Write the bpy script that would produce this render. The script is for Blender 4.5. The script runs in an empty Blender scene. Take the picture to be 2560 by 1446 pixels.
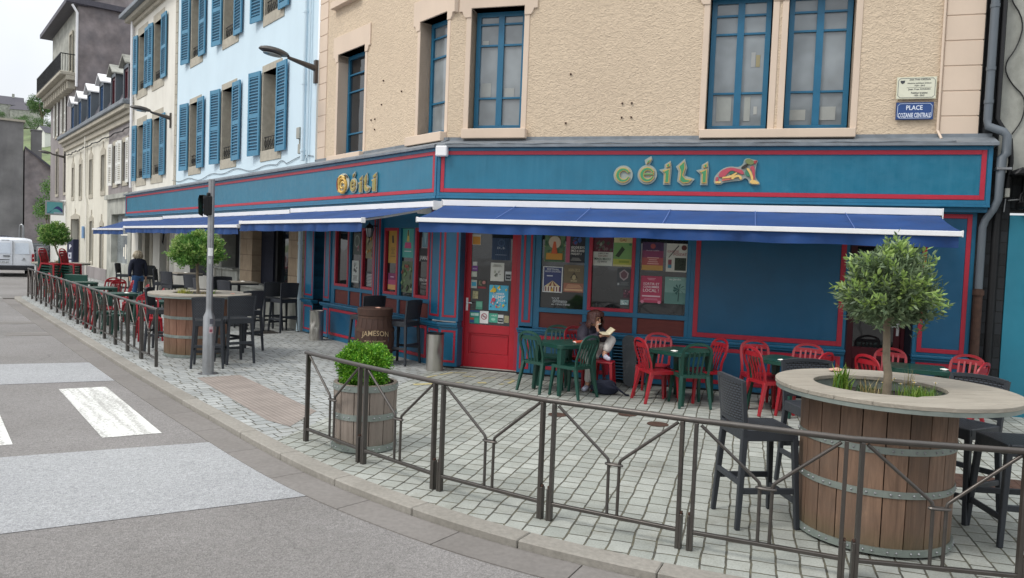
import bpy, bmesh, math, random
import numpy as np
from mathutils import Vector, Matrix
R = math.radians
random.seed(7); RNG = np.random.default_rng(7)
SC = bpy.context.scene
COL = SC.collection

# ------------------------------------------------------------ camera, sky, sun, exposure
PIT, ROL = R(2.7172), R(2.2071)
fw = Vector((0, math.cos(PIT), -math.sin(PIT))); up0 = Vector((0, math.sin(PIT), math.cos(PIT))); rt0 = Vector((1, 0, 0))
rt = math.cos(ROL)*rt0 + math.sin(ROL)*up0; up = -math.sin(ROL)*rt0 + math.cos(ROL)*up0
cd = bpy.data.cameras.new('camera'); cam = bpy.data.objects.new('camera', cd); COL.objects.link(cam)
cm = Matrix((rt, up, -fw)).transposed().to_4x4(); cm.translation = (0, 0, 2.0)
cam.matrix_world = cm
cd.sensor_width = 36; cd.lens = 26.805; cd.clip_start = 0.05; cd.clip_end = 1500
SC.camera = cam
SC.view_settings.view_transform = 'Standard'; SC.view_settings.look = 'None'
SC.view_settings.gamma = 1; SC.view_settings.use_curve_mapping = False
SC.view_settings.exposure = 0.76
SUN_EL, SUN_AZ = R(52), R(-118)      # azimuth clockwise from +Y
w = bpy.data.worlds.new('World'); SC.world = w; w.use_nodes = True
wn, wl = w.node_tree.nodes, w.node_tree.links
bg = wn['Background']; sky = wn.new('ShaderNodeTexSky'); sky.sky_type = 'NISHITA'; sky.sun_disc = False
sky.sun_elevation = SUN_EL; sky.sun_rotation = SUN_AZ; sky.dust_density = 4; sky.air_density = 1.0; sky.ozone_density = 1
ov = wn.new('ShaderNodeMix'); ov.data_type = 'RGBA'; ov.inputs[0].default_value = 0.86
tc = wn.new('ShaderNodeTexCoord'); nz = wn.new('ShaderNodeTexNoise'); nz.inputs['Scale'].default_value = 2.2; nz.inputs['Detail'].default_value = 5
cr = wn.new('ShaderNodeValToRGB'); cr.color_ramp.elements[0].position = .3; cr.color_ramp.elements[1].position = .7
cr.color_ramp.elements[0].color = (5.6, 5.9, 6.3, 1); cr.color_ramp.elements[1].color = (8.6, 8.7, 8.8, 1)
wl.new(tc.outputs['Generated'], nz.inputs['Vector']); wl.new(nz.outputs['Fac'], cr.inputs['Fac'])
sx = wn.new('ShaderNodeSeparateXYZ'); wl.new(tc.outputs['Generated'], sx.inputs[0]); mz = wn.new('ShaderNodeMath'); mz.operation = 'MULTIPLY_ADD'; mz.use_clamp = False
wl.new(sx.outputs[2], mz.inputs[0]); mz.inputs[1].default_value = .95; mz.inputs[2].default_value = .68
mg = wn.new('ShaderNodeVectorMath'); mg.operation = 'SCALE'; wl.new(cr.outputs[0], mg.inputs[0]); wl.new(mz.outputs[0], mg.inputs['Scale'])   # an overcast sky is brightest overhead
wl.new(sky.outputs[0], ov.inputs[6]); wl.new(mg.outputs[0], ov.inputs[7]); wl.new(ov.outputs[2], bg.inputs[0])
bg.inputs[1].default_value = 0.1
sd = bpy.data.lights.new('sun', 'SUN'); sd.energy = 0.9; sd.angle = R(14); sd.color = (1, .96, .9)
sun = bpy.data.objects.new('sun', sd); COL.objects.link(sun)
sv = Vector((math.sin(SUN_AZ)*math.cos(SUN_EL), math.cos(SUN_AZ)*math.cos(SUN_EL), math.sin(SUN_EL)))
sun.rotation_euler = sv.to_track_quat('Z', 'Y').to_euler(); sun.location = sv*60

# ------------------------------------------------------------ street frames
YA, YB = R(73.163), R(38.645)
C0 = Vector((-1.2113, 12.9631, 0))
dA = Vector((math.sin(YA), -math.cos(YA), 0)); nA = Vector((-math.cos(YA), -math.sin(YA), 0))
dB = Vector((-math.sin(YB), math.cos(YB), 0)); nB = Vector((-math.cos(YB), -math.sin(YB), 0))
Z = Vector((0, 0, 1))
def FA(u, d, z): return C0 + dA*u + nA*d + Z*z
def FB(v, d, z): return C0 + dB*v + nB*d + Z*z
def FW(x, y, z): return Vector((x, y, z))
ANG_A = math.atan2(dA.y, dA.x); ANG_B = math.atan2(-dB.y, -dB.x)

# ------------------------------------------------------------ helpers
def L(h):
    h = h.lstrip('#'); r = [int(h[i:i+2], 16)/255 for i in (0, 2, 4)]
    return tuple((x/12.92 if x <= .04045 else ((x+.055)/1.055)**2.4) for x in r)
def wmat(o):
    m = o.matrix_basis.copy()
    return wmat(o.parent) @ m if o.parent else m
def tag(o, label=None, cat=None, group=None, kind=None):
    if label: o['label'] = label
    if cat: o['category'] = cat
    if group: o['group'] = group
    if kind: o['kind'] = kind
    return o
def empty(name, loc=(0, 0, 0), rz=0.0, label=None, cat=None, group=None):
    o = bpy.data.objects.new(name, None); COL.objects.link(o)
    o.location = loc; o.rotation_euler = (0, 0, rz); o.empty_display_size = .1
    return tag(o, label, cat, group)
def sm(pts, n=2):
    pts = [Vector(p) for p in pts]
    for _ in range(n):
        Q = [pts[0]]
        for a, b in zip(pts[:-1], pts[1:]): Q += [a*.75+b*.25, a*.25+b*.75]
        pts = Q+[pts[-1]]
    return pts
class M:
    def __init__(s, mat=None, fr=None):
        s.v = []; s.f = []; s.mi = []; s.mats = []; s.cur = 0; s.fr = fr
        if mat: s.m(mat)
    def m(s, mat):
        if mat not in s.mats: s.mats.append(mat)
        s.cur = s.mats.index(mat); return s
    def add(s, pts, faces):
        b = len(s.v); s.v += [Vector(p) for p in pts]
        for f in faces: s.f.append([b+i for i in f]); s.mi.append(s.cur)
        return s
    def box(s, x0, x1, y0, y1, z0, z1):
        p = [(x, y, z) for z in (z0, z1) for y in (y0, y1) for x in (x0, x1)]
        return s.add(p, [(0, 1, 3, 2), (4, 6, 7, 5), (0, 4, 5, 1), (2, 3, 7, 6), (0, 2, 6, 4), (1, 5, 7, 3)])
    def frame(s, x0, x1, z0, z1, wd, y0, y1, wb=None, wt=None):
        wb = wd if wb is None else wb; wt = wd if wt is None else wt
        s.box(x0, x0+wd, y0, y1, z0, z1); s.box(x1-wd, x1, y0, y1, z0, z1)
        s.box(x0+wd, x1-wd, y0, y1, z0, z0+wb); s.box(x0+wd, x1-wd, y0, y1, z1-wt, z1); return s
    def obox(s, c, sx, sy, sz, rot=None):
        rot = rot or Matrix.Identity(3); c = Vector(c)
        p = [c + rot @ Vector((x*sx/2, y*sy/2, z*sz/2)) for z in (-1, 1) for y in (-1, 1) for x in (-1, 1)]
        return s.add(p, [(0, 1, 3, 2), (4, 6, 7, 5), (0, 4, 5, 1), (2, 3, 7, 6), (0, 2, 6, 4), (1, 5, 7, 3)])
    def beam(s, p, q, w, h, w2=None, h2=None, ref=(0, 0, 1)):
        p, q = Vector(p), Vector(q); t = (q-p).normalized(); r = Vector(ref)
        if abs(t.dot(r)) > .95: r = Vector((0, 1, 0))
        a = t.cross(r).normalized(); b = a.cross(t).normalized(); w2 = w if w2 is None else w2; h2 = h if h2 is None else h2
        P = [c + a*x*ww/2 + b*y*hh/2 for c, ww, hh in ((p, w, h), (q, w2, h2)) for x, y in ((-1, -1), (1, -1), (1, 1), (-1, 1))]
        return s.add(P, [(3, 2, 1, 0), (4, 5, 6, 7), (0, 1, 5, 4), (1, 2, 6, 5), (2, 3, 7, 6), (3, 0, 4, 7)])
    def tube(s, pts, r, n=8, caps=True, closed=False):
        pts = [Vector(p) for p in pts]; N = len(pts); rs = r if isinstance(r, (list, tuple)) else [r]*N
        b = len(s.v); prev = None; rings = []
        for i, p in enumerate(pts):
            if closed: t = (pts[(i+1) % N]-pts[i-1]).normalized()
            else: t = (pts[min(i+1, N-1)]-pts[max(i-1, 0)]).normalized()
            if prev is None:
                a = t.cross(Vector((0, 0, 1)) if abs(t.z) < .9 else Vector((0, 1, 0))).normalized()
            else:
                a = (prev - t*prev.dot(t)).normalized()
            prev = a; c = t.cross(a)
            rings.append([p + (a*math.cos(2*math.pi*k/n) + c*math.sin(2*math.pi*k/n))*rs[i] for k in range(n)])
        P = [q for rg in rings for q in rg]; F = []
        for i in range(N if closed else N-1):
            j = (i+1) % N
            for k in range(n): F.append((i*n+k, i*n+(k+1) % n, j*n+(k+1) % n, j*n+k))
        if caps and not closed: F.append(tuple(range(n-1, -1, -1))); F.append(tuple((N-1)*n+k for k in range(n)))
        return s.add(P, F)
    def cyl(s, p, q, r, r2=None, n=12): return s.tube([p, q], [r, r if r2 is None else r2], n)
    def lathe(s, prof, c=(0, 0, 0), n=24, caps=True):
        P = []; F = []; c = Vector(c)
        for r, z in prof: P += [c + Vector((r*math.cos(2*math.pi*k/n), r*math.sin(2*math.pi*k/n), z)) for k in range(n)]
        for i in range(len(prof)-1):
            for k in range(n): F.append((i*n+k, i*n+(k+1) % n, (i+1)*n+(k+1) % n, (i+1)*n+k))
        if caps:
            F.append(tuple(range(n-1, -1, -1))); F.append(tuple((len(prof)-1)*n+k for k in range(n)))
        return s.add(P, F)
    def sweep(s, pts, w, h, yb=(0, 1, 0)):
        """flat bar along a path lying roughly in XZ; w across the path, h along yb"""
        pts = [Vector(p) for p in pts]; N = len(pts); P = []; F = []; yb = Vector(yb)
        ws = w if isinstance(w, (list, tuple)) else [w]*N
        for i, p in enumerate(pts):
            t = (pts[min(i+1, N-1)]-pts[max(i-1, 0)]).normalized(); a = t.cross(yb).normalized(); b = a.cross(t).normalized()
            P += [p + a*x*ws[i]/2 + b*y*h/2 for x, y in ((-1, -1), (1, -1), (1, 1), (-1, 1))]
        for i in range(N-1):
            for k in range(4): F.append((i*4+k, i*4+(k+1) % 4, (i+1)*4+(k+1) % 4, (i+1)*4+k))
        F += [(3, 2, 1, 0), tuple((N-1)*4+k for k in range(4))]
        return s.add(P, F)
    def prism(s, poly, y0, y1):
        """polygon in xz extruded along y"""
        n = len(poly); P = [(x, y0, z) for x, z in poly] + [(x, y1, z) for x, z in poly]
        F = [tuple(range(n)), tuple(range(2*n-1, n-1, -1))] + [(i, (i+1) % n, n+(i+1) % n, n+i) for i in range(n)]
        return s.add(P, F)
    def slab(s, poly, z0, z1):
        """polygon in xy extruded along z"""
        n = len(poly); P = [(p[0], p[1], z0) for p in poly] + [(p[0], p[1], z1) for p in poly]
        F = [tuple(range(n-1, -1, -1)), tuple(range(n, 2*n))] + [(i, (i+1) % n, n+(i+1) % n, n+i) for i in range(n)]
        return s.add(P, F)
    def text(s, body, x0, x1, z0, z1, y, th=.002, slant=0.0):
        cu = bpy.data.curves.new('t', 'FONT'); cu.body = body; cu.align_x = 'LEFT'; cu.resolution_u = 2; cu.extrude = .02; cu.offset = .012
        to = bpy.data.objects.new('t', cu); me = bpy.data.meshes.new_from_object(to)
        vs = [v.co.copy() for v in me.vertices]; fs = [tuple(p.vertices) for p in me.polygons]
        bpy.data.objects.remove(to); bpy.data.curves.remove(cu); bpy.data.meshes.remove(me)
        if not vs: return s
        ax, bx = min(v.x for v in vs), max(v.x for v in vs); ay, by = min(v.y for v in vs), max(v.y for v in vs)
        az, bz = min(v.z for v in vs), max(v.z for v in vs)
        P = []
        for v in vs:
            fx = (v.x-ax)/(bx-ax); fz = (v.y-ay)/(by-ay); fy = (v.z-az)/(bz-az)
            P.append((x0+(x1-x0)*fx + slant*fz, y+th*fy, z0+(z1-z0)*fz))
        return s.add(P, fs)
    def done(s, name, parent=None, smooth=None, bevel=0, seg=1, loc=None, label=None, cat=None, group=None, kind=None, fix=True):
        if s.fr:
            vs = [s.fr(*p) for p in s.v]
            if parent: inv = wmat(parent).inverted(); vs = [inv @ p for p in vs]
        else: vs = s.v
        o3 = Vector((0, 0, 0))
        if loc is not None: o3 = Vector(loc); vs = [p-o3 for p in vs]
        me = bpy.data.meshes.new(name); me.from_pydata([tuple(p) for p in vs], [], s.f); 
        for mt in s.mats: me.materials.append(mt)
        me.polygons.foreach_set('material_index', s.mi)
        if fix:
            b = bmesh.new(); b.from_mesh(me); bmesh.ops.recalc_face_normals(b, faces=b.faces); b.to_mesh(me); b.free()
        if smooth is not None:
            me.polygons.foreach_set('use_smooth', [True]*len(me.polygons)); me.set_sharp_from_angle(angle=R(smooth))
        me.update()
        o = bpy.data.objects.new(name, me); COL.objects.link(o)
        if parent: o.parent = parent
        o.location = o3
        if bevel:
            bv = o.modifiers.new('bevel', 'BEVEL'); bv.width = bevel; bv.segments = seg; bv.limit_method = 'ANGLE'; bv.angle_limit = R(40)
        return tag(o, label, cat, group, kind)
def copy_tree(o, parent=None):
    c = o.copy(); COL.objects.link(c); c.parent = parent
    for ch in o.children: copy_tree(ch, c)
    return c
def wall(m, x0, x1, z0, z1, holes, d, rev):
    """front sheet at depth d with rectangular holes and reveals going back by rev"""
    xs = sorted({x0, x1, *[h[0] for h in holes], *[h[1] for h in holes]}); zs = sorted({z0, z1, *[h[2] for h in holes], *[h[3] for h in holes]})
    for i in range(len(xs)-1):
        for j in range(len(zs)-1):
            cx, cz = (xs[i]+xs[i+1])/2, (zs[j]+zs[j+1])/2
            if any(h[0] < cx < h[1] and h[2] < cz < h[3] for h in holes): continue
            m.add([(xs[i], d, zs[j]), (xs[i+1], d, zs[j]), (xs[i+1], d, zs[j+1]), (xs[i], d, zs[j+1])], [(0, 1, 2, 3)])
    for h in holes:
        a, b, c, e = h[:4]; r = d-rev
        m.add([(a, d, c), (a, r, c), (a, r, e), (a, d, e)], [(0, 1, 2, 3)]); m.add([(b, d, c), (b, r, c), (b, r, e), (b, d, e)], [(0, 1, 2, 3)])
        m.add([(a, d, c), (b, d, c), (b, r, c), (a, r, c)], [(0, 1, 2, 3)]); m.add([(a, d, e), (b, d, e), (b, r, e), (a, r, e)], [(0, 1, 2, 3)])
# ------------------------------------------------------------ materials
class NT:
    def __init__(s, name):
        s.mat = bpy.data.materials.new(name); s.mat.use_nodes = True; s.n = s.mat.node_tree.nodes; s.l = s.mat.node_tree.links
        s.p = s.n['Principled BSDF']; s.tc = s.n.new('ShaderNodeTexCoord')
    def noise(s, scale, detail=4, rough=.6, vec=None, sc3=None, dist=0):
        n = s.n.new('ShaderNodeTexNoise'); n.inputs['Scale'].default_value = scale; n.inputs['Detail'].default_value = detail
        n.inputs['Roughness'].default_value = rough; n.inputs['Distortion'].default_value = dist
        v = vec or s.tc.outputs['Object']
        if sc3: v = s.map(v, scale=sc3)
        s.l.new(v, n.inputs['Vector']); return n.outputs['Fac']
    def map(s, v, scale=(1, 1, 1), rot=(0, 0, 0), loc=(0, 0, 0)):
        m = s.n.new('ShaderNodeMapping'); m.inputs['Scale'].default_value = scale; m.inputs['Rotation'].default_value = rot; m.inputs['Location'].default_value = loc
        s.l.new(v, m.inputs['Vector']); return m.outputs[0]
    def ramp(s, f, stops):
        r = s.n.new('ShaderNodeValToRGB'); e = r.color_ramp.elements
        while len(e) < len(stops): e.new(.5)
        for i, (p, c) in enumerate(stops): e[i].position = p; e[i].color = (*c, 1) if not isinstance(c, (int, float)) else (c, c, c, 1)
        s.l.new(f, r.inputs['Fac']); return r.outputs['Color']
    def mix(s, f, a, b, mode='MIX'):
        m = s.n.new('ShaderNodeMix'); m.data_type = 'RGBA'; m.blend_type = mode
        for v, i in ((f, 0), (a, 6), (b, 7)):
            if isinstance(v, (int, float)): m.inputs[i].default_value = v if i == 0 else (v, v, v, 1)
            elif isinstance(v, tuple): m.inputs[i].default_value = (*v, 1)
            else: s.l.new(v, m.inputs[i])
        return m.outputs[2]
    def math(s, op, a, b=0.0, clamp=False):
        m = s.n.new('ShaderNodeMath'); m.operation = op; m.use_clamp = clamp
        for v, i in ((a, 0), (b, 1)):
            if isinstance(v, (int, float)): m.inputs[i].default_value = v
            else: s.l.new(v, m.inputs[i])
        return m.outputs[0]
    def bump(s, h, dist=.01, strength=1.0, prev=None):
        b = s.n.new('ShaderNodeBump'); b.inputs['Distance'].default_value = dist; b.inputs['Strength'].default_value = strength
        s.l.new(h, b.inputs['Height'])
        if prev is not None: s.l.new(prev, b.inputs['Normal'])
        return b.outputs[0]
    def fin(s, col=None, rough=None, metal=None, nrm=None, spec=None):
        for k, v in (('Base Color', col), ('Roughness', rough), ('Metallic', metal), ('Normal', nrm), ('Specular IOR Level', spec)):
            if v is None: continue
            i = s.p.inputs[k]
            if isinstance(v, (int, float)): i.default_value = v
            elif isinstance(v, tuple): i.default_value = (*v, 1)
            else: s.l.new(v, i)
        return s.mat
def sh(c, k): return tuple(min(1, x*k) for x in c)
def pm(name, col, rough=.6, metal=0, var=.12, vs=3.0, det=5, bump=0, bs=60, stain=0, stain_col=(.05, .05, .04), stain_sc=(1, 1, .25), spec=None, island=0):
    if isinstance(col, str): col = L(col)
    t = NT(name); f = t.noise(vs, det)
    c = t.ramp(f, [(.28, sh(col, 1-var)), (.72, sh(col, 1+var))])
    if island:
        g = t.n.new('ShaderNodeNewGeometry'); c = t.mix(1.0, c, t.ramp(g.outputs['Random Per Island'], [(0, 1-island), (1, 1+island*.6)]), 'MULTIPLY')
    if stain:
        g = t.noise(1.3, 6, .65, sc3=stain_sc); k = t.ramp(g, [(.45, 0.0), (.75, 1.0)]); c = t.mix(t.math('MULTIPLY', k, stain), c, stain_col)
    r = t.ramp(t.noise(vs*4, 3), [(.3, max(.02, rough-.08)), (.7, min(1, rough+.08))])
    n = t.bump(t.noise(bs, 3), bump) if bump else None
    return t.fin(c, r, metal, n, spec)
MT = {}
MT['teal'] = pm('teal_paint', '#1c6a84', .36, var=.10, vs=2.2, bump=.001, bs=30, stain=.28, stain_col=L('#3f7f96'), stain_sc=(9, 9, .5))
MT['tealp'] = pm('teal_panel_paint', '#165577', .36, var=.12, vs=1.6, bump=.001, bs=30, stain=.2, stain_col=L('#1d4a6c'), stain_sc=(3, 3, .6))
MT['teal_d'] = pm('teal_trim_paint', '#1c6384', .38, var=.1, vs=4, bump=.001, bs=30)
MT['red'] = pm('red_paint', '#a82338', .42, var=.08, vs=5, bump=.001, bs=30)
MT['reddoor'] = pm('red_door_paint', '#b01729', .36, var=.06, vs=3)
MT['maroon'] = pm('dark_red_paint', '#511420', .4, var=.1)
MT['awning'] = pm('blue_awning_fabric', '#103c74', .8, var=.25, vs=1.6, bump=.004, bs=5, stain=.3, stain_col=L('#2b4a80'), stain_sc=(.7, 3, 3))
MT['awnw'] = pm('white_lacquered_metal', '#e9e9ea', .35, var=.04, stain=.12, stain_col=(.3, .3, .28))
MT['zinc'] = pm('weathered_zinc', '#7d848a', .55, .3, var=.2, vs=6, stain=.5, stain_col=(.09, .09, .1), stain_sc=(1, 4, 4))
MT['smooth'] = pm('smooth_beige_render', '#d3c0ad', .85, var=.06, vs=1.2, bump=.001, bs=60, stain=.12, stain_col=L('#8f7f6c'))
MT['granite'] = pm('granite_trim', '#aca697', .85, var=.16, vs=7, det=8, bump=.002, bs=80, stain=.2)
MT['bluewall'] = pm('pale_blue_render', '#cadde7', .88, var=.04, vs=.6, bump=.001, bs=60, stain=.18, stain_col=L('#a9bdc8'))
MT['cream'] = pm('cream_render', '#dddad0', .9, var=.06, vs=.8, stain=.28, stain_col=L('#9f9888'))
MT['oldcream'] = pm('aged_cream_render', '#d3cfc1', .9, var=.08, vs=.9, stain=.35, stain_col=L('#8f8a7c'))
MT['greywall'] = pm('grey_cement_render', '#8d8786', .92, var=.2, vs=.35, det=8, stain=.5, stain_col=L('#5c5557'))
MT['mauvewall'] = pm('stained_mauve_render', '#88807f', .92, var=.5, vs=1.0, det=10, stain=.7, stain_col=L('#64646a'), stain_sc=(.4, .4, .4))
MT['darkwall'] = pm('damp_grey_render', '#7a7978', .92, var=.4, vs=.5, det=8, stain=.55, stain_col=L('#4d4b50'), stain_sc=(.5, .5, .12))
MT['plaster'] = pm('mottled_grey_plaster', '#a5a69e', .92, var=.3, vs=1.4, det=10, bump=.004, bs=14, stain=.6, stain_col=L('#55584f'), stain_sc=(2, 2, 1))
MT['slate'] = pm('slate', '#4a4850', .6, var=.25, vs=8, bump=.006, bs=14)
MT['shutter'] = pm('blue_shutter_paint', '#44809e', .5, var=.07, vs=3)
MT['shutterd'] = pm('blue_shutter_slats', '#2b5d78', .5, var=.07, vs=3)
MT['whitewood'] = pm('white_paint', '#dcdcd6', .5, var=.05)
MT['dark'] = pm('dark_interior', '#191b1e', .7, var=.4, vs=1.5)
MT['gunmetal'] = pm('bronze_grey_iron', '#55524f', .36, .6, var=.14, vs=9, bump=.0006, bs=120, stain=.25, stain_col=(.10, .055, .03))
MT['galv'] = pm('galvanised_steel', '#9a9c9e', .38, .75, var=.12, vs=7, stain=.25, stain_col=(.12, .12, .12), stain_sc=(4, 4, .7))
MT['hoop'] = pm('galvanised_hoop', '#8f9892', .5, .55, var=.14, vs=9, stain=.2)
MT['steel'] = pm('dented_stainless', '#b4b1aa', .34, .9, var=.06, vs=2, bump=.0012, bs=4)
MT['black'] = pm('black_iron', '#17181a', .5, .3, var=.2)
MT['resin'] = pm('anthracite_resin', '#2c3036', .5, var=.1, vs=6, bump=.001, bs=70)
MT['green'] = pm('green_plastic', '#0d4035', .38, var=.12, vs=4, stain=.12, stain_col=(.1, .14, .12))
MT['redp'] = pm('red_plastic', '#971523', .36, var=.1, vs=4, stain=.15, stain_col=(.45, .12, .12))
MT['pvc'] = pm('grey_pvc', '#5b636a', .45, var=.08, stain=.15)
MT['pipeb'] = pm('pale_blue_pipe', '#b9ccd3', .5, var=.06)
MT['rust'] = pm('rusty_iron', '#4a352b', .8, .2, var=.35, vs=12)
MT['soil'] = pm('potting_soil', '#2c231c', .95, var=.4, vs=18, bump=.02, bs=40)
MT['granitek'] = pm('kerb_granite', '#8e8a82', .85, var=.16, vs=26, det=6, bump=.003, bs=90, island=.12, stain=.35, stain_col=L('#5d594f'), stain_sc=(1, 1, 1))
MT['gutter'] = pm('gutter_slabs', '#787470', .88, var=.14, vs=22, det=6, bump=.002, bs=80, island=.1, stain=.3, stain_col=L('#55504a'), stain_sc=(1, 1, 1))
MT['tape'] = pm('worn_yellow_paint', '#b3a878', .8, var=.3, vs=30)
MT['skin'] = pm('skin', '#c79a80', .55, var=.06)
MT['navy'] = pm('navy_fabric', '#141a2c', .85, var=.2, vs=9, bump=.01, bs=16)
MT['jacket'] = pm('charcoal_jacket', '#262230', .75, var=.3, vs=8, bump=.015, bs=12)
MT['jeans'] = pm('denim', '#2d5079', .85, var=.2, vs=8, bump=.006, bs=18)
MT['whitejean'] = pm('off_white_denim', '#dad5cf', .85, var=.12, vs=9, bump=.008, bs=16, stain=.25, stain_col=L('#6b6d86'), stain_sc=(6, 6, 6))
MT['hair'] = pm('brown_hair', '#46221a', .45, var=.4, vs=20, bump=.01, bs=40)
MT['blond'] = pm('blond_grey_hair', '#a89d88', .6, var=.25, vs=14, bump=.02, bs=24)
MT['paper'] = pm('paper', '#e2ddcf', .8, var=.05)
MT['vanw'] = pm('white_car_paint', '#d8dde4', .25, var=.03)
MT['tyre'] = pm('rubber', '#161616', .85, var=.2)
MT['carglass'] = pm('dark_car_glass', '#1b2226', .08, var=.2)
MT['tail'] = pm('red_lamp_plastic', '#8e1320', .25, var=.1)
def flat(name, h, rough=.6, metal=0): return pm(name, h, rough, metal, var=.03)
_fc = {}
def pc(h):
    if h not in _fc: _fc[h] = pm('print_'+h.strip('#'), h, .55, var=.06, vs=10)
    return _fc[h]
def glass(name, col, rough=.05, refl=1.0, var=.5):
    t = NT(name); c = t.ramp(t.noise(1.1, 3), [(.3, sh(L(col), 1-var)), (.7, sh(L(col), 1+var))])
    t.p.inputs['IOR'].default_value = 1.52
    return t.fin(c, rough, 0, t.bump(t.noise(1.7, 2), .004), .5*refl)
MT['shopglass'] = glass('shop_glass', '#25292a', .04, 1.6)
MT['upglass'] = glass('curtained_glass', '#848b8e', .05, 1.6, .35)
MT['darkglass'] = glass('dark_window_glass', '#23282c', .05, 1.5)
# roughcast render
t = NT('beige_roughcast'); v = t.map(t.tc.outputs['Object'], scale=(1, 1, 1.5))
n1 = t.noise(15, 2, .5, vec=v, dist=1.3); n2 = t.noise(34, 2, .5, vec=v)
h = t.math('ADD', n1, t.math('MULTIPLY', n2, .4))
base = t.ramp(t.noise(.7, 4), [(.3, L('#cbb8a0')), (.7, L('#d4c1a8'))])
col = t.mix(t.ramp(n1, [(.40, .5), (.58, 0.0)]), base, sh(L('#cbb8a0'), .82))
MT['roughcast'] = t.fin(col, .92, 0, t.bump(h, .017))
# setts
def paving(name, rotz, width=.205, height=.158, mort=.008, c1='#92968f', c2='#a6a9a2', cm='#47463f', seed=0):
    t = NT(name); o = t.tc.outputs['Object']
    wob = t.n.new('ShaderNodeTexNoise'); wob.inputs['Scale'].default_value = 2.6; wob.inputs['Detail'].default_value = 3; t.l.new(o, wob.inputs['Vector'])
    ws = t.n.new('ShaderNodeVectorMath'); ws.operation = 'MULTIPLY_ADD'; t.l.new(wob.outputs['Color'], ws.inputs[0]); ws.inputs[1].default_value = (.045, .045, 0); t.l.new(o, ws.inputs[2])
    vec = t.map(ws.outputs[0], rot=(0, 0, rotz))
    b = t.n.new('ShaderNodeTexBrick'); t.l.new(vec, b.inputs['Vector']); b.offset = .47; b.squash = .82; b.squash_frequency = 3
    for k, v in (('Scale', 1), ('Mortar Size', mort), ('Mortar Smooth', .35), ('Bias', 0), ('Brick Width', width), ('Row Height', height)): b.inputs[k].default_value = v
    b.inputs['Color1'].default_value = (0, 0, 0, 1); b.inputs['Color2'].default_value = (1, 1, 1, 1); b.inputs['Mortar'].default_value = (.5, .5, .5, 1)
    stone = t.mix(b.outputs['Color'], L(c1), L(c2))
    stone = t.mix(1.0, stone, t.ramp(t.noise(70, 4, .7), [(.25, .72), (.75, 1.22)]), 'MULTIPLY')
    stone = t.mix(1.0, stone, t.ramp(t.noise(.9, 6, .65), [(.28, .74), (.62, 1.08)]), 'MULTIPLY')
    gr = t.ramp(t.noise(3.2, 5, .7), [(.50, 0.0), (.78, .55)])
    stone = t.mix(gr, stone, L('#6e6b5c'))
    mo = t.mix(t.ramp(t.noise(9, 4), [(.4, 0.0), (.6, 1.0)]), L(cm), L('#63604f'))
    c = t.mix(b.outputs['Fac'], stone, mo)
    hh = t.math('SUBTRACT', t.math('ADD', t.math('MULTIPLY', t.noise(22, 4), .35), t.math('MULTIPLY', b.outputs['Color'], .25)), t.math('MULTIPLY', b.outputs['Fac'], 1.0))
    return t.fin(c, .82, 0, t.bump(hh, .014))
# rows run perpendicular to each facade
MT['settA'] = paving('granite_setts_front', -math.atan2(nA.y, nA.x))
MT['settB'] = paving('granite_setts_side', -math.atan2(nB.y, nB.x), c1='#989c9b', c2='#abaeac')
# asphalt
def asphalt(name, c1, c2, fleck=.25, cs=1.0):
    t = NT(name); big = t.noise(28, 3, .7); f = t.noise(150, 3, .8); v = t.n.new('ShaderNodeTexVoronoi'); v.inputs['Scale'].default_value = 95; t.l.new(t.tc.outputs['Object'], v.inputs['Vector'])
    c = t.ramp(t.noise(.35, 6, .6), [(.3, L(c1)), (.7, L(c2))])
    c = t.mix(1.0, c, t.ramp(f, [(.2, 1-fleck), (.8, 1+fleck)]), 'MULTIPLY')
    c = t.mix(1.0, c, t.ramp(v.outputs['Color'], [(.0, 1-fleck*.8), (1, 1+fleck*1.1)]), 'MULTIPLY')
    c = t.mix(t.ramp(t.noise(2.1, 6, .7), [(.60, 0.0), (.74, .45)]), c, sh(L(c1), .62))
    c = t.mix(1.0, c, t.ramp(big, [(.3, 1-fleck*.35), (.7, 1+fleck*.35)]), 'MULTIPLY')
    ck = t.n.new('ShaderNodeTexVoronoi'); ck.feature = 'DISTANCE_TO_EDGE'; ck.inputs['Scale'].default_value = .22
    wv = t.n.new('ShaderNodeTexNoise'); wv.inputs['Scale'].default_value = 1.7; wv.inputs['Detail'].default_value = 6; t.l.new(t.tc.outputs['Object'], wv.inputs['Vector'])
    wa = t.n.new('ShaderNodeVectorMath'); wa.operation = 'MULTIPLY_ADD'; t.l.new(wv.outputs['Color'], wa.inputs[0]); wa.inputs[1].default_value = (.9, .9, 0); t.l.new(t.tc.outputs['Object'], wa.inputs[2]); t.l.new(wa.outputs[0], ck.inputs['Vector'])
    c = t.mix(t.math('MULTIPLY', t.ramp(ck.outputs['Distance'], [(.0, 1.0), (.0035, 0.0)]), t.ramp(t.noise(.5, 3), [(.48, 0.0), (.6, .5*cs)])), c, sh(L(c1), .45))
    return t.fin(c, .9, 0, t.bump(t.math('ADD', f, v.outputs['Distance']), .006))
MT['asphalt'] = asphalt('asphalt', '#75726f', '#8b8886', .34)
MT['resinp'] = asphalt('pale_resin_surfacing', '#98999b', '#a6a8a9', .34, 0.0)
t = NT('worn_white_paint'); f = t.noise(38, 5, .85); v = t.map(t.map(t.tc.outputs['Object'], rot=(0, 0, -math.atan2(dB.y, dB.x))), scale=(.5, 7, 1)); g = t.noise(1.0, 4, .6, vec=v)
k = t.ramp(t.math('ADD', t.math('MULTIPLY', f, .95), t.math('MULTIPLY', g, .55)), [(.70, 0.0), (.82, .8)])
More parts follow.
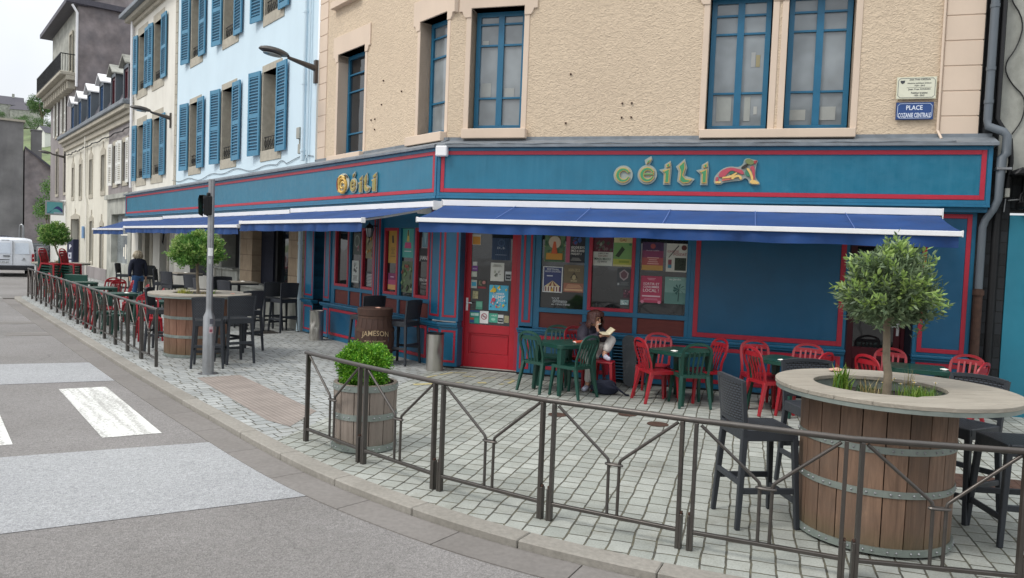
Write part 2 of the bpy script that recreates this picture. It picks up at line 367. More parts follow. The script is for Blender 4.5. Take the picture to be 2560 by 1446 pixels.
MT['zebra'] = t.fin(t.mix(k, L('#dedfda'), L('#8b8985')), .8, 0, t.bump(f, .004))
t = NT('tactile_slabs'); v = t.n.new('ShaderNodeTexVoronoi'); v.inputs['Scale'].default_value = 17; v.inputs['Randomness'].default_value = 0
t.l.new(t.map(t.tc.outputs['Object'], rot=(0, 0, -math.atan2(dB.y, dB.x))), v.inputs['Vector']); d_ = t.ramp(v.outputs['Distance'], [(.22, 1.0), (.42, 0.0)])
c = t.mix(d_, L('#867c75'), L('#9c938b')); MT['tactile'] = t.fin(t.mix(1.0, c, t.ramp(t.noise(3, 5), [(.3, .82), (.7, 1.1)]), 'MULTIPLY'), .85, 0, t.bump(d_, .006))
# wood staves: grain along local z; planks: grain along x
def wood(name, c1, c2, sc=(9, 9, .8), island=.3, dirt=.35, dz=None):
    t = NT(name); g = t.n.new('ShaderNodeNewGeometry'); ri = g.outputs['Random Per Island']
    off = t.n.new('ShaderNodeCombineXYZ'); t.l.new(t.math('MULTIPLY', ri, 37.0), off.inputs[0]); t.l.new(t.math('MULTIPLY', ri, 11.0), off.inputs[2])
    va = t.n.new('ShaderNodeVectorMath'); t.l.new(t.tc.outputs['Object'], va.inputs[0]); t.l.new(off.outputs[0], va.inputs[1])
    n = t.noise(2.6, 7, .65, vec=t.map(va.outputs[0], scale=sc), dist=1.4)
    c = t.ramp(n, [(.25, L(c1)), (.75, L(c2))])
    c = t.mix(1.0, c, t.ramp(ri, [(0, 1-island), (1, 1+island*.7)]), 'MULTIPLY')
    c = t.mix(t.math('MULTIPLY', t.ramp(t.noise(2.2, 6, .7), [(.45, 0.0), (.8, 1.0)]), dirt), c, L('#55504a'))
    if dz:
        sp = t.n.new('ShaderNodeSeparateXYZ'); t.l.new(t.tc.outputs['Object'], sp.inputs[0])
        k = t.ramp(t.math('ADD', sp.outputs[2], t.math('MULTIPLY', t.noise(9, 4), .16)), [(.08, 1.0), (dz, 0.0)])
        c = t.mix(t.math('MULTIPLY', k, .6), c, L('#4c4f30'))
    return t.fin(c, .72, 0, t.bump(n, .004))
MT['stave'] = wood('weathered_staves', '#5f4a3c', '#8b6f5b', island=.36, dirt=.5, dz=.3)
MT['staveg'] = wood('greyed_staves', '#75695f', '#958a80', island=.2, dirt=.4, dz=.2)
MT['staver'] = wood('reddish_staves', '#6d4636', '#93705c', island=.2, dirt=.3, dz=.45)
MT['plank'] = wood('silvered_table_planks', '#878074', '#a8a194', sc=(.8, 9, 9), island=.1, dirt=.25)
MT['cask'] = wood('dark_cask_oak', '#35221a', '#4b3126', island=.12, dirt=.1)
MT['mahog'] = wood('varnished_red_wood', '#5a2723', '#74352d', sc=(.9, 5, 7), island=.1, dirt=.05)
# woven resin
def weave(name, c1, c2, s):
    t = NT(name); o = t.tc.outputs['Object']; b = t.n.new('ShaderNodeTexBrick'); t.l.new(t.map(o, rot=(R(90), 0, 0)), b.inputs['Vector'])
    for k, v in (('Scale', 1), ('Mortar Size', .0042*s), ('Mortar Smooth', .5), ('Brick Width', .032*s), ('Row Height', .016*s)): b.inputs[k].default_value = v
    c = t.mix(b.outputs['Fac'], L(c1), L(c2)); return t.fin(c, .48, 0, t.bump(t.math('SUBTRACT', 1.0, b.outputs['Fac']), .005))
MT['weave'] = weave('woven_resin', '#41464f', '#0c0d10', 1.25)
def weave2():
    t = NT('woven_resin_seat'); o = t.tc.outputs['Object']; b = t.n.new('ShaderNodeTexBrick'); t.l.new(o, b.inputs['Vector'])
    for k, v in (('Scale', 1), ('Mortar Size', .0042), ('Mortar Smooth', .5), ('Brick Width', .032), ('Row Height', .016)): b.inputs[k].default_value = v
    return t.fin(t.mix(b.outputs['Fac'], L('#3b4047'), L('#17191d')), .48, 0, t.bump(t.math('SUBTRACT', 1.0, b.outputs['Fac']), .005))
MT['weaves'] = weave2()
# stone blocks for the ground floor piers
def blocks(name, c1, c2, w=.6, h=.42):
    t = NT(name); b = t.n.new('ShaderNodeTexBrick'); t.l.new(t.map(t.tc.outputs['Object'], rot=(R(90), 0, 0)), b.inputs['Vector'])
    for k, v in (('Scale', 1), ('Mortar Size', .008), ('Mortar Smooth', .3), ('Brick Width', w), ('Row Height', h)): b.inputs[k].default_value = v
    b.inputs['Color1'].default_value = (*L(c1), 1); b.inputs['Color2'].default_value = (*L(c2), 1); b.inputs['Mortar'].default_value = (*sh(L(c1), .6), 1)
    c = t.mix(1.0, b.outputs['Color'], t.ramp(t.noise(5, 7, .7), [(.25, .75), (.75, 1.15)]), 'MULTIPLY')
    return t.fin(c, .9, 0, t.bump(t.math('SUBTRACT', t.math('MULTIPLY', t.noise(24, 4), .4), b.outputs['Fac']), .008))
MT['blocks'] = blocks('dressed_stone', '#a8937a', '#b8a58c')
MT['quoin'] = blocks('quoin_blocks', '#dcc3a6', '#e0c9ad', 3.0, .33)
MT['blackstone'] = blocks('black_painted_rubble', '#15181a', '#22262a', .35, .16)
# foliage
def leafm(name, c1, c2, c3=None, tr=.25):
    t = NT(name); g = t.n.new('ShaderNodeNewGeometry')
    c = t.ramp(g.outputs['Random Per Island'], [(0, L(c1)), (.6, L(c2)), (1, L(c3 or c2))])
    c = t.mix(1.0, c, t.ramp(t.noise(3.0, 4), [(.3, .7), (.7, 1.25)]), 'MULTIPLY')
    if tr:
        tl = t.n.new('ShaderNodeBsdfTranslucent'); t.l.new(c, tl.inputs[0]); ms = t.n.new('ShaderNodeMixShader'); ms.inputs[0].default_value = tr
        t.fin(c, .5); out = t.n['Material Output']; t.l.new(t.p.outputs[0], ms.inputs[1]); t.l.new(tl.outputs[0], ms.inputs[2]); t.l.new(ms.outputs[0], out.inputs[0]); return t.mat
    return t.fin(c, .5)
MT['laurel'] = leafm('grey_green_leaves', '#4f6448', '#708462', '#8a9c74')
MT['laurel2'] = leafm('green_leaves', '#3d6a2e', '#5d8a3f', '#86ab52')
MT['box'] = leafm('box_leaves', '#3f7a1c', '#69a82a', '#a4cf4a')
MT['shoot'] = leafm('young_leaves', '#7d9a52', '#93ad5e', '#a9bf70')
MT['grass'] = leafm('grass_blades', '#4d7a2c', '#7a9c3a', '#a7b45a')
MT['dry'] = leafm('dry_leaves', '#8a7a52', '#a3935e', '#b8a878')
MT['treeleaf'] = leafm('tree_leaves', '#3b5a33', '#55753f', '#6f8d50', .2)
MT['bark'] = pm('grey_bark', '#7c7160', .9, var=.25, vs=12, bump=.006, bs=40)
MT['petal'] = pm('white_petals', '#f1efe6', .6, var=.03); MT['yolk'] = pm('yellow_centre', '#d8b02a', .6, var=.03)
MT['hillg'] = pm('hillside_scrub', '#5f6d4a', .95, var=.5, vs=.12, det=9, stain=.5, stain_col=L('#8d8a5e'), stain_sc=(.3, .3, .3))
# ------------------------------------------------------------ ground, road, kerb, pavement
M(MT['asphalt']).add([(-400, -120, -.064), (400, -120, -.064), (400, 500, -.064), (-400, 500, -.064)], [(0, 1, 2, 3)]).done('road', kind='structure')
K = [(-15.9, 24.35), (-15.52, 23.73), (-8.16, 14.53), (-5.62, 11.35), (-3.87, 9.22), (-3.26, 8.5), (-2.65, 7.76), (-2.28, 7.33), (-1.67, 6.65), (-.95, 5.99), (-.41, 5.56), (-.14, 5.37), (.2, 5.16), (.65, 4.92), (1.01, 4.75), (1.9, 4.4), (3.0, 4.12), (4.4, 3.95), (9, 3.8)]
K = [Vector((x, y, 0)) for x, y in K]
def resample(P, step):
    out = [P[0].copy()]; acc = 0
    for a, b in zip(P[:-1], P[1:]):
        l = (b-a).length; s = step-acc
        while s < l: out.append(a+(b-a)*(s/l)); s += step
        acc = (acc+l) % step if l > 0 else acc
    out.append(P[-1].copy()); return out
KR = resample(K, .25)
for _ in range(3): KR = [KR[0]] + [(KR[i-1]+KR[i]*2+KR[i+1])/4 for i in range(1, len(KR)-1)] + [KR[-1]]
def nrm(P, i):
    t = (P[min(i+1, len(P)-1)]-P[max(i-1, 0)]).normalized(); return Vector((-t.y, t.x, 0))   # towards the pavement
NK = [nrm(KR, i) for i in range(len(KR))]
def strip(name, mat, o1, o2, z0, z1, per, gap, bevel, off=0):
    m = M(mat); i = off
    while i < len(KR)-1:
        j = min(i+per, len(KR)-1); g = gap/2
        idx = list(range(i, j+1)); A_, B_ = [], []
        for k in idx:
            t = (KR[min(k+1, len(KR)-1)]-KR[max(k-1, 0)]).normalized(); sft = t*g if k == i else (-t*g if k == j else Vector())
            A_.append(KR[k]+NK[k]*o1+sft); B_.append(KR[k]+NK[k]*o2+sft)
        m.slab([(p.x, p.y) for p in A_+B_[::-1]], z0, z1); i = j
    return m.done(name, bevel=bevel, kind='structure')
strip('kerb', MT['granitek'], 0, .19, -.3, .004, 4, .007, .008)
strip('gutter', MT['gutter'], -.32, -.004, -.2, -.054, 4, .008, .002, off=2)
M(MT['soil']).slab([(p.x, p.y) for p in [KR[i]+NK[i]*-.31 for i in range(len(KR))] + [KR[i]+NK[i]*.185 for i in range(len(KR)-1, -1, -1)]], -.25, -.06).done('ground', kind='structure')
IN = [KR[i]+NK[i]*.188 for i in range(len(KR))]
SEAM = Vector((-2.35, 7.75, 0)); k0 = min(range(len(IN)), key=lambda i: (IN[i]-SEAM).length)
pB = [(IN[i].x, IN[i].y) for i in range(0, k0+1)] + [(C0.x, C0.y)]
cA = FA(0, -1, 0); cB = FB(0, -1, 0); crn = C0 - (nA+nB)/(1+nA.dot(nB))
pB += [(crn.x, crn.y)] + [tuple(FB(v, -1, 0)[:2]) for v in (5, 12, 20, 40, 75)] + [tuple(FB(v, d, 0)[:2]) for v, d in ((75, 1.7), (30, 1.7), (22, 1.9), (20.6, 2.4))]
M(MT['settB']).slab(pB, -.2, 0).done('pavement', kind='structure')
pA = [(IN[i].x, IN[i].y) for i in range(k0, len(IN))] + [(14, 4), (14, 9)] + [tuple(FA(u, -1, 0)[:2]) for u in (14, 8, 4)] + [(crn.x, crn.y), (C0.x, C0.y)]
M(MT['settA']).slab(pA, -.2, 0).done('pavement', kind='structure')
def sheet(name, mat, pts, z): 
    return M(mat).add([(x, y, z) for x, y in pts], [tuple(range(len(pts)))]).done(name, kind='structure')
sheet('road_surfacing', MT['resinp'], [(-7.0, 3.1), (-1.45, 6.28), (-2.93, 7.8), (-4.64, 6.93), (-9.5, 4.6)], -.060)
sheet('road_surfacing', MT['resinp'], [(-13, 9.6), (-8.01, 11.91), (-6.74, 12.48), (-5.56, 10.97), (-6.92, 10.3), (-11.5, 8.1)], -.060)
sheet('road_marking', MT['zebra'], [(-6.03, 10.15), (-5.55, 10.44), (-3.67, 8.04), (-4.15, 7.75)], -.060)
sheet('road_marking', MT['zebra'], [(-5.27, 7.06), (-4.83, 7.38), (-6.75, 9.85), (-7.2, 9.5)], -.060)
for p in [(-18.6, 27.1), (-18.1, 26.4), (-17.6, 25.7), (-17.1, 25.05), (-16.6, 24.4)]:
    a = Vector((*p, 0)); e = Vector((.55, .35, 0)).normalized(); g = Vector((-e.y, e.x, 0))
    sheet('road_marking', MT['whitewood'], [tuple((a+e*s*.2+g*q*.07)[:2]) for s, q in ((-1, -1), (1, -1), (1, 1), (-1, 1))], -.060)
sheet('tactile_paving', MT['tactile'], [(-4.55, 11.05), (-4.05, 11.42), (-2.3, 9.12), (-2.38, 8.28), (-2.72, 8.55)], .004)
def cover(x, y, r, label, rect=None, ang=0, mat='rust'):
    m = M(MT[mat])
    if rect:
        e = Vector((math.cos(ang), math.sin(ang), 0)); g = Vector((-e.y, e.x, 0)); a = Vector((0, 0, 0))
        m.slab([tuple((e*s*rect[0]/2+g*q*rect[1]/2)[:2]) for s, q in ((-1, -1), (1, -1), (1, 1), (-1, 1))], 0, .006)
        for k in range(-3, 4): m.obox(e*k*rect[0]/8+Vector((0, 0, .007)), .012, rect[1]*.8, .004, Matrix.Rotation(ang, 3, 'Z'))
    else:
        m.lathe([(r, 0), (r, .006), (r*.8, .007), (r*.78, .004), (0.01, .004)], n=20)
    o = m.done('drain_cover', label=label, cat='drain cover'); o.location = (x, y, .001); return o
cover(.63, 9.44, .12, 'round rusty drain cover nearest the green table with the red-orange book')
cover(1.53, 9.62, .12, 'round rusty drain cover in the setts beyond the middle railing')
cover(1.82, 9.12, .13, 'round rusty drain cover in front of the front leg of the green table')
cover(2.65, 8.95, .12, 'round rusty drain cover just left of the tall dark stool')
cover(4.55, 7.1, 0, 'rectangular brown drain plate under the stool at the right edge', (.75, .5), ANG_A)
p = FB(5.95, .75, 0); cover(p.x, p.y, 0, 'dark rectangular plate in the paving beside the dented bin', (.7, .45), ANG_B, 'gunmetal')
p = FB(3.2, 3.0, 0); cover(p.x, p.y, 0, 'dark rectangular plate in the paving behind the steel pole', (.6, .5), ANG_B, 'gunmetal')
for i, (x, y, l, w_, a) in enumerate(((-1.28, 11.85, .5, .05, 1.05), (-1.0, 12.3, .34, .05, 1.0), (-.80, 12.42, .2, .05, .2), (-.62, 12.1, .2, .06, -.1), (-.41, 11.55, .14, .09, .2), (-.3, 12.02, .22, .04, .5), (.0, 11.95, .22, .035, .6), (.05, 11.75, .3, .05, 1.3), (-.1, 11.5, .1, .05, .9), (-1.25, 11.25, .3, .12, .45), (-.75, 11.5, .16, .03, .5))):
    e = Vector((math.cos(a), math.sin(a), 0)); g = Vector((-e.y, e.x, 0)); p = Vector((x, y, 0))
    sheet('paving_marking', MT['tape'], [tuple((p+e*s*l/2*(1+.15*math.sin(i*3+s))+g*q*w_/2*(1+.2*math.sin(i*2+q*s)))[:2]) for s, q in ((-1, -1), (1, -1), (1, 1), (-1, 1))], .004)
for (x, y, l, w_, lab) in ((-11.4, 17.6, .85, .5, 'pale framed access cover in the asphalt near the far end of the kerb'), (-9.85, 15.7, .95, .5, 'second pale framed access cover in the asphalt, nearer the camera')):
    m = M(MT['gutter']); m.box(-l/2, l/2, -w_/2, w_/2, 0, .004); m.m(MT['granitek']); m.box(-l/2, l/2, w_/2-.05, w_/2, .004, .006); m.box(-l/2, l/2, -w_/2, -w_/2+.03, .004, .006); o = m.done('access_cover', label=lab, cat='access cover'); o.location = (x, y, -.063); o.rotation_euler = (0, 0, .5)
# hill far behind
m = M(MT['hillg']); N1, N2 = 34, 16; P = []
for j in range(N2):
    yy = 110 + j*15
    for i in range(N1):
        xx = -190 + i*5.2 - (j*6.5)
        h = max(0, min(1, (yy-110)/175))**1.1*44.5 * (1 - .04*math.sin(i*.5)) * (1 if yy < 290 else max(.2, 1-(yy-290)/160)) - 1
        P.append((xx, yy, h + random.uniform(-.5, .5)))
m.add(P, [(j*N1+i, j*N1+i+1, (j+1)*N1+i+1, (j+1)*N1+i) for j in range(N2-1) for i in range(N1-1)])
m.done('hillside', kind='structure', smooth=60, fix=False)
# ------------------------------------------------------------ buildings along the street
def pane_window(b, fr, x0, x1, z0, z1, d, matf, matg, name='window', rows=(), mull=1, fw_=.06, label=None, curtain=None):
    """frame mesh with panes as sub-parts; rows = heights of glazing bars"""
    m = M(matf, fr); m.frame(x0, x1, z0, z1, fw_, d-.05, d+.01)
    xm = [(x0+x1)/2] if mull else []
    for x in xm: m.box(x-.05, x+.05, d-.05, d+.016, z0+fw_, z1-fw_)
    for z in rows:
        m.box(x0+fw_, x1-fw_, d-.04, d+.004, z-.015, z+.015)
    f = m.done(name, b, bevel=0, label=label)
    g = M(matg, fr); g.box(x0+fw_*.5, x1-fw_*.5, d-.036, d-.028, z0+fw_*.5, z1-fw_*.5); g.done('pane', f)
    return f
def shutter(par, fr, hx, wdt, z0, z1, side, d=.03, ang=0, mats=('shutter', 'shutterd'), name='shutter'):
    """side +1: extends to larger x from hinge hx"""
    m = M(MT[mats[0]])
    def P(a, y, z): return (a*side, y, z)
    T = .04; zm = z0+(z1-z0)*.48
    m.box(*sorted((0, .07*side)), 0, T, 0, z1-z0); m.box(*sorted(((wdt-.07)*side, wdt*side)), 0, T, 0, z1-z0)
    for a, b_ in ((0, .14), (zm-z0-.06, zm-z0+.06), (z1-z0-.12, z1-z0)): m.box(*sorted((.07*side, (wdt-.07)*side)), 0.004, T-.004, a, b_)
    m.m(MT[mats[1]]); m.box(*sorted((.07*side, (wdt-.07)*side)), .008, .014, .1, z1-z0-.1)
    m.m(MT[mats[0]])
    for a, b_ in ((.14, zm-z0-.06), (zm-z0+.06, z1-z0-.12)):
        n = int((b_-a)/.075)
        for k in range(n):
            z = a+(k+.5)*(b_-a)/n; m.obox((wdt/2*side, .026, z), wdt-.14, .026, .026, Matrix.Rotation(R(35), 3, 'X'))
    # black stays
    ca, sa = math.cos(ang), math.sin(ang)
    m.v = [fr(hx + p.x*ca, d + p.y*ca + abs(p.x)*sa, z0+p.z) for p in m.v]
    inv = wmat(par).inverted(); m.v = [inv @ p for p in m.v]
    return m.done(name, par)
def guard(par, fr, x0, x1, z0, z1, d):
    m = M(MT['black'], fr); m.box(x0, x1, d-.008, d+.008, z1-.02, z1); m.box(x0, x1, d-.008, d+.008, z0, z0+.015)
    n = 6
    for k in range(n):
        c = x0+(k+.5)*(x1-x0)/n; r = (x1-x0)/n*.42; zc = (z0+z1)/2
        m.tube([(c+r*math.cos(a*math.pi/5), d, zc+.8*r*1.6*math.sin(a*math.pi/5)) for a in range(10)], .008, 4, closed=True)
        m.box(c-.005, c+.005, d-.005, d+.005, z0, z1)
    return m.done('window_guard', par)

# --- pale blue house -------------------------------------------------------
bh = empty('blue_house', FB(5.25, 0, 0), ANG_B, 'pale blue rendered house with blue louvred shutters above a stone ground floor', 'house')
ows = [(7.42, 8.52), (10.62, 11.70), (13.82, 14.85)]; rowz = [(4.34, 6.32), (7.74, 9.72), (11.1, 12.9)]
m = M(MT['bluewall'], FB); wall(m, 5.25, 16.55, 3.80, 14.2, [(a, b, c, e) for a, b in ows for c, e in rowz], 0, .42); m.done('wall', bh)
m = M(MT['granite'], FB)
for z in np.arange(3.8, 13.8, .34): m.box(16.34, 16.62, -.05, .02, z, z+.33)
m.done('quoins', bh, bevel=.006)
for i, (a, b) in enumerate(ows):
    for j, (c, e) in enumerate(rowz):
        w_ = pane_window(bh, FB, a+.02, b-.02, c+.04, e-.02, -.34, MT['whitewood'], MT['darkglass'], rows=[c+.04+(e-c)*k/4 for k in (1, 2, 3)])
        m = M(MT['granite'], FB); m.box(a-.16, b+.04, -.3, .012, e, e+.17); m.box(a-.1, a+.015, -.40, .012, c, e); m.box(b-.02, b+.1, -.40, .008, c, e); m.done('stone_lintel', w_, bevel=.004)
        m = M(MT['granite'], FB); m.box(a-.22, b+.05, -.3, .02, c-.27, c); m.done('sill', w_, bevel=.004)
        shutter(w_, FB, a, .60, c-.1, e+.05, -1, .05); shutter(w_, FB, b+.04, .58, c-.1, e+.05, 1, .035, R(9))
        guard(w_, FB, a+.03, b-.03, c+.02, c+.36, -.06)
# ground floor: piers, openings, dado
m = M(MT['blocks'], FB)
m.box(5.86, 16.55, -.5, .0, 2.6, 3.8); m.done('stone_lintel', bh, bevel=.008)
for a, b in ((5.86, 6.62), (9.05, 9.95)): m = M(MT['blocks'], FB); m.box(a, b, -.5, 0, .9, 2.6); m.done('stone_pier', bh, bevel=.008)
m = M(MT['plaster'], FB); m.box(5.86, 12.2, -.45, -.02, 0, .82); m.box(5.86, 9.9, -.4, .05, .82, .93); m.box(10.3, 12.2, -.4, .08, 1.22, 1.27); m.box(10.3, 12.1, -.4, -.05, .8, 1.22); m.done('stone_dado', bh, bevel=.01)
m = M(MT['darkglass'], FB); m.box(6.62, 8.05, -.42, -.40, .93, 2.35); m.done('window', bh)
m = M(MT['dark'], FB); m.box(6.62, 8.2, -.46, -.36, 2.35, 2.6); m.box(8.05, 8.6, -.44, -.30, 0, 2.6); m.done('window_frame', bh)
m = M(MT['navy'], FB); m.box(8.2, 9.05, -.40, -.25, 0, 2.6); m.done('blind', bh)
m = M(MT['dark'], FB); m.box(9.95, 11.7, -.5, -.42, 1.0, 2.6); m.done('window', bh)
for a, b, c in ((10.02, 10.3, -.1), (11.55, 11.8, -.02)): m = M(MT['plaster'], FB); m.box(a, b, -.45, c, 1.0, 2.6); m.done('window_post', bh)
m = M(MT['cream'], FB); m.box(12.2, 16.55, -.5, -.02, 0, 2.6); m.done('rear_wall', bh)
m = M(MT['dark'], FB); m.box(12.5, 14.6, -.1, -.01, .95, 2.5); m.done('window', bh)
# --- cream house -----------------------------------------------------------
ch = empty('cream_house', FB(16.55, 0, 0), ANG_B, 'tall cream rendered house with blue shutters and a stone cornice', 'house')
ows = [(18.24, 19.46), (20.6, 21.8)]
m = M(MT['cream'], FB); wall(m, 16.55, 22.6, 3.78, 10.45, [(a, b, c, e) for a, b in ows for c, e in ((4.34, 6.35), (7.72, 9.82))], 0, .42)
m.add([(22.6, 0, 3.8), (22.6, -9, 3.8), (22.6, -9, 10.5), (22.6, 0, 10.5)], [(0, 1, 2, 3)]); m.done('wall', ch)
for a, b in ows:
    for c, e in ((4.34, 6.35), (7.72, 9.82)):
        w_ = pane_window(ch, FB, a+.02, b-.02, c+.04, e-.02, -.34, MT['whitewood'], MT['darkglass'], rows=[c+.04+(e-c)*k/4 for k in (1, 2, 3)])
        m = M(MT['granite'], FB); m.box(a-.16, b+.16, -.3, .012, e, e+.3); m.box(b-.02, b+.14, -.40, .008, c, e); m.box(a-.1, a+.015, -.4, .008, c, e); m.done('stone_lintel', w_, bevel=.004)
        m = M(MT['granite'], FB); m.box(a-.2, b+.2, -.3, .02, c-.32, c); m.done('sill', w_, bevel=.004)
        shutter(w_, FB, a, .64, c-.08, e+.05, -1, .05); shutter(w_, FB, b+.04, .40, c-.1, e+.05, 1, .035, R(8))
        guard(w_, FB, a+.03, b-.03, c+.02, c+.36, -.06)
m = M(MT['granite'], FB); m.box(16.55, 22.75, -.2, .12, 10.35, 10.5); m.box(16.5, 22.95, -.2, .3, 10.5, 10.66); m.done('cornice', ch, bevel=.02)
m = M(MT['zinc'], FB); m.box(16.45, 23.1, -.3, .48, 10.66, 10.80); m.add([(16.45, .48, 10.8), (23.1, .48, 10.8), (23.1, -4.5, 14), (16.45, -4.5, 14)], [(0, 1, 2, 3)]); m.done('roof', ch)
m = M(MT['awnw'], FB); m.tube([(22.45, .12, 10.5), (22.45, .1, 4.0)], .055, 8); m.done('drainpipe', ch, smooth=50)
m = M(MT['cream'], FB); m.box(16.55, 17.1, -.4, 0, 0, 3.8); m.box(18.3, 19.3, -.4, 0, 0, 3.8); m.box(21.5, 22.6, -.4, 0, 0, 3.8); m.box(17.1, 21.5, -.4, 0, 2.7, 3.79); m.done('ground_floor_wall', ch)
for a, b in ((17.02, 17.25), (19.25, 19.6), (20.3, 20.7)): m = M(MT['granite'], FB); m.box(a, b, -.3, .03, 0, 2.7); m.done('stone_pier', ch)
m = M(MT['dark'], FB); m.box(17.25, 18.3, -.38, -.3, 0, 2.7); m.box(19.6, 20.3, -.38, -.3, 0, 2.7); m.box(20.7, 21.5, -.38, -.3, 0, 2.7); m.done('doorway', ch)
# --- low house with dormers ------------------------------------------------
lh = empty('low_house', FB(22.6, 0, 0), ANG_B, 'low old house with a slate roof of six dormers and pointed stone window surrounds', 'house')
up_w = [(23.45, 24.25, 4.35, 5.95, 's'), (25.35, 26.1, 4.35, 5.95, 's'), (27.95, 28.75, 4.1, 5.75, 'o'), (30.9, 31.6, 4.05, 5.75, 'o'), (33.75, 34.35, 4.05, 5.7, 'o'), (36.0, 36.55, 4.1, 5.65, 'o')]
lo_w = [(23.2, 26.3, .9, 3.0), (28.2, 28.8, .05, 2.5), (30.6, 31.3, .8, 2.75), (34.2, 36.6, .2, 2.9)]
m = M(MT['oldcream'], FB); wall(m, 27.2, 38.7, 0, 6.75, [w_[:4] for w_ in up_w[2:]] + lo_w[1:], 0, .35); m.done('wall', lh)
m = M(MT['greywall'], FB); wall(m, 22.6, 27.2, 3.85, 6.75, [w_[:4] for w_ in up_w[:2]], 0, .3); m.done('wall', lh)
m = M(MT['plaster'], FB); wall(m, 22.6, 27.2, 0, 3.85, [lo_w[0]], .03, .3); m.box(22.7, 27.3, .03, .14, 3.65, 3.85); m.done('shop_front', lh)
m = M(MT['upglass'], FB); m.box(23.2, 26.3, -.25, -.22, .9, 3.0); g = m.done('shop_window', lh)
m = M(MT['paper'], FB)
for k in range(5): m.box(23.5+k*.35, 23.7+k*.35, -.22, -.215, 1.1+.1*(k % 3), 1.6+.12*(k % 2))
m.box(24.2, 25.6, -.22, -.215, 2.1, 2.16); m.done('notice', g)
for a, b, c, e, k in up_w:
    w_ = pane_window(lh, FB, a+.02, b-.02, c+.02, e-.02, -.3, MT['dark'], MT['darkglass'], rows=[(c+e)/2], fw_=.05)
    m = M(MT['granite'], FB); m.frame(a-.14, b+.14, c-.2, e+.2, .14, -.02, .03, .2, .2)
    if k == 'o': 
        cx = (a+b)/2; m.prism([(a-.12, e+.2), (b+.12, e+.2), (cx+.12, e+.36), (cx+.05, e+.62), (cx-.05, e+.62), (cx-.12, e+.36)], -.02, .03)
    m.done('stone_surround', w_)
    if k == 's':
        shutter(w_, FB, a, .5, c-.1, e+.1, -1, .06, 0, ('whitewood', 'granite')); shutter(w_, FB, b+.04, .4, c-.1, e+.1, 1, .05, R(12), ('whitewood', 'granite'))
for a, b, c, e in lo_w[1:]:
    w_ = pane_window(lh, FB, a+.02, b-.02, c+.02, e-.02, -.3, MT['dark'], MT['darkglass'], fw_=.05)
    m = M(MT['granite'], FB); m.frame(a-.12, b+.12, max(0, c-.15), e+.16, .12, -.02, .04, .1, .16); cx = (a+b)/2
    m.prism([(a-.1, e+.16), (b+.1, e+.16), (cx+.1, e+.3), (cx+.04, e+.55), (cx-.04, e+.55), (cx-.1, e+.3)], -.02, .03); m.done('stone_surround', w_)
m = M(MT['granite'], FB); m.box(22.6, 38.8, -.1, .1, 6.7, 6.95); m.box(22.6, 38.9, -.1, .2, 6.95, 7.12); m.box(22.6, 39.0, -.1, .34, 7.12, 7.3); m.done('cornice', lh, bevel=.02)
m = M(MT['zinc'], FB); m.box(22.6, 39.0, .1, .42, 7.3, 7.5); m.done('gutter', lh, bevel=.03)
m = M(MT['slate'], FB); m.add([(22.6, .1, 7.4), (38.7, .1, 7.4), (38.7, -1.0, 10.0), (22.6, -1.0, 10.0)], [(0, 1, 2, 3)])
m.add([(22.6, -1.0, 10.0), (38.7, -1.0, 10.0), (38.7, -5, 14.6), (22.6, -5, 14.6)], [(0, 1, 2, 3)])
m.done('roof', lh)
for i, (v, cmat) in enumerate(((23.9, 'maroon'), (26.35, 'maroon'), (28.9, 'jeans'), (31.9, 'jeans'), (34.5, 'jeans'), (36.6, 'jeans'))):
    m = M(MT['pvc'], FB); m.box(v-.5, v-.42, -1.4, .02, 7.5, 9.1); m.box(v+.42, v+.5, -1.4, .02, 7.5, 9.1); m.box(v-.5, v+.5, -.03, .02, 8.95, 9.1); D_ = m.done('dormer', lh)
    m = M(MT[cmat], FB); m.frame(v-.42, v+.42, 7.5, 8.95, .1, -.1, -.04); m.box(v-.05, v+.05, -.1, -.04, 7.5, 8.95); m.done('window', D_)
    m = M(MT['darkglass'], FB); m.box(v-.4, v+.4, -.1, -.08, 7.55, 8.9); m.done('pane', D_)
    m = M(MT['awnw'] if i > 1 else MT['plaster'], FB)
    m.add([(v-.62, .18, 9.08), (v, .18, 9.5), (v, -1.6, 9.5), (v-.62, -1.6, 9.08), (v+.62, .18, 9.08), (v+.62, -1.6, 9.08), (v-.62, .18, 9.02), (v, .18, 9.44), (v, -1.6, 9.44), (v-.62, -1.6, 9.02), (v+.62, .18, 9.02), (v+.62, -1.6, 9.02)],
          [(0, 1, 2, 3), (1, 4, 5, 2), (6, 7, 8, 9), (7, 10, 11, 8), (0, 1, 7, 6), (1, 4, 10, 7), (0, 3, 9, 6), (4, 5, 11, 10)])
    m.done('dormer_roof', D_)
m = M(MT['cream'], FB); m.tube([(32.3, .1, 7.1), (32.3, .08, 4.0), (31.9, .08, 3.6), (31.9, .08, .1)], .05, 6); m.done('drainpipe', lh, smooth=50)
m = M(MT['black'], FB); m.tube([(38.3-i*.35, .1+.03*math.sin(i*2), 6.42+.03*math.sin(i*.9)+.02*math.sin(i*2.1)) for i in range(46)], .028, 5); m.done('cable', lh)
m = M(MT['greywall'], FB); m.box(27.2, 38.7, .0, .06, 0, .55); m.done('plinth', lh, bevel=.01)
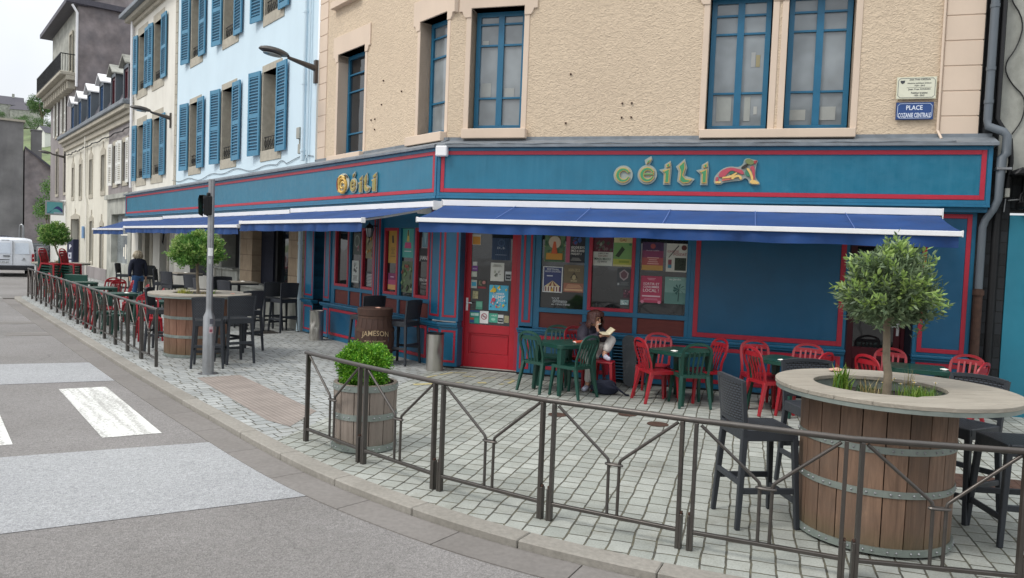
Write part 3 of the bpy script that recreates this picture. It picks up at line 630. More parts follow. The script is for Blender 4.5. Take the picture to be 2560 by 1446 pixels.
# --- tall grey house -------------------------------------------------------
th = empty('tall_house', FB(38.7, -.5, 0), ANG_B, 'tall grey house with a bare stained gable and an iron balcony on stone brackets', 'house')
tw = [(42.4, 43.3, 8.3, 10.5), (45.3, 46.2, 8.3, 10.6), (45.0, 45.8, 4.6, 7.3), (41.9, 42.7, 4.6, 7.2), (40.3, 41.1, 11.6, 13.7)]
m = M(MT['greywall'], FB); wall(m, 38.7, 48.4, 0, 11.1, tw[:4], -.5, .35); m.add([(38.7, -.5, 0), (38.7, -13, 0), (38.7, -13, 14), (38.7, -9, 16.2), (38.7, -4, 16.6), (38.7, -.5, 15.0)], [(0, 1, 2, 3, 4, 5)]); m.mi[-1] = 0
m.done('wall', th)
m = M(MT['mauvewall'], FB); m.add([(38.69, -.55, 7), (38.69, -13, 7), (38.69, -13, 14), (38.69, -9, 16.2), (38.69, -4, 16.6), (38.69, -.55, 14.9)], [(0, 1, 2, 3, 4, 5)]); m.done('gable_render', th)
m = M(MT['plaster'], FB); wall(m, 38.9, 48.3, 11.2, 15.0, [tw[4]], -.55, .3); m.done('attic_wall', th)
for a, b, c, e in tw:
    w_ = pane_window(th, FB, a+.02, b-.02, c+.02, e-.02, -.8, MT['dark'], MT['darkglass'], rows=[(c+e)/2], fw_=.05)
    m = M(MT['granite'], FB); m.frame(a-.14, b+.14, c-.16, e+.16, .14, -.52, -.45, .16, .16); m.done('stone_surround', w_)
    if c > 8 and c < 9:
        shutter(w_, FB, a, .42, c-.05, e+.05, -1, -.44, 0, ('whitewood', 'granite')); shutter(w_, FB, b, .42, c-.05, e+.05, 1, -.44, 0, ('whitewood', 'granite'))
m = M(MT['granite'], FB); m.box(38.7, 48.6, -.5, .35, 11.0, 11.2); m.box(38.7, 48.5, -.5, .05, 10.75, 11.0)
for k in range(14): m.prism([(39.0+k*.7, 10.75), (39.25+k*.7, 10.75), (39.25+k*.7, 10.3), (39.0+k*.7, 10.3)], -.5, -.05)
bal = m.done('balcony', th, bevel=.03)
m = M(MT['black'], FB); m.box(38.75, 48.5, .28, .32, 12.15, 12.2); m.box(38.75, 48.5, .28, .32, 11.25, 11.28); m.box(38.75, 38.79, -.5, .3, 12.15, 12.2)
for k in range(76): m.box(38.76+k*.13, 38.785+k*.13, .29, .31, 11.25, 12.15)
for k in range(6): m.box(38.76, 38.785, -.45+k*.13, -.43+k*.13, 11.25, 12.15)
m.done('railing', bal)
m = M(MT['slate'], FB); m.box(38.5, 49.0, -1.0, .1, 14.95, 15.2); m.add([(38.5, .1, 15.2), (49, .1, 15.2), (49, -4.2, 17), (38.5, -4.2, 17)], [(0, 1, 2, 3)]); m.box(38.45, 38.65, -4, .1, 15.0, 15.3); m.done('roof', th)
m = M(MT['awnw'], FB); m.tube([(38.55, -.2, 14.9), (38.55, -.45, 14.5), (38.55, -.45, 10.4)], .07, 8); m.done('drainpipe', th, smooth=50)
m = M(MT['whitewood'], FB); m.box(38.9, 47.5, -.5, -.3, 3.9, 4.1); m.box(38.9, 47.5, -.5, -.42, .1, 3.9); m.done('shop_front', th, bevel=.02)
# --- neighbour on the right ------------------------------------------------
nh = empty('plaster_house', FA(8.1, -.1, 0), ANG_A, 'mottled grey plaster house with a turquoise door at the right edge', 'house')
m = M(MT['plaster'], FA); m.box(8.02, 13, -1, -.12, 3.35, 12); m.done('wall', nh)
m = M(MT['blackstone'], FA); m.box(7.98, 8.38, -.6, .0, 0, 3.36); m.box(8.38, 13, -.8, -.05, 2.86, 3.35); m.box(8.0, 8.2, -.3, -.06, 3.3, 6.5); m.done('painted_stone_pier', nh, bevel=.02)
m = M(pm('turquoise_paint', '#1d7187', .5, var=.08, vs=2, stain=.1), FA); m.box(8.38, 13, -.55, .0, .0, 2.78); dr = m.done('door', nh)
m = M(MT['galv'], FA); m.box(8.62, 8.95, 0, .012, 1.55, 1.85); m.done('letter_plate', dr, bevel=.004)
m = M(MT['black'], FA); m.box(8.45, 9.6, -.05, .3, 2.86, 2.96); m.box(8.5, 9.6, -.05, .06, 2.96, 3.3); m.prism([(8.3, 3.3), (9.6, 3.32), (9.6, 3.42), (8.38, 3.4)], -.05, .32)
ln = m.done('shutter_box', nh, bevel=.02)
# ------------------------------------------------------------ the pub: upper walls, shopfront
def FBr(x, d, z): return FB(-x, d, z)
pub = empty('pub_building', C0, ANG_A, 'beige roughcast corner house with a teal and red pub front wrapping round its ground floor', 'pub')
EO = 6.03
hA = [(.37, 1.29, 4.03, EO), (4.23, 5.14, 3.98, EO), (5.36, 6.28, 3.98, EO)]; hB = [(.13, 1.0, 4.0, EO), (3.08, 4.28, 3.90, EO)]
m = M(MT['roughcast'], FA); wall(m, .015, 7.45, 3.8, 9.5, hA, -.05, .27); m.done('roughcast_wall', pub)
m = M(MT['roughcast'], FB); wall(m, .015, 4.85, 3.8, 9.5, hB, -.05, .27); m.done('roughcast_wall', pub)
m = M(MT['smooth'], FA)
z = 3.80
while z < 9: m.box(7.45, 7.93, -.3, -.035, z+.008, z+.34); z += .348
m.box(7.44, 7.92, -.3, -.045, 3.8, 9.3); m.done('quoins', pub, bevel=.004)
m = M(MT['smooth'], FB); z = 3.80
while z < 9: m.box(4.84, 5.25, -.3, -.035, z+.008, z+.34); z += .348
m.box(4.85, 5.24, -.3, -.045, 3.8, 9.3); m.done('quoins', pub, bevel=.004)
def upper_window(fr, a, b, c, e, rows, mull, sill, flip=0):
    w_ = pane_window(pub, fr, a+.02, b-.02, c+.03, e-.01, -.27, MT['teal_d'], MT['upglass'] if not flip else MT['darkglass'], rows=rows, mull=mull, fw_=.075)
    m = M(MT['teal_d'], fr); m.box(a+.02, b-.02, -.34, -.24, c+.03, c+.10); m.done('drip_rail', w_, bevel=.006)
    m = M(MT['smooth'], fr)
    m.box(a-.09, a, -.30, -.036, c, e); m.box(b, b+.09, -.30, -.036, c, e)
    m.prism([(a-.22, e-.05), (a-.16, e-.05), (a-.14, e-.11), (a-.11, e-.15), (a, e-.15), (a, e), (b, e), (b, e-.15), (b+.11, e-.15), (b+.14, e-.11), (b+.16, e-.05), (b+.22, e-.05), (b+.22, e+.38), (a-.22, e+.38)], -.30, -.022)
    m.done('lintel', w_, bevel=.006)
    if sill:
        m = M(MT['smooth'], fr); m.box(sill[0], sill[1], -.3, .09, sill[2], sill[3]); m.box(sill[0]-.03, sill[1]+.03, -.3, -.038, sill[2]-.1, sill[2]); m.done('sill', w_, bevel=.008)
    return w_
upper_window(FA, *hA[0], [5.82, 5.47, 4.59], 1, (.3, 1.41, 3.87, 4.03))
upper_window(FA, *hA[1], [5.76, 5.48, 4.58], 1, (4.16, 6.35, 3.85, 3.98)); w_ = upper_window(FA, *hA[2], [5.76, 5.48, 4.58], 1, None)
upper_window(FB, *hB[0], [5.75, 5.4, 4.6], 0, (.05, 1.22, 3.84, 4.0)); upper_window(FB, *hB[1], [5.62, 5.26, 4.38], 0, (2.98, 4.48, 3.80, 3.9), 1)
m = M(MT['smooth'], FB); m.box(3.3, 4.5, -.2, .08, 7.0, 7.14); m.done('sill', pub, bevel=.006)
# things seen behind the upper panes
def inwin(fr, parts, d=-.296):
    for x0, x1, z0, z1, c in parts:
        m = M(pc(c), fr); m.box(x0, x1, d, d+.004, z0, z1); yield m
for fr, parts in ((FA, [(4.38, 4.60, 4.16, 4.54, '#979b97'), (4.79, 4.88, 4.16, 4.54, '#979b97'), (4.93, 4.98, 4.26, 4.38, '#a9aca8'), (4.86, 4.92, 4.98, 5.2, '#9da09f'), (4.93, 4.99, 4.98, 5.16, '#948c6c'), (5.45, 5.68, 4.16, 4.32, '#999b96'), (5.88, 6.1, 4.16, 4.36, '#999c98'), (.5, .67, 4.62, 4.85, '#969a98'), (.5, .6, 5.48, 5.56, '#a5a8a4'), (.9, 1.08, 4.6, 4.76, '#969a98')]),):
    for x0, x1, z0, z1, c in parts: m = M(pc(c), fr); m.box(x0, x1, -.297, -.292, z0, z1); m.done('paper', w_)
# zinc flashing on the fascia
for fr, a, b in ((FA, -.06, 8.12), (FB, -.06, 22.95)):
    m = M(MT['zinc'], fr); m.prism([(0, 0)]*0 or [(a, 3.70), (b, 3.70), (b, 3.74), (a, 3.74)], -.04, .27)
    m.add([(a, .27, 3.74), (b, .27, 3.74), (b, -.03, 3.86), (a, -.03, 3.86)], [(0, 1, 2, 3)]); m.add([(b, .27, 3.70), (b, .27, 3.74), (b, -.03, 3.86), (b, -.03, 3.70)], [(0, 1, 2, 3)])
    m.box(a+.02, b-.02, -.035, -.01, 3.85, 3.90); m.done('zinc_flashing', pub)
def fascia(fr, a, b, r0, r1):
    m = M(MT['teal'], fr); m.box(a, b, -.04, .185, 2.90, 3.70); m.m(MT['red']).frame(r0, r1, 2.965, 3.645, .062, .185, .2)
    m.m(MT['teal_d']); m.frame(a, b, 2.90, 3.70, .055, .185, .205); m.box(a, b, -.04, .215, 2.865, 2.90); m.frame(r0+.062, r1-.062, 3.027, 3.583, .012, .185, .194)
    m.box(a, b, -.02, .12, 2.80, 2.865)
    return m.done('fascia_board', pub, bevel=.004)
fascia(FA, -.055, 8.07, .01, 8.0); fascia(FB, -.055, 22.8, .01, 22.68)
def pil(fr, a, b, z0, z1, d=0, bw=.035, ins=.035, name='pilaster', back=-.3):
    m = M(MT['teal_d'], fr); m.box(a, b, back, d, z0, z1); m.m(MT['red']).frame(a+ins, b-ins, z0+ins+.03, z1-ins-.01, bw, d, d+.007)
    m.m(MT['teal']).frame(a+ins+bw, b-ins-bw, z0+ins+.03+bw, z1-ins-.01-bw, .008, d, d+.004); return m.done(name, pub, bevel=.003)
def ledge(fr, a, b, d=.075):
    m = M(MT['teal_d'], fr); m.box(a, b, -.1, d, .735, .775); m.box(a+.005, b-.005, -.1, d-.025, .70, .735); m.done('ledge', pub, bevel=.008, seg=2)
def shopwin(fr, panes, z0, z1, x0, x1, woods):
    """panes: (a,b,red) glass openings"""
    m = M(MT['teal_d'], fr); m.box(x0, x1, -.09, -.01, z1, 2.9); m.box(x0, x1, -.09, -.012, z0-.075, z0)
    m.box(x0, x1, -.09, -.014, .775, .795)
    xs = [x0] + sum([[a, b] for a, b, r in panes], []) + [x1]
    for i in range(0, len(xs), 2):
        if xs[i+1]-xs[i] > .005: m.box(xs[i], xs[i+1], -.09, -.018, .795, z1)
    W_ = m.done('shop_window', pub, bevel=.003)
    for a, b, r in panes:
        if r:
            m = M(MT['red'], fr); m.frame(a, b, z0, z1, .055, -.08, -.006); m.done('sash', W_, bevel=.004)
        m = M(MT['shopglass'], fr); m.box(a-.01, b+.01, -.075, -.062, z0-.01, z1+.01); m.done('pane', W_)
        m = M(MT['mahog'], fr); m.box(a-.005, b+.005, -.07, -.045, .79, z0-.07); m.done('wood_panel', W_)
    return W_
# --- side facing the small square (A)
pil(FA, -.0, .33, .80, 2.86); pil(FA, -.0, .33, .03, .69); ledge(FA, -.02, .345)
pil(FA, 1.41, 1.63, .80, 2.86); pil(FA, 1.40, 1.63, .03, .69); m = M(MT['teal_d'], FA); m.box(1.63, 1.735, -.1, -.02, .775, 2.86); m.box(1.63, 1.735, -.1, -.015, 0, .7); m.done('post', pub)
ledge(FA, 1.385, 6.385); ledge(FA, 7.25, 7.98)
shopwin(FA, [(1.735, 2.46, 0), (2.53, 3.27, 1), (3.34, 4.07, 0)], 1.125, 2.5, 1.735, 4.13, None)
def redpanel(fr, a, b, z0, z1, bw, x0, x1, zz0, zz1, d=0, mat='tealp', name='panel'):
    m = M(MT['teal_d'], fr); m.box(x0, x1, -.2, d-.012, zz0, zz1); m.m(MT[mat]); m.box(a+bw, b-bw, -.1, d-.006, z0+bw, z1-bw); m.m(MT['red']); m.frame(a, b, z0, z1, bw, -.05, d+.004); return m.done(name, pub, bevel=.003)
redpanel(FA, 4.20, 6.335, .815, 2.68, .07, 4.13, 6.38, .775, 2.86)
redpanel(FA, 1.76, 2.93, .11, .665, .06, 1.735, 2.97, .0, .70, name='dado_panel')
redpanel(FA, 3.52, 6.33, .11, .665, .06, 3.46, 6.38, .0, .70, name='dado_panel')
m = M(MT['teal_d'], FA); m.box(4.6, 4.62, -.02, .0, .17, .6); m.box(4.6, 5.1, -.02, .0, .585, .6); m.done('hatch', pub)
m = M(MT['black'], FA); m.box(2.97, 3.46, -.16, -.14, 0, .6); m.m(MT['teal_d']); m.box(2.97, 3.46, -.2, -.01, .6, .70); m.m(MT['teal_d'])
for k in range(11): m.obox((3.215, -.05, .05+k*.05), .47, .05, .012, Matrix.Rotation(R(28), 3, 'X'))
m.done('vent_grille', pub)
redpanel(FA, 7.325, 7.925, .81, 2.78, .06, 7.255, 7.985, .775, 2.86); redpanel(FA, 7.325, 7.925, .11, .665, .06, 7.255, 7.985, 0, .70, name='dado_panel')
def rdoor(fr, a, b, d, la, lb, ga, gb, gz0, gz1, pz0, pz1, mf, ml, rec0, rec1, hside):
    m = M(MT[mf], fr); m.box(a, la, d-.05, d+.03, 0, 2.86); m.box(lb, b, d-.05, d+.03, 0, 2.86); m.box(la, lb, d-.05, d+.03, 2.62, 2.86)
    D_ = m.done('door', pub, bevel=.004)
    m = M(MT[ml], fr); m.frame(la+.004, lb-.004, .012, 2.61, .09, d-.04, d+.004, pz0, 2.61-gz1); m.box(la+.09, lb-.09, d-.04, d+.004, pz1, gz0); m.box(la+.09, lb-.09, d-.04, d-.014, pz0, pz1)
    m.frame(la+.11, lb-.11, pz0+.02, pz1-.02, .014, d-.014, d+.0); m.done('door_leaf', D_, bevel=.004)
    m = M(MT['shopglass'], fr); m.box(la+.08, lb-.08, d-.03, d-.012, gz0-.01, gz1+.01); m.done('door_glass', D_)
    x = la+.045 if hside < 0 else lb-.045
    m = M(MT['awnw'], fr); m.box(x-.018, x+.018, d+.004, d+.012, .98, 1.2); m.tube([(x, d+.01, 1.12), (x, d+.05, 1.12), (x-hside*.1, d+.05, 1.115)], .009, 6); m.done('handle', D_, smooth=40)
    m = M(MT['teal_d'] if mf == 'red' else MT['navy'], fr); m.box(rec0-.02, rec0, d-.06, -.012, 0, 2.86); m.box(rec1, rec1+.02, d-.06, -.012, 0, 2.86); m.box(rec0, rec1, d, -.05, 2.6, 2.86); m.done('reveal', D_)
    return D_
rdoor(FA, .30, 1.40, -.27, .345, 1.26, .42, 1.17, .75, 2.45, .24, .60, 'red', 'reddoor', .31, 1.39, -1)
rdoor(FA, 6.40, 7.25, -.5, 6.45, 7.2, 6.48, 7.0, .78, 2.3, .2, .6, 'maroon', 'maroon', 6.40, 7.25, 1)
# --- side facing the long street (B)
pil(FB, .0, .37, .80, 2.86); pil(FB, .0, .37, .03, .69); ledge(FB, -.02, 4.68); ledge(FB, 5.12, 5.72)
shopwin(FB, [(.42, .90, 1), (.97, 1.43, 0), (1.50, 2.02, 1)], 1.13, 2.38, .37, 2.07, None)
shopwin(FB, [(2.42, 2.93, 1), (2.98, 3.45, 0), (3.50, 4.14, 1)], 1.16, 2.38, 2.38, 4.2, None)
m = M(MT['teal_d'], FB); m.box(2.07, 2.38, -.1, .03, .775, 2.86); m.m(MT['red']); m.box(2.10, 2.15, .03, .04, .82, 2.82); m.box(2.29, 2.34, .03, .04, .82, 2.82); m.m(MT['maroon']); m.box(2.2, 2.24, .03, .038, .82, 2.82); m.done('pilaster', pub, bevel=.003)
m = M(MT['teal_d'], FB); m.box(4.2, 4.32, -.1, -.02, .775, 2.86); m.done('post', pub)
pil(FB, 4.32, 4.65, .80, 2.86); pil(FB, 4.36, 4.65, .03, .69); pil(FB, 5.17, 5.68, .80, 2.86); pil(FB, 5.17, 5.68, .03, .69)
redpanel(FB, .42, 2.2, .1, .665, .055, .37, 2.25, 0, .70, name='dado_panel'); redpanel(FB, 2.3, 2.95, .1, .665, .055, 2.25, 3.0, 0, .7, name='dado_panel'); redpanel(FB, 3.04, 4.33, .1, .665, .055, 3.0, 4.36, 0, .7, name='dado_panel')
rdoor(FB, 4.65, 5.17, -.3, 4.70, 5.14, 0, 0, .35, 2.4, .1, .25, 'maroon', 'maroon', 4.65, 5.17, 1)
m = M(MT['black'], FA); m.box(-.02, 6.38, -.05, .004, 0, .03); m.box(7.25, 7.99, -.05, .004, 0, .03); m.done('skirting', pub)
m = M(MT['plaster'], FA); m.box(.3, 1.4, -.32, .02, -.02, .012); m.done('door_step', pub, bevel=.004)
# body of the house above and behind so nothing is hollow from the side
m = M(MT['dark'], FA); m.box(.6, 7.4, -4, -.6, 0, 9); m.done('interior', pub)
for fr, x, z in ((FA, 2.1, 4.9), (FA, 2.95, 4.42), (FA, 3.1, 4.42), (FA, 2.95, 4.2), (FA, 3.1, 4.2), (FA, 2.05, 4.12), (FB, 2.3, 5.2), (FB, 2.35, 4.75), (FB, 2.6, 4.5), (FB, 2.75, 4.5), (FB, 2.6, 4.3), (FB, 1.6, 4.9)):
    m = M(MT['rust'], fr); m.box(x-.012, x+.012, -.06, -.028, z-.014, z+.012); m.done('wall_fixing', pub)
# --- cable clutter
m = M(MT['zinc'], FA); m.tube([(.1+i*.25, .26+.01*math.sin(i*1.3), 3.755+.008*math.sin(i*1.9)) for i in range(31)], .012, 5); m.done('cable', pub)
m = M(MT['smooth'], FA); m.tube([(7.42, -.02, 9), (7.42, -.02, 3.95), (7.46, .06, 3.82)], .02, 5); m.done('cable', pub)
cb = M(MT['zinc'], FB); cb.tube([(5.3+i*.11, .02, 3.95+.045*math.sin(i*.31)+.035*math.sin(i*.13+1)+(.10 if 14 < i < 20 else 0)*math.sin((i-14)*.6)) for i in range(105)], .009, 5); cb.done('overhead_cable', loc=FB(5.3, 0, 3.9), label='thin grey cable sagging along the foot of the pale blue wall above the shop fascia', cat='cable')

# ------------------------------------------------------------ awnings
def awning(fr, a, b, ca, cb, dbar, zb, zc, label, arm_at):
    o = empty('awning', fr(a, 0, zc), 0, label, 'awning', 'blue awnings pulled out under the fascia')
    m = M(MT['awnw'], fr); m.box(ca, cb, .16, .40, zc-.01, zc+.085); m.box(ca-.012, ca, .14, .41, zc-.06, zc+.09); m.box(cb, cb+.012, .14, .41, zc-.06, zc+.09); m.done('cassette', o, bevel=.02, seg=3)
    n = max(8, int((b-a)*4)); P = []; F = []
    for j in range(4):
        t = j/3; d = .36+(dbar-.36)*t
        for i in range(n+1):
            x = (ca+.03)+(cb-ca-.06)*i/n; x = x*(1-t)+(a+(b-a)*i/n)*t
            P.append((x, d, zc-.005+(zb+.03-zc)*t - .02*math.sin(math.pi*t) + .006*math.sin(i*2.3+j)))
    F = [(j*(n+1)+i, j*(n+1)+i+1, (j+1)*(n+1)+i+1, (j+1)*(n+1)+i) for j in range(3) for i in range(n)]
    m = M(MT['awning'], fr); m.add(P, F); f = m.done('fabric', o, smooth=70)
    sm = M(flat('pale_seam_%s' % len(bpy.data.materials), '#5f76ad', .8), fr); ns = int((b-a)/1.2)
    for k in range(1, ns):
        x = a+(b-a)*k/ns; sm.beam((x, .40, zc+.004), (x, dbar-.02, zb+.036), .008, .004)
    sm.done('seam', f)
    m = M(MT['awnw'], fr); m.box(a, b, dbar-.03, dbar+.035, zb-.035, zb+.03); m.box(a-.012, a, dbar-.04, dbar+.04, zb-.045, zb+.04); m.box(b, b+.012, dbar-.04, dbar+.04, zb-.045, zb+.04); m.done('front_bar', o, bevel=.012, seg=2)
    n = int((b-a)*10); P = []
    for j in range(4):
        for i in range(n+1):
            x = a+.02+(b-a-.05)*i/n; t = j/3
            P.append((x, dbar+.0+t*.03*math.sin(x*9.1+math.sin(x*3.7)*2)+t*.015*math.sin(x*23), zb-.03-.15*t-.006*t*math.sin(x*5)))
    m = M(MT['awning'], fr); m.add(P, [(j*(n+1)+i, j*(n+1)+i+1, (j+1)*(n+1)+i+1, (j+1)*(n+1)+i) for j in range(3) for i in range(n)]); m.done('valance', o, smooth=80)
    for x in arm_at:
        s_ = 1 if x < (a+b)/2 else -1
        m = M(MT['awnw'], fr); m.beam((x, .25, zc-.05), (x+s_*.12, .25+(dbar-.25)*.5, (zc+zb)/2-.05), .05, .04); m.beam((x+s_*.12, .25+(dbar-.25)*.5, (zc+zb)/2-.05), (x+s_*.02, dbar-.03, zb-.01), .045, .035); m.box(x-.06, x+.06, .05, .27, zc-.1, zc-.01); m.done('arm', o, bevel=.006)
    return o
awning(FA, .19, 7.45, .14, 7.46, 1.48, 2.445, 2.74, 'wide blue awning with a white front bar over the red door and the poster windows', (.5, 3.8, 7.1))
awning(FB, .0, 5.57, -.30, 5.56, 1.5, 2.425, 2.71, 'blue awning on the long street side nearest the corner, over the dark side door', (.35, 5.2))
awning(FB, 5.72, 16.6, 5.64, 16.3, 1.5, 2.35, 2.69, 'longest blue awning of the street side, behind the steel signal pole', (6.1, 11, 16.2))
awning(FB, 16.72, 21.86, 16.4, 22.2, 1.5, 2.29, 2.66, 'farthest and lowest blue awning at the left end of the fascia', (17.1, 21.5))
# ------------------------------------------------------------ signs, letters, plaques, posters
def letter(parent, fr, ch, x0, x1, z0, z1, d, gold='#b99a58', face='#3f8a5c', back='#929c95', g=.024):
    m = M(pc(back), fr)
    if ch in 'cé' : 
        zc, rz = (z0+min(z1, z0+.27))/2, .135+g*.6; cx = (x0+x1)/2
        m.prism([(cx+(x1-x0+2*g)/2*math.cos(a*math.pi/12), zc+rz*math.sin(a*math.pi/12)) for a in range(24)], d-.02, d)
        if ch == 'é': m.prism([(cx-.03, z0+.28), (cx-.05, z0+.36), (cx+.05, z1+.03), (cx+.07, z1-.03), (cx+.03, z0+.28)], d-.02, d)
    elif ch == 'l': m.prism([(x0-.01, z1-.1), (x0+.12, z1+.02), (x0+.16, z1-.12), (x0+.13, z0+.12), (x1+.02, z0+.07), (x1-.05, z0-.02), (x0+.1, z0-.03), (x0+.02, z0+.03), (x0+.03, z1-.17)], d-.02, d)
    else: m.prism([(x0+.05, z0-.02), (x1, z0-.02), (x1+.01, z1-.08), (x1-.01, z1+.02), (x0+.06, z1-.04), (x0+.06, z1-.1), (x0-.02, z1-.12), (x0+.05, z1-.18)], d-.02, d)
    def glyph(mat, k, y0, y1):
        m.m(pc(mat)); q = k
        if ch in 'cé':
            cx = (x0+x1)/2; zc = (z0+min(z1, z0+.27))/2; ro, ri = .118-q, .062+q*.7; n = 22; a0, a1 = (.42, 5.95)
            P = [(cx+ro*math.cos(a0+(a1-a0)*i/n), zc+(ro)*math.sin(a0+(a1-a0)*i/n)) for i in range(n+1)]; Q = [(cx+.012+ri*math.cos(a0+(a1-a0)*i/n), zc+ri*math.sin(a0+(a1-a0)*i/n)) for i in range(n, -1, -1)]
            m.prism(P+Q, y0, y1)
            if ch == 'é':
                m.box(cx-.06+q, cx+.105-q, y0, y1, zc-.01+q*.5, zc+.022-q*.3); m.prism([(cx-.02+q, z0+.29+q), (cx+.0, z0+.345), (cx+.055-q, z1-.015-q), (cx+.04-q, z0+.33)], y0, y1)
                m.prism([(cx+.105-q, zc), (cx+.105-q, zc+.06), (cx+.07+q, zc+.05), (cx+.07+q, zc)], y0, y1)
        elif ch == 'l': m.prism([(x0+.03+q, z1-.1), (x0+.11, z1-.02-q), (x0+.135-q, z1-.12), (x0+.105-q, z0+.12), (x0+.14, z0+.075-q), (x1-.02-q*2, z0+.062-q), (x1-.07, z0+.012+q), (x0+.11, z0+q), (x0+.05+q, z0+.05), (x0+.06+q, z1-.17)], y0, y1)
        else:
            m.prism([(x0+.07+q, z0+.005+q), (x1-.015-q, z0+.005+q), (x1-.015-q, z1-.1-q), (x0+.03+q*2, z1-.135-q), (x0+.07+q, z1-.165-q)], y0, y1); m.prism([(x0+.09+q, z1-.09+q), (x1-.01-q, z1-.07), (x1-.015-q, z1-.01-q), (x0+.085+q, z1-.045)], y0, y1)
    glyph(gold, 0, d, d+.022); glyph(face, .0155, d+.02, d+.0255)
    return m.done('letter', parent, bevel=.002)
sA = empty('shop_sign', FA(3, .2, 3.1), ANG_A, 'green gold-edged letters and a red beast on the fascia above the wide awning', 'shop sign')
for ch, a, b, z0, z1 in (('c', 2.93, 3.18, 3.14, 3.39), ('é', 3.30, 3.55, 3.14, 3.53), ('i', 3.62, 3.78, 3.145, 3.47), ('l', 3.86, 4.12, 3.145, 3.50), ('i', 4.17, 4.33, 3.145, 3.465)): letter(sA, FA, ch, a, b, z0, z1, .215)
def chk(P, n=2):
    for _ in range(n):
        Q = []
        for i in range(len(P)): a, b = P[i], P[(i+1) % len(P)]; Q += [(a[0]*.75+b[0]*.25, a[1]*.75+b[1]*.25), (a[0]*.25+b[0]*.75, a[1]*.25+b[1]*.75)]
        P = Q
    return P
def bz(P): P = chk(P); return [(4.42+(x-1720)/710*.66, 3.53-(y-90)/435*.40) for x, y in P]
m = M(pc('#929c95'), FA)
m.prism(bz([(1715, 520), (1720, 400), (1770, 330), (1850, 255), (1960, 220), (2090, 240), (2160, 185), (2165, 110), (2230, 90), (2300, 115), (2395, 130), (2355, 195), (2350, 410), (2425, 480), (2425, 525), (2265, 515), (2245, 430), (2190, 405), (2150, 455), (2040, 460), (1855, 490), (1840, 522)]), .205, .215)
for c, P, h in (('#b04a58', [(1780, 400), (1800, 320), (1880, 265), (1970, 240), (2080, 262), (2165, 292), (2180, 372), (2040, 302), (1960, 292), (1890, 385), (1860, 400)], .235),
    ('#b04a58', [(1740, 470), (1745, 400), (1790, 395), (1785, 470)], .232), ('#d9b56c', [(1735, 500), (1745, 465), (1835, 470), (1830, 500)], .238),
    ('#d9b56c', [(1845, 420), (1850, 395), (1960, 385), (2060, 320), (2080, 335), (1990, 410), (1860, 425)], .242), ('#d9b56c', [(1990, 395), (2080, 355), (2145, 385), (2150, 440), (2110, 430), (2110, 395), (2050, 400), (2010, 440), (1985, 430)], .242),
    ('#c06a5c', [(1845, 470), (1850, 428), (1990, 415), (1990, 440), (1880, 455)], .236), ('#2f6a58', [(1945, 355), (1965, 300), (2040, 312), (2000, 350)], .24),
    ('#2e2a22', [(2110, 258), (2190, 185), (2245, 190), (2190, 262)], .236), ('#3e7d63', [(2190, 300), (2225, 270), (2290, 340), (2285, 395), (2200, 375)], .236),
    ('#d9b56c', [(2205, 262), (2240, 250), (2300, 330), (2330, 445), (2290, 445), (2270, 350)], .243), ('#b04a58', [(2250, 240), (2335, 200), (2345, 445), (2315, 445), (2305, 300)], .238),
    ('#d9b56c', [(2270, 500), (2280, 440), (2340, 440), (2412, 480), (2405, 510)], .243), ('#6f7a4c', [(2180, 140), (2205, 110), (2250, 103), (2310, 135), (2325, 180), (2280, 205), (2215, 185)], .243),
    ('#a03c3c', [(2300, 135), (2385, 128), (2345, 160), (2365, 165), (2325, 190)], .24)): m.m(pc(c)); m.prism(bz(P), .215, h)
m.done('beast_emblem', sA, bevel=.003)
sB = empty('shop_sign', FB(3, .2, 3.1), ANG_B, 'gold letters with an ornate capital on the fascia left of the corner', 'shop sign')
for ch, a, b, z0, z1 in (('é', -3.05, -2.79, 3.07, 3.45), ('i', -2.72, -2.54, 3.06, 3.37), ('l', -2.49, -2.22, 3.07, 3.41), ('i', -2.18, -1.98, 3.06, 3.40)): letter(sB, FBr, ch, a, b, z0, z1, .215, face='#8a8a55')
m = M(pc('#aeb6ae'), FBr); cx = -3.38
m.prism([(cx+.27*math.cos(a*math.pi/10), 3.27+.20*math.sin(a*math.pi/10)) for a in range(20)], .2, .215)
m.m(pc('#caa24e')); m.tube([(cx-.13+.012*math.sin(i*.9), .235, 3.09+i*.038) for i in range(9)], .03, 6)
m.tube([(cx+.02+.155*math.cos(t_), .238, 3.22+.14*math.sin(t_)) for t_ in [-2.7+i*.36 for i in range(17)]], .03, 6)
m.m(pc('#e0c070')); m.tube([(cx+.02+(.095-.005*i)*math.cos(t_), .242, 3.215+(.09-.005*i)*math.sin(t_)) for i, t_ in enumerate([.5+i*.5 for i in range(12)])], .017, 6); m.tube([(cx-.12+i*.05, .24, 3.40+.02*math.sin(i)) for i in range(6)], .02, 6)
m.m(pc('#7d3a34')); m.tube([(cx-.21-.035*math.sin(i*.5), .228, 3.13+i*.042) for i in range(7)], .016, 6)
m.m(pc('#5a4a34')); m.tube([(cx+.10+i*.025, .235, 3.41+.014*i-.004*i*i) for i in range(6)], .018, 6)
m.done('illuminated_capital', sB, bevel=.002)
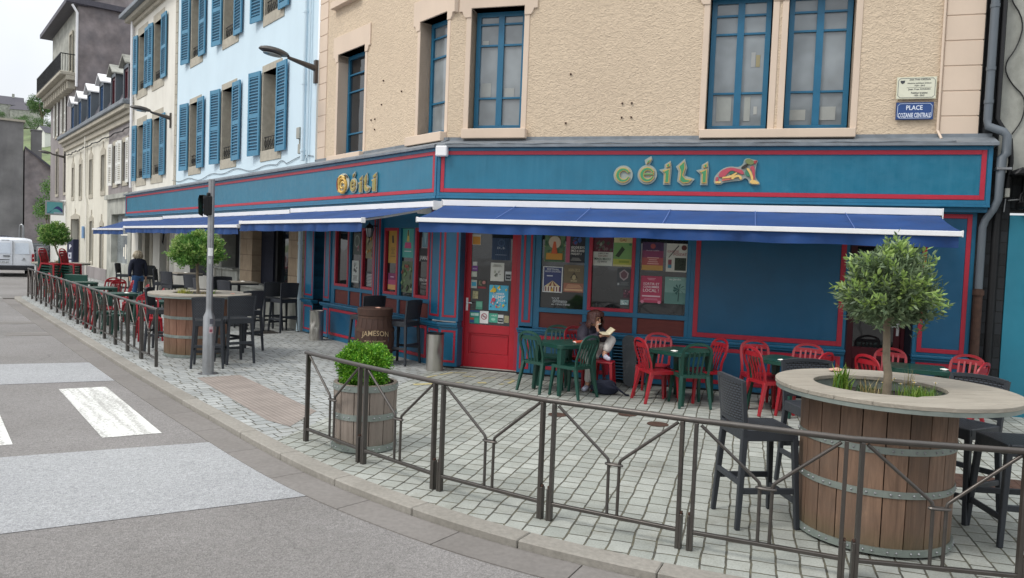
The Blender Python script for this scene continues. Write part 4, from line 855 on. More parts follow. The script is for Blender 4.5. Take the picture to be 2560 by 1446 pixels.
# street name plaques
def plaque(x0, x1, z0, z1, bgc, edge, ring, label, tilt=0):
    m = M(pc(edge), FA); m.box(x0, x1, -.02, .0, z0, z1); m.m(pc(bgc)); m.box(x0+.008, x1-.008, 0, .003, z0+.008, z1-.008)
    m.m(pc(ring)); c = .03; i = .02; w_ = .005
    pts = [(x0+i+c, z0+i), (x1-i-c, z0+i), (x1-i, z0+i+c), (x1-i, z1-i-c), (x1-i-c, z1-i), (x0+i+c, z1-i), (x0+i, z1-i-c), (x0+i, z0+i+c)]
    for k in range(8):
        a, b = pts[k], pts[(k+1) % 8]; m.beam((a[0], .004, a[1]), (b[0], .004, b[1]), w_, .003, ref=(0, 1, 0))
    return m
m = plaque(6.87, 7.35, 4.10, 4.345, '#24467f', '#2a3a66', '#c8d4e4', '')
m.m(pc('#dfe6f0')); m.text('PLACE', 7.0, 7.21, 4.235, 4.30, .004); m.text('COZANIE CENTRALE', 6.90, 7.32, 4.13, 4.195, .004)
m.done('street_sign', loc=FA(7.1, 0, 4.2), label='blue enamel street sign reading PLACE COZANIE CENTRALE', cat='street sign')
m = plaque(6.86, 7.37, 4.39, 4.70, '#d6d6c2', '#cfcbb2', '#55585c', '')
m.m(pc('#3a3d42')); m.text('Jean Yves COZAN', 7.02, 7.29, 4.645, 4.672, .004); m.text('Homme politique breton', 7.0, 7.3, 4.598, 4.62, .004); m.text('1939 - 2015', 7.09, 7.22, 4.566, 4.586, .004); m.box(6.99, 7.31, .003, .0045, 4.548, 4.551)
m.text('Jean Yves KOZAN', 7.01, 7.29, 4.51, 4.537, .004); m.text('Politiker breizhat', 7.05, 7.26, 4.463, 4.487, .004); m.text('1939 - 2015', 7.09, 7.22, 4.428, 4.45, .004)
m.prism([(6.905, 4.648), (6.965, 4.65), (6.96, 4.618), (6.935, 4.6), (6.91, 4.618)], .003, .005)
m.done('plaque', loc=FA(7.1, 0, 4.5), label='cream bilingual plaque to Jean Yves Cozan above the blue street sign', cat='plaque')
# posters
def poster(fr, x0, x1, z0, z1, d, bgc, items, label, name='poster', cat='poster', group=None, tilt=0):
    m = M(pc(bgc), fr); W_, H_ = x1-x0, z1-z0; m.box(x0, x1, d, d+.003, z0, z1); y = d+.003; n = 0
    for it in items:
        k = it[0]; n += 1; yy = y+.0007*n
        if k == 'r': m.m(pc(it[5])); m.box(x0+W_*it[1], x0+W_*it[2], y, yy, z0+H_*it[3], z0+H_*it[4])
        elif k == 't': m.m(pc(it[6])); m.text(it[1], x0+W_*it[2], x0+W_*it[3], z0+H_*it[4], z0+H_*it[5], yy, .001)
        elif k == 'e': m.m(pc(it[5])); m.prism([(x0+W_*(it[1]+it[3]*math.cos(a*math.pi/8)), z0+H_*it[2]+W_*it[4]*math.sin(a*math.pi/8)) for a in range(16)], y, yy)
        elif k == 'p': m.m(pc(it[2])); m.prism([(x0+W_*a, z0+H_*b) for a, b in it[1]], y, yy)
    return m.done(name, loc=fr((x0+x1)/2, d, z0), label=label, cat=cat, group=group)
dA_ = -.060; PG = 'posters in the pub windows'
def speck(n, c, x0, x1, z0, z1, s=.08, seed=1):
    r_ = random.Random(seed); out = []
    for _ in range(n):
        x, z, a, b = r_.uniform(x0, x1), r_.uniform(z0, z1), r_.uniform(.3, 1)*s, r_.uniform(.3, 1)*s; out.append(('p', [(x-a, z), (x, z-b*.8), (x+a, z+b*.2), (x+a*.2, z+b)], r_.choice(c)))
    return out
def lines(c, x0, x1, z0, z1, n): return [('r', x0+.04*(i % 3), x1-.05*((i*7) % 3), z0+(z1-z0)*i/n, z0+(z1-z0)*(i+.5)/n, c) for i in range(n)]
poster(FA, 1.78, 2.12, 1.88, 2.32, dA_, '#5f7d5a', speck(26, ['#3d5f46', '#86a06c', '#496f4f', '#7b5a38'], 0, .95, .3, .95, .1, 3) + [('e', .5, .72, .3, .3, '#c9b9a2'), ('r', .1, .9, .08, .32, '#c48a35'), ('p', [(.35, .3), (.65, .3), (.55, .75), (.45, .75)], '#c85a32'), ('r', .05, .95, .02, .07, '#3d5f46')], 'jungle green poster with an orange figure, top left of the left poster window', group=PG)
poster(FA, 2.14, 2.46, 1.88, 2.31, dA_, '#26282e', [('r', 0, .2, 0, 1, '#b3566d'), ('t', 'GROOVE BOYS', .26, .95, .52, .62, '#e6e2da'), ('t', 'EMEZI & DAVID', .26, .95, .40, .49, '#e6e2da'), ('t', 'PASQUET 3', .26, .8, .28, .37, '#e6e2da')] + lines('#9a9894', .26, .8, .08, .2, 3) + speck(8, ['#35548c', '#7a2f4a', '#48628f'], .3, .9, .7, .92, .12, 5), 'black gig poster reading GROOVE BOYS with a pink edge strip', group=PG)
poster(FA, 1.77, 2.10, 1.38, 1.80, dA_, '#dedfdc', [('r', .05, .95, .035, .97, '#36406e'), ('t', 'FESTIVAL', .2, .82, .86, .93, '#dcdcd8'), ('t', 'BREIZH DISORDER', .12, .9, .78, .84, '#c9cbd2'), ('r', .2, .5, .62, .66, '#c9cbd2'), ('p', [(.12, .24), (.5, .46), (.88, .24)], '#c9b58a'), ('p', [(.3, .24), (.5, .46), (.42, .24)], '#7a3a34'), ('p', [(.58, .24), (.5, .46), (.7, .24)], '#7a3a34'), ('r', .1, .9, .04, .24, '#e0d6bf')] + [('r', .14+.14*i, .2+.14*i, .04, .22, '#6b3040') for i in range(6)] + [('p', [(.42, .04), (.5, .2), (.58, .04)], '#d6ab3a')], 'white-bordered circus tent poster reading FESTIVAL', group=PG)
poster(FA, 2.12, 2.46, 1.40, 1.84, dA_, '#6f6148', [('t', 'URBAN CIRCUS', .22, .78, .76, .87, '#a99a74'), ('p', [(.3, .5), (.5, .75), (.7, .5), (.5, .58)], '#3d3527'), ('e', .5, .55, .09, .12, '#a99a74'), ('t', '09.2023', .35, .65, .38, .45, '#c0b28c'), ('r', 0, 1, 0, .33, '#9a6450'), ('r', .06, .94, .05, .12, '#c9a27c')] + lines('#c9a27c', .12, .9, .16, .3, 3), 'brown poster with a winged emblem and a terracotta foot, left poster window', group=PG)
m = M(pc('#b9bcbc'), FA); m.text('TOUT', 1.93, 2.06, 1.262, 1.30, dA_+.002, .001); m.text('commence', 1.95, 2.19, 1.215, 1.255, dA_+.002, .001); m.text('en FINISTÈRE', 1.93, 2.24, 1.175, 1.21, dA_+.002, .001)
m.done('window_lettering', loc=FA(2.1, dA_, 1.2), label='white vinyl slogan TOUT commence en FINISTÈRE low on the left window', cat='lettering')
poster(FA, 2.59, 2.905, 1.85, 2.32, dA_, '#cdd0c6', [('r', 0, 1, .47, 1, '#5a2333')] + speck(14, ['#4e5a4a', '#8d9182', '#3a3f38', '#7a5a5c'], .1, .9, .52, .8, .12, 8) + [('t', 'SAMEDI 25 MAI', .25, .78, .40, .44, '#3a3f38'), ('t', 'DON GARO', .26, .74, .30, .37, '#8d6a5c'), ('t', 'MIAOU MIAOU', .08, .9, .19, .27, '#25513c'), ('t', 'DJ BAKO', .25, .72, .09, .17, '#3d3d3d')], 'half photo half white gig poster reading MIAOU MIAOU in the red sash', group=PG)
poster(FA, 2.915, 3.215, 1.85, 2.32, dA_, '#d0c893', [('r', 0, 1, .06, .8, '#78a562'), ('r', 0, 1, .06, .25, '#b3b74f'), ('p', [(.1, .35), (.3, .3), (.6, .58), (.45, .68)], '#2f3f27'), ('t', 'GAI', .3, .65, .84, .95, '#a0623c'), ('e', .88, .75, .07, .07, '#3f7a4a'), ('r', .3, .85, .12, .2, '#8a9a3a')], 'green and yellow poster with a dark guitar shape in the red sash', group=PG)
poster(FA, 2.99, 3.205, 1.53, 1.82, dA_, '#4a4e50', [('p', [(.15, .75), (.5, .95), (.85, .75), (.8, .5), (.5, .32), (.2, .5)], '#a89a9c'), ('p', [(.25, .72), (.5, .88), (.75, .72), (.7, .53), (.5, .42), (.3, .53)], '#6a4a52'), ('r', .05, .18, .08, .2, '#b9bcbc')] + lines('#7a7e80', .22, .9, .08, .28, 4), 'dark grey sheet with a pinkish crest beneath the green guitar poster', group=PG)
poster(FA, 3.10, 3.212, 1.35, 1.49, dA_, '#4f3540', speck(8, ['#9a5a6c', '#c9c0c2', '#39262e'], .1, .85, .1, .85, .18, 4), 'small wine red sticker low in the red sash', 'sticker', 'sticker'); poster(FA, 3.06, 3.19, 1.24, 1.32, dA_, '#9fb9b6', speck(7, ['#5f8a86', '#e0e6e2', '#3e5a58'], .1, .85, .2, .8, .16, 6), 'small pale green sticker at the foot of the red sash', 'sticker', 'sticker')
poster(FA, 3.37, 3.70, 1.81, 2.25, dA_, '#4a3054', [('r', 0, 1, .0, .3, '#c79a54'), ('r', 0, 1, .18, .52, '#b35a58'), ('r', 0, 1, .45, .7, '#8a3f62'), ('e', .5, .86, .12, .12, '#a04a4c'), ('t', 'MUSIQUE A QUIMPER', .2, .8, .68, .72, '#c8b8c4')] + lines('#d9a7a2', .25, .8, .22, .5, 4), 'purple to orange gradient poster at the top of the right poster window', group=PG)
poster(FA, 3.745, 4.065, 1.80, 2.24, dA_, '#cfcfc4', [('r', .42, .96, .05, .5, '#2f3a2c'), ('r', .1, .27, .13, .43, '#8a4a52'), ('r', .1, .27, .13, .25, '#4a8aa0'), ('e', .84, .86, .13, .13, '#6a2f2c'), ('t', 'CHLOÉ', .05, .6, .68, .78, '#b07a7c'), ('t', 'POIZAT', .35, .98, .57, .67, '#b07a7c'), ('p', [(.1, .5), (.14, .5), (.6, .92), (.56, .94)], '#4a4a48')] + speck(10, ['#44563c', '#222c20'], .48, .9, .1, .45, .08, 2), 'white exhibition poster reading CHLOÉ POIZAT with a dark picture', group=PG)
poster(FA, 3.37, 3.70, 1.30, 1.72, dA_, '#b8405f', [('t', 'SORTIR ET', .12, .88, .66, .75, '#ecdfe0'), ('t', 'CONSOMMER', .12, .88, .55, .63, '#ecdfe0'), ('t', 'LOCAL !', .12, .86, .40, .52, '#ecdfe0'), ('r', .08, .94, .22, .27, '#e0c0c8'), ('r', .3, .7, .9, .92, '#dfa9b6'), ('r', .35, .65, .85, .87, '#dfa9b6'), ('e', .9, .03, .08, .08, '#d98aa0'), ('e', .1, .03, .08, .08, '#d98aa0')] + lines('#d98aa0', .15, .85, .1, .18, 2), 'bright pink poster reading SORTIR ET CONSOMMER LOCAL', group=PG)
poster(FA, 3.745, 4.07, 1.30, 1.72, dA_, '#7fa39a', [('r', 0, 1, .0, .42, '#5f8880'), ('t', 'au Jardin', .2, .75, .86, .95, '#dfe8e2'), ('p', [(.62, .1), (.68, .1), (.7, .55), (.66, .55)], '#2f544e')] + [('p', [(.68, .56), (.68+.3*math.cos(a), .56+.2*math.sin(a)), (.68+.26*math.cos(a+.3), .52+.2*math.sin(a+.3))], '#33605a') for a in (0, .6, 1.3, 2.0, 2.7, 3.3, 4.0, 5.4)], 'sea green poster with a palm tree reading au Jardin', group=PG)
# door stickers and posters
dD = -.278
poster(FA, .44, .595, 2.11, 2.29, dD, '#c4c0b4', [('r', .05, .95, .05, .8, '#c98a2e')], 'orange picture card in the top left corner of the red door glass')
poster(FA, .80, 1.13, 1.87, 2.24, dD, '#233a56', [('t', 'DUB', .3, .7, .5, .6, '#b8c2cc'), ('e', .5, .78, .2, .2, '#3d5675'), ('e', .5, .78, .13, .13, '#233a56'), ('r', .2, .8, .22, .25, '#8a97a8')] + [('r', .05+.1*i, .07+.1*i, .0, 1, '#2c496c') for i in range(9)], 'dark blue striped poster reading DUB high in the red door glass')
poster(FA, .79, 1.03, 1.51, 1.82, dD, '#cfcfc6', speck(10, ['#7a7d72', '#a5a898', '#62665c'], .3, .75, .2, .6, .1, 9) + lines('#9b9b92', .15, .85, .78, .92, 3), 'white sheet with a small grey drawing on the red door glass')
poster(FA, 1.055, 1.16, 1.53, 1.68, dD, '#c8cccb', [('r', .08, .92, .1, .68, '#22282b'), ('t', 'tous', .2, .8, .3, .5, '#d8dada')], 'small black and white card at the right of the white drawing on the door')
poster(FA, .78, 1.12, 1.01, 1.44, dD, '#4fb0cf', [('t', 'SUMMER', .2, .8, .62, .70, '#e8dfe0'), ('t', "KEMP'", .18, .82, .47, .60, '#f0ece6'), ('t', '2024', .45, .85, .36, .45, '#f0ece6')] + speck(16, ['#e2c23c', '#35689a', '#d04e62', '#e8ece6', '#2c4c7c', '#e58a9a'], .1, .88, .12, .34, .07, 11) + speck(10, ['#e2c23c', '#35689a', '#e8ece6'], .1, .9, .74, .94, .08, 12) + [('e', .25, .8, .12, .12, '#d8b53a'), ('e', .25, .42, .1, .1, '#cf4a5e')], 'turquoise poster reading SUMMER KEMP 2024 on the red door')
poster(FA, .46, .545, 1.755, 1.825, dD, '#bdbdb6', [('e', .5, .5, .4, .4, '#d4d4ce')], 'round pale sticker highest on the left of the door glass', 'sticker', 'sticker')
poster(FA, .45, .555, 1.665, 1.752, dD, '#7a3f8c', [('t', 'ANGELA', .12, .88, .35, .6, '#e6dcea')], 'purple sticker reading ANGELA on the door glass', 'sticker', 'sticker')
poster(FA, .445, .545, 1.565, 1.655, dD, '#bcbfb2', [('e', .5, .5, .35, .35, '#cfd2c4')], 'square pale sticker under the purple one on the door', 'sticker', 'sticker')
poster(FA, .445, .55, 1.37, 1.51, dD, '#b5bcb4', [('r', .1, .9, .25, .75, '#3f9cb8')], 'white sticker with a cyan band on the left of the door glass', 'sticker', 'sticker')
poster(FA, .565, .715, 1.37, 1.52, dD, '#33312b', [('r', 0, 1, 0, .22, '#8a2a34'), ('t', 'KL', .15, .5, .35, .9, '#8a8a68'), ('e', .75, .7, .2, .2, '#a8706a')], 'dark sticker with a red foot beside the cyan one', 'sticker', 'sticker')
poster(FA, .48, .58, 1.19, 1.32, dD, '#a39d76', speck(6, ['#6b6648', '#c4be98'], .1, .9, .1, .9, .15, 3), 'torn beige sticker above the door handle level', 'sticker', 'sticker')
poster(FA, .545, .665, 1.01, 1.15, dD, '#4a9078', [('r', .1, .9, .3, .9, '#6aa890')], 'plain green sticker beside the door handle', 'sticker', 'sticker')
poster(FA, .44, .62, .765, .985, dD, '#2f8a7a', [('r', .0, 1, .88, 1, '#24508a'), ('r', .12, .5, .6, .8, '#b8d6cc'), ('r', .52, .9, .6, .8, '#b8d6cc'), ('r', .05, .45, .28, .45, '#b8452e'), ('r', .05, .45, .05, .25, '#2a4a8c'), ('r', .5, .95, .05, .4, '#3fa58a')], 'green and blue payment card sticker at the bottom left of the door glass', 'sticker', 'sticker')
o_ = poster(FA, .625, .78, .775, .985, dD, '#e6e4e2', [('e', .5, .56, .36, .36, '#a03a4a'), ('e', .5, .56, .28, .28, '#dcd8d6'), ('p', [(.2, .7), (.26, .76), (.8, .42), (.74, .36)], '#a03a4a'), ('r', .3, .7, .53, .57, '#555555')], 'white no smoking notice at the bottom of the door glass', 'sticker', 'sticker')
poster(FA, .79, .945, .80, .955, dD, '#4aa58c', [('e', .5, .35, .25, .15, '#9ad0bc'), ('t', 'club', .3, .9, .7, .85, '#e0eee8')], 'light green square sticker right of the no smoking notice', 'sticker', 'sticker')
poster(FA, .95, 1.05, .795, .94, dD, '#d2d4d2', [('r', .05, .95, .1, .62, '#1e2224'), ('t', 'resto', .15, .85, .3, .48, '#d8dada')], 'black and white sticker low on the door beside the green square', 'sticker', 'sticker')
poster(FA, 1.065, 1.145, .81, .93, dD, '#a8a07a', speck(5, ['#6b6648', '#c9c4a2'], .1, .9, .1, .9, .15, 7), 'small torn beige sticker at the bottom right of the door glass', 'sticker', 'sticker')
# side street windows
poster(FBr, -1.93, -1.6, 1.72, 2.33, dA_, '#b8903c', [('p', [(.4, .62), (.6, .62), (.55, .85), (.35, .85)], '#3a3226'), ('r', .25, .8, .2, .22, '#7a5f28')] + lines('#8a6f34', .3, .7, .28, .5, 5), 'tall yellow poster with a small black figure, side street window', group=PG)
poster(FBr, -1.42, -1.02, 1.84, 2.37, dA_, '#4fa79c', [('p', [(.38, .55), (.62, .55), (.55, .95), (.45, .95)], '#d8c060'), ('r', .46, .54, .75, .95, '#2a2e34'), ('p', [(.2, .32), (.8, .32), (.75, .52), (.25, .52)], '#c84f7c'), ('r', .2, .8, .2, .23, '#cfe0dc')], 'turquoise poster with a pink and yellow figure, side street window', group=PG)
poster(FBr, -1.92, -1.6, 1.22, 1.53, dA_, '#7a2a5c', [('r', 0, 1, 0, .35, '#c99a5c'), ('r', 0, 1, .3, .6, '#a8446a'), ('r', .3, .7, .75, .8, '#cdb0c4')], 'magenta to orange poster below the tall yellow one', group=PG)
poster(FBr, -1.41, -1.02, 1.2, 1.77, dA_, '#5a6a4e', speck(24, ['#2e4a34', '#a8a284', '#6f8a5c', '#3c3a30', '#8a4a3c'], 0.05, .9, .1, .9, .12, 15) + [('t', 'NA', .35, .7, .78, .9, '#b04a4a')], 'dark green leafy poster below the turquoise one', group=PG)
poster(FBr, -.82, -.48, 1.78, 2.02, dA_, '#2b2f33', [('t', 'JAMAIT', .05, .98, .05, .45, '#c8c8c4')], 'black poster with the white name JAMAIT beside the corner', group=PG)
poster(FBr, -.73, -.53, 2.04, 2.36, dA_, '#6a8c98', [('p', [(.1, 1), (.9, 1), (.5, .1)], '#8fb3bb'), ('r', .2, .8, .8, .86, '#3f6a90')], 'blue grey pennant-shaped card above the JAMAIT poster', group=PG)
poster(FBr, -.80, -.48, 1.36, 1.5, dA_, '#1e2022', [('t', 'VEN 31 MAI', .05, .95, .5, .9, '#c8c8c4'), ('t', 'concert', .25, .8, .12, .38, '#a8a8a4')], 'black strip reading VEN 31 MAI below the JAMAIT poster', group=PG)
poster(FBr, -3.42, -3.12, 1.27, 1.72, dA_, '#b9bdb8', speck(9, ['#4a4e4c', '#8a8e8a'], .3, .7, .5, .85, .12, 21) + lines('#6a6e6c', .2, .8, .1, .35, 4), 'pale grey notice with a drawing in the far side window', group=PG)
poster(FBr, -3.38, -3.08, 1.84, 2.28, dA_, '#4f5650', [('e', .5, .62, .36, .42, '#8f958c'), ('e', .5, .62, .28, .34, '#565e56')] + speck(5, ['#a8556a', '#8f958c'], .5, .8, .2, .4, .1, 22), 'dark poster with a pale oval arch in the far side window', group=PG)
poster(FBr, -2.84, -2.5, 1.78, 2.30, dA_, '#8a8464', speck(16, ['#5a5a40', '#b88a3a', '#b8b498', '#4a4e4c'], .05, .9, .1, .9, .13, 24), 'tan and orange mottled poster behind the wall lantern', group=PG)
poster(FBr, -2.8, -2.5, 1.2, 1.52, dA_, '#3a3f42', lines('#b4b8b8', .1, .95, .1, .9, 9), 'dark notice with many white lines in the far side window', group=PG)
for i, (z, s, c, lab) in enumerate(((2.15, .05, '#8d9496', 'small square sticker highest on the dark side door'), (1.92, .075, '#8f979a', 'large pale notice on the dark side door'), (1.72, .05, '#6f7678', 'second square sticker from the top of the dark side door'), (1.36, .045, '#8a9092', 'pale square sticker halfway down the dark side door'), (1.25, .05, '#6f787a', 'wide grey sticker under the middle of the dark side door'), (1.12, .055, '#9aa0a2', 'round white no entry sticker on the dark side door'), (.98, .05, '#7f8688', 'round grey sticker below the no entry sticker'), (.83, .07, '#8fb0b4', 'framed pale blue sticker lowest on the dark side door'))):
    poster(FBr, -4.93-s, -4.93+s, z-s, z+s*(1.5 if i == 1 else 1), -.312, c, [('r', .15, .85, .15, .85, '#6d7678' if i != 5 else '#c9cccc')], lab, 'sticker', 'sticker')
# meter box, camera, lanterns, lamps, pipes
m = M(MT['awnw'], FA); m.box(-.06, .14, .2, .3, 3.55, 3.72); m.done('junction_box', loc=FA(0, .2, 3.6), bevel=.015, label='small white junction box on the corner of the fascia', cat='box')
m = M(MT['plaster'], FB); m.box(5.92, 6.1, 0, .1, 4.42, 4.68); m.box(5.9, 6.04, 0, .08, 4.08, 4.3); m.tube([(6.0, .05, 4.42), (6.0, .05, 4.3)], .02, 6); m.done('meter_box', loc=FB(6, 0, 4.4), bevel=.012, label='pair of grey cable boxes on the pale blue wall above the fascia', cat='box')
def lantern(fr, x, z, d, label):
    o = empty('wall_lantern', fr(x, 0, z), 0, label, 'lantern')
    m = M(MT['black'], fr); m.box(x-.015, x+.015, 0, d, z+.2, z+.22); m.box(x-.03, x+.03, 0, .02, z+.1, z+.26); m.lathe([(.01, 0), (.02, .02), (.05, .03)], n=6); m.v[-18:] = [Vector((x+p.x, d+p.y, z-.03+p.z)) for p in m.v[-18:]]
    n = len(m.v); m.lathe([(.085, 0), (.06, .05), (.015, .09), (.01, .12)], n=6); m.v[n:] = [Vector((x+p.x, d+p.y, z+.16+p.z)) for p in m.v[n:]]
    for k in range(6): a = k*math.pi/3; m.beam((x+.05*math.cos(a), d+.05*math.sin(a), z), (x+.08*math.cos(a), d+.08*math.sin(a), z+.16), .007, .007)
    m.done('frame', o); m = M(MT['upglass'], fr); m.lathe([(.046, .0), (.076, .16)], n=6); m.v = [Vector((x+p.x, d+p.y, z+p.z)) for p in m.v]; m.done('glass', o)
lantern(FB, 2.23, 2.2, .2, 'black coach lantern between the two groups of side windows')
m = M(MT['black'], FB); cx_, cz_ = 17.3, 1.95
m.tube([(cx_, .12, cz_+.5), (cx_, .12, cz_+.2), (cx_+.12, .12, cz_-.05), (cx_, .12, cz_-.15), (cx_-.12, .12, cz_-.05), (cx_, .12, cz_+.2)], .03, 6); m.tube([(cx_, 0, cz_+.5), (cx_, .12, cz_+.5)], .02, 6)
m.done('wall_lantern', loc=FB(17.3, 0, 1.9), smooth=40, label='drop-shaped black wall lantern beside the walking woman', cat='lantern')
def street_lamp(fr, x, z, label):
    o = empty('street_lamp', fr(x, 0, z), 0, label, 'street lamp', 'street lamps fixed to the house fronts')
    m = M(MT['gunmetal'], fr); m.box(x-.05, x+.05, -.03, .05, z-.35, z+.16); m.done('bracket', o, bevel=.01)
    m = M(MT['gunmetal'], fr); m.tube([(x, .03, z-.02), (x, .66, z+.1)], [.07, .035], 10); m.done('arm', o, smooth=40)
    m = M(MT['gunmetal'], fr); P = []; n = 20
    prof = [(0, -.012), (.55, -.03), (.88, -.01), (1, .015), (.9, .06), (.6, .095), (0, .115)]
    for k, (r, zz) in enumerate(prof): P += [(x+.17*r*math.cos(2*math.pi*i/n), .96+.34*r*math.sin(2*math.pi*i/n), z+.14+zz+.03*r*math.sin(2*math.pi*i/n)) for i in range(n)]
    F = [(k*n+i, k*n+(i+1) % n, (k+1)*n+(i+1) % n, (k+1)*n+i) for k in range(len(prof)-1) for i in range(n)]
    m.add(P, F); m.done('lamp_head', o, smooth=50)
    m = M(MT['upglass'], fr); P = [(x+.12*math.cos(2*math.pi*i/n), 1.0+.2*math.sin(2*math.pi*i/n), z+.105+.02*math.sin(2*math.pi*i/n)) for i in range(n)]; P2 = [(a, b, c-.018) for a, b, c in P]
    m.add(P+P2, [tuple(range(n)), tuple(range(n, 2*n))] + [(i, (i+1) % n, n+(i+1) % n, n+i) for i in range(n)]); m.done('lens', o)
street_lamp(FB, 5.3, 5.93, 'nearest street lamp, on the edge of the beige corner house'); street_lamp(FB, 17.06, 6.16, 'second street lamp, where the blue house meets the cream house'); street_lamp(FB, 39.1, 6.45, 'farthest street lamp, where the low house meets the tall grey house')
m = M(MT['bluewall'], FB); m.tube([(5.72, .09, 9.3), (5.72, .09, 3.9)], .05, 10); m.tube([(5.55, .06, 9.3), (5.55, .06, 3.95)], .02, 6)
for z in (4.1, 5.6, 7.2): m.tube([(5.72, .09, z), (5.72, .09, z+.05)], .06, 10)
m.done('drainpipe', loc=FB(5.7, .09, 3.9), smooth=40, label='pale blue drainpipe running down the edge of the blue house', cat='drainpipe')
m = M(MT['pipeb'], FB); m.tube([(5.79, .06, 2.85), (5.79, .06, .02)], .05, 10)
for z in (2.0, .75): m.tube([(5.79, .06, z), (5.79, .06, z+.06)], .058, 10)
m.done('drainpipe', loc=FB(5.79, .06, 0), smooth=40, label='pale green drainpipe between the stone pier and the dark side door', cat='drainpipe')
o = empty('drainpipe', FA(8.05, .1, 0), ANG_A, 'grey plastic drainpipe bending round the fascia down to a rusty iron foot', 'drainpipe')
m = M(MT['pvc'], FA); m.tube([(8.02, .03, 9), (8.02, .03, 4.08), (8.03, .04, 3.99), (8.2, .12, 3.9), (8.24, .14, 3.84), (8.24, .14, 3.6), (8.19, .15, 3.55), (8.18, .15, 2.98), (8.14, .13, 2.86), (8.06, .08, 2.7), (8.04, .06, 2.6), (8.04, .06, 1.75)], [.055]*5+[.062]*2+[.05]*5, 12)
for z in (4.3, 4.75, 5.6): m.tube([(8.02, .03, z), (8.02, .03, z+.05)], .062, 12)
m.done('upper_pipe', o, smooth=50)
m = M(MT['galv'], FA); m.box(8.12, 8.3, .08, .22, 3.38, 3.41); m.done('clamp', o)
m = M(MT['rust'], FA); m.tube([(8.04, .06, 1.75), (8.04, .06, .75), (8.04, .06, .7), (8.04, .06, .0)], [.058, .058, .064, .06], 12); m.tube([(8.04, .06, 1.66), (8.04, .06, 1.73)], .075, 12); m.tube([(8.04, .06, .62), (8.04, .06, .72)], .08, 12); m.done('iron_foot', o, smooth=50)
m = M(MT['black'], FA); m.tube([(8.14, .0, 9), (8.14, .0, 4.1), (8.3, .06, 3.8), (8.33, .05, 3.5), (8.3, .03, 3.1)], .035, 8); m.tube([(8.22, -.02, 2.8), (8.22, -.02, .02)], .06, 10); m.done('service_pipe', loc=FA(8.2, 0, 0), smooth=50, label='black cable duct and pipe beside the grey drainpipe', cat='pipe')
m = M(MT['black'], FA); m.tube(sm([(8.15, -.08, 6.2), (8.2, -.1, 5.8), (8.42, -.1, 5.45), (8.36, -.1, 5.1), (8.2, -.1, 4.85), (8.3, -.1, 4.6), (8.5, -.1, 4.4), (8.48, -.1, 4.1), (8.36, -.1, 3.9)]), .009, 5); m.done('cable', loc=FA(8.2, 0, 4), label='thin black cable looping down the mottled plaster wall', cat='cable')
o = empty('gate_light', FA(8.3, .1, 3), 0, 'small box light on a stalk beside the coil of black cable', 'light'); m = M(MT['plaster'], FA); m.box(8.27, 8.33, .0, .1, 3.02, 3.14); m.done('housing', o, bevel=.006)
m = M(MT['galv'], FA); m.tube([(8.3, .03, 3.0), (8.29, .03, 2.82)], .01, 6); m.tube([(8.33, .03, 2.98), (8.55, .03, 3.0)], .01, 6); m.done('stalk', o)
m = M(MT['black'], FA)
for k in range(6): m.tube([(8.6+.04*math.sin(k*2.3)+(.05+.012*k)*math.cos(a), .06+.02*k/3+.02*math.sin(a*2), 2.98+(.1+.01*k)*math.sin(a)) for a in [i*math.pi/6 for i in range(12)]], .012, 5, closed=True)
m.done('cable_coil', loc=FA(8.6, .1, 2.9), label='coil of black cable hanging under the roller shutter box', cat='cable')
# ------------------------------------------------------------ railings
def rail_proto():
    """one bay of length 1 along +x, built once"""
    o = empty('railing')
    m = M(MT['gunmetal']); m.tube([(-.005, 0, .905), (1.0, 0, .905)], .021, 12); m.done('top_rail', o, smooth=40)
    m = M(MT['gunmetal']); m.box(.03, .97, -.017, .017, .115, .14); m.done('bottom_rail', o, bevel=.003)
    for x in (.045, .955):
        m = M(MT['gunmetal']); m.box(x-.012, x+.012, -.022, .022, .0, .89); s_ = -1 if x < .5 else 1
        m.box(*sorted((x+s_*.012, x+s_*.028)), -.024, .024, 0, .245); m.m(MT['rust']).box(*sorted((x+s_*.012, x+s_*.026)), -.014, .014, .245, .262); m.done('post', o, bevel=.0025)
    for s_ in (-1, 1):
        m = M(MT['gunmetal']); m.tube([(.5+s_*.425, 0, .875), (.5+s_*.06, 0, .555), (.5+s_*.045, 0, .54), (.5+s_*.038, 0, .515), (.5+s_*.036, 0, .14)], .0115, 8); m.done('brace', o, smooth=50)
    m = M(MT['gunmetal']); m.tube([(.5+.058*math.cos(a), .016*math.sin(a), .505) for a in [i*math.pi/8 for i in range(16)]], .010, 6, closed=True); m.box(.452, .548, -.008, .008, .498, .512); m.done('collar', o, smooth=50)
    return o
RP = rail_proto(); first = [True]
def bay(a, b, label, group):
    a, b = Vector((*a, 0)), Vector((*b, 0)); o = RP if first[0] else copy_tree(RP); first[0] = False
    o.location = a; o.rotation_euler = (0, 0, math.atan2((b-a).y, (b-a).x)); o.scale = ((b-a).length, 1, 1); o['label'] = label; o['category'] = 'railing'; o['group'] = group
g = 'railing bays round the paved corner'
near = [((-2.07, 7.73), (-1.34, 6.985), 'end railing bay at the left of the barrel with the round box bush'), ((-1.34, 6.985), (-.57, 6.275), 'railing bay right in front of the barrel with the round box bush'), ((-.57, 6.275), (.31, 5.67), 'railing bay just right of the box bush barrel'),
    ((.31, 5.67), (1.255, 5.185), 'middle railing bay, before the tall dark stool on its right'), ((1.255, 5.185), (2.21, 4.785), 'railing bay in front of the near tall stool beside the big barrel'), ((2.21, 4.785), (3.24, 4.62), 'railing bay in front of the big round barrel table'), ((3.24, 4.62), (4.24, 4.6), 'railing bay cut off by the right edge of the photo')]
for a, b, l in near: bay(a, b, l, g)
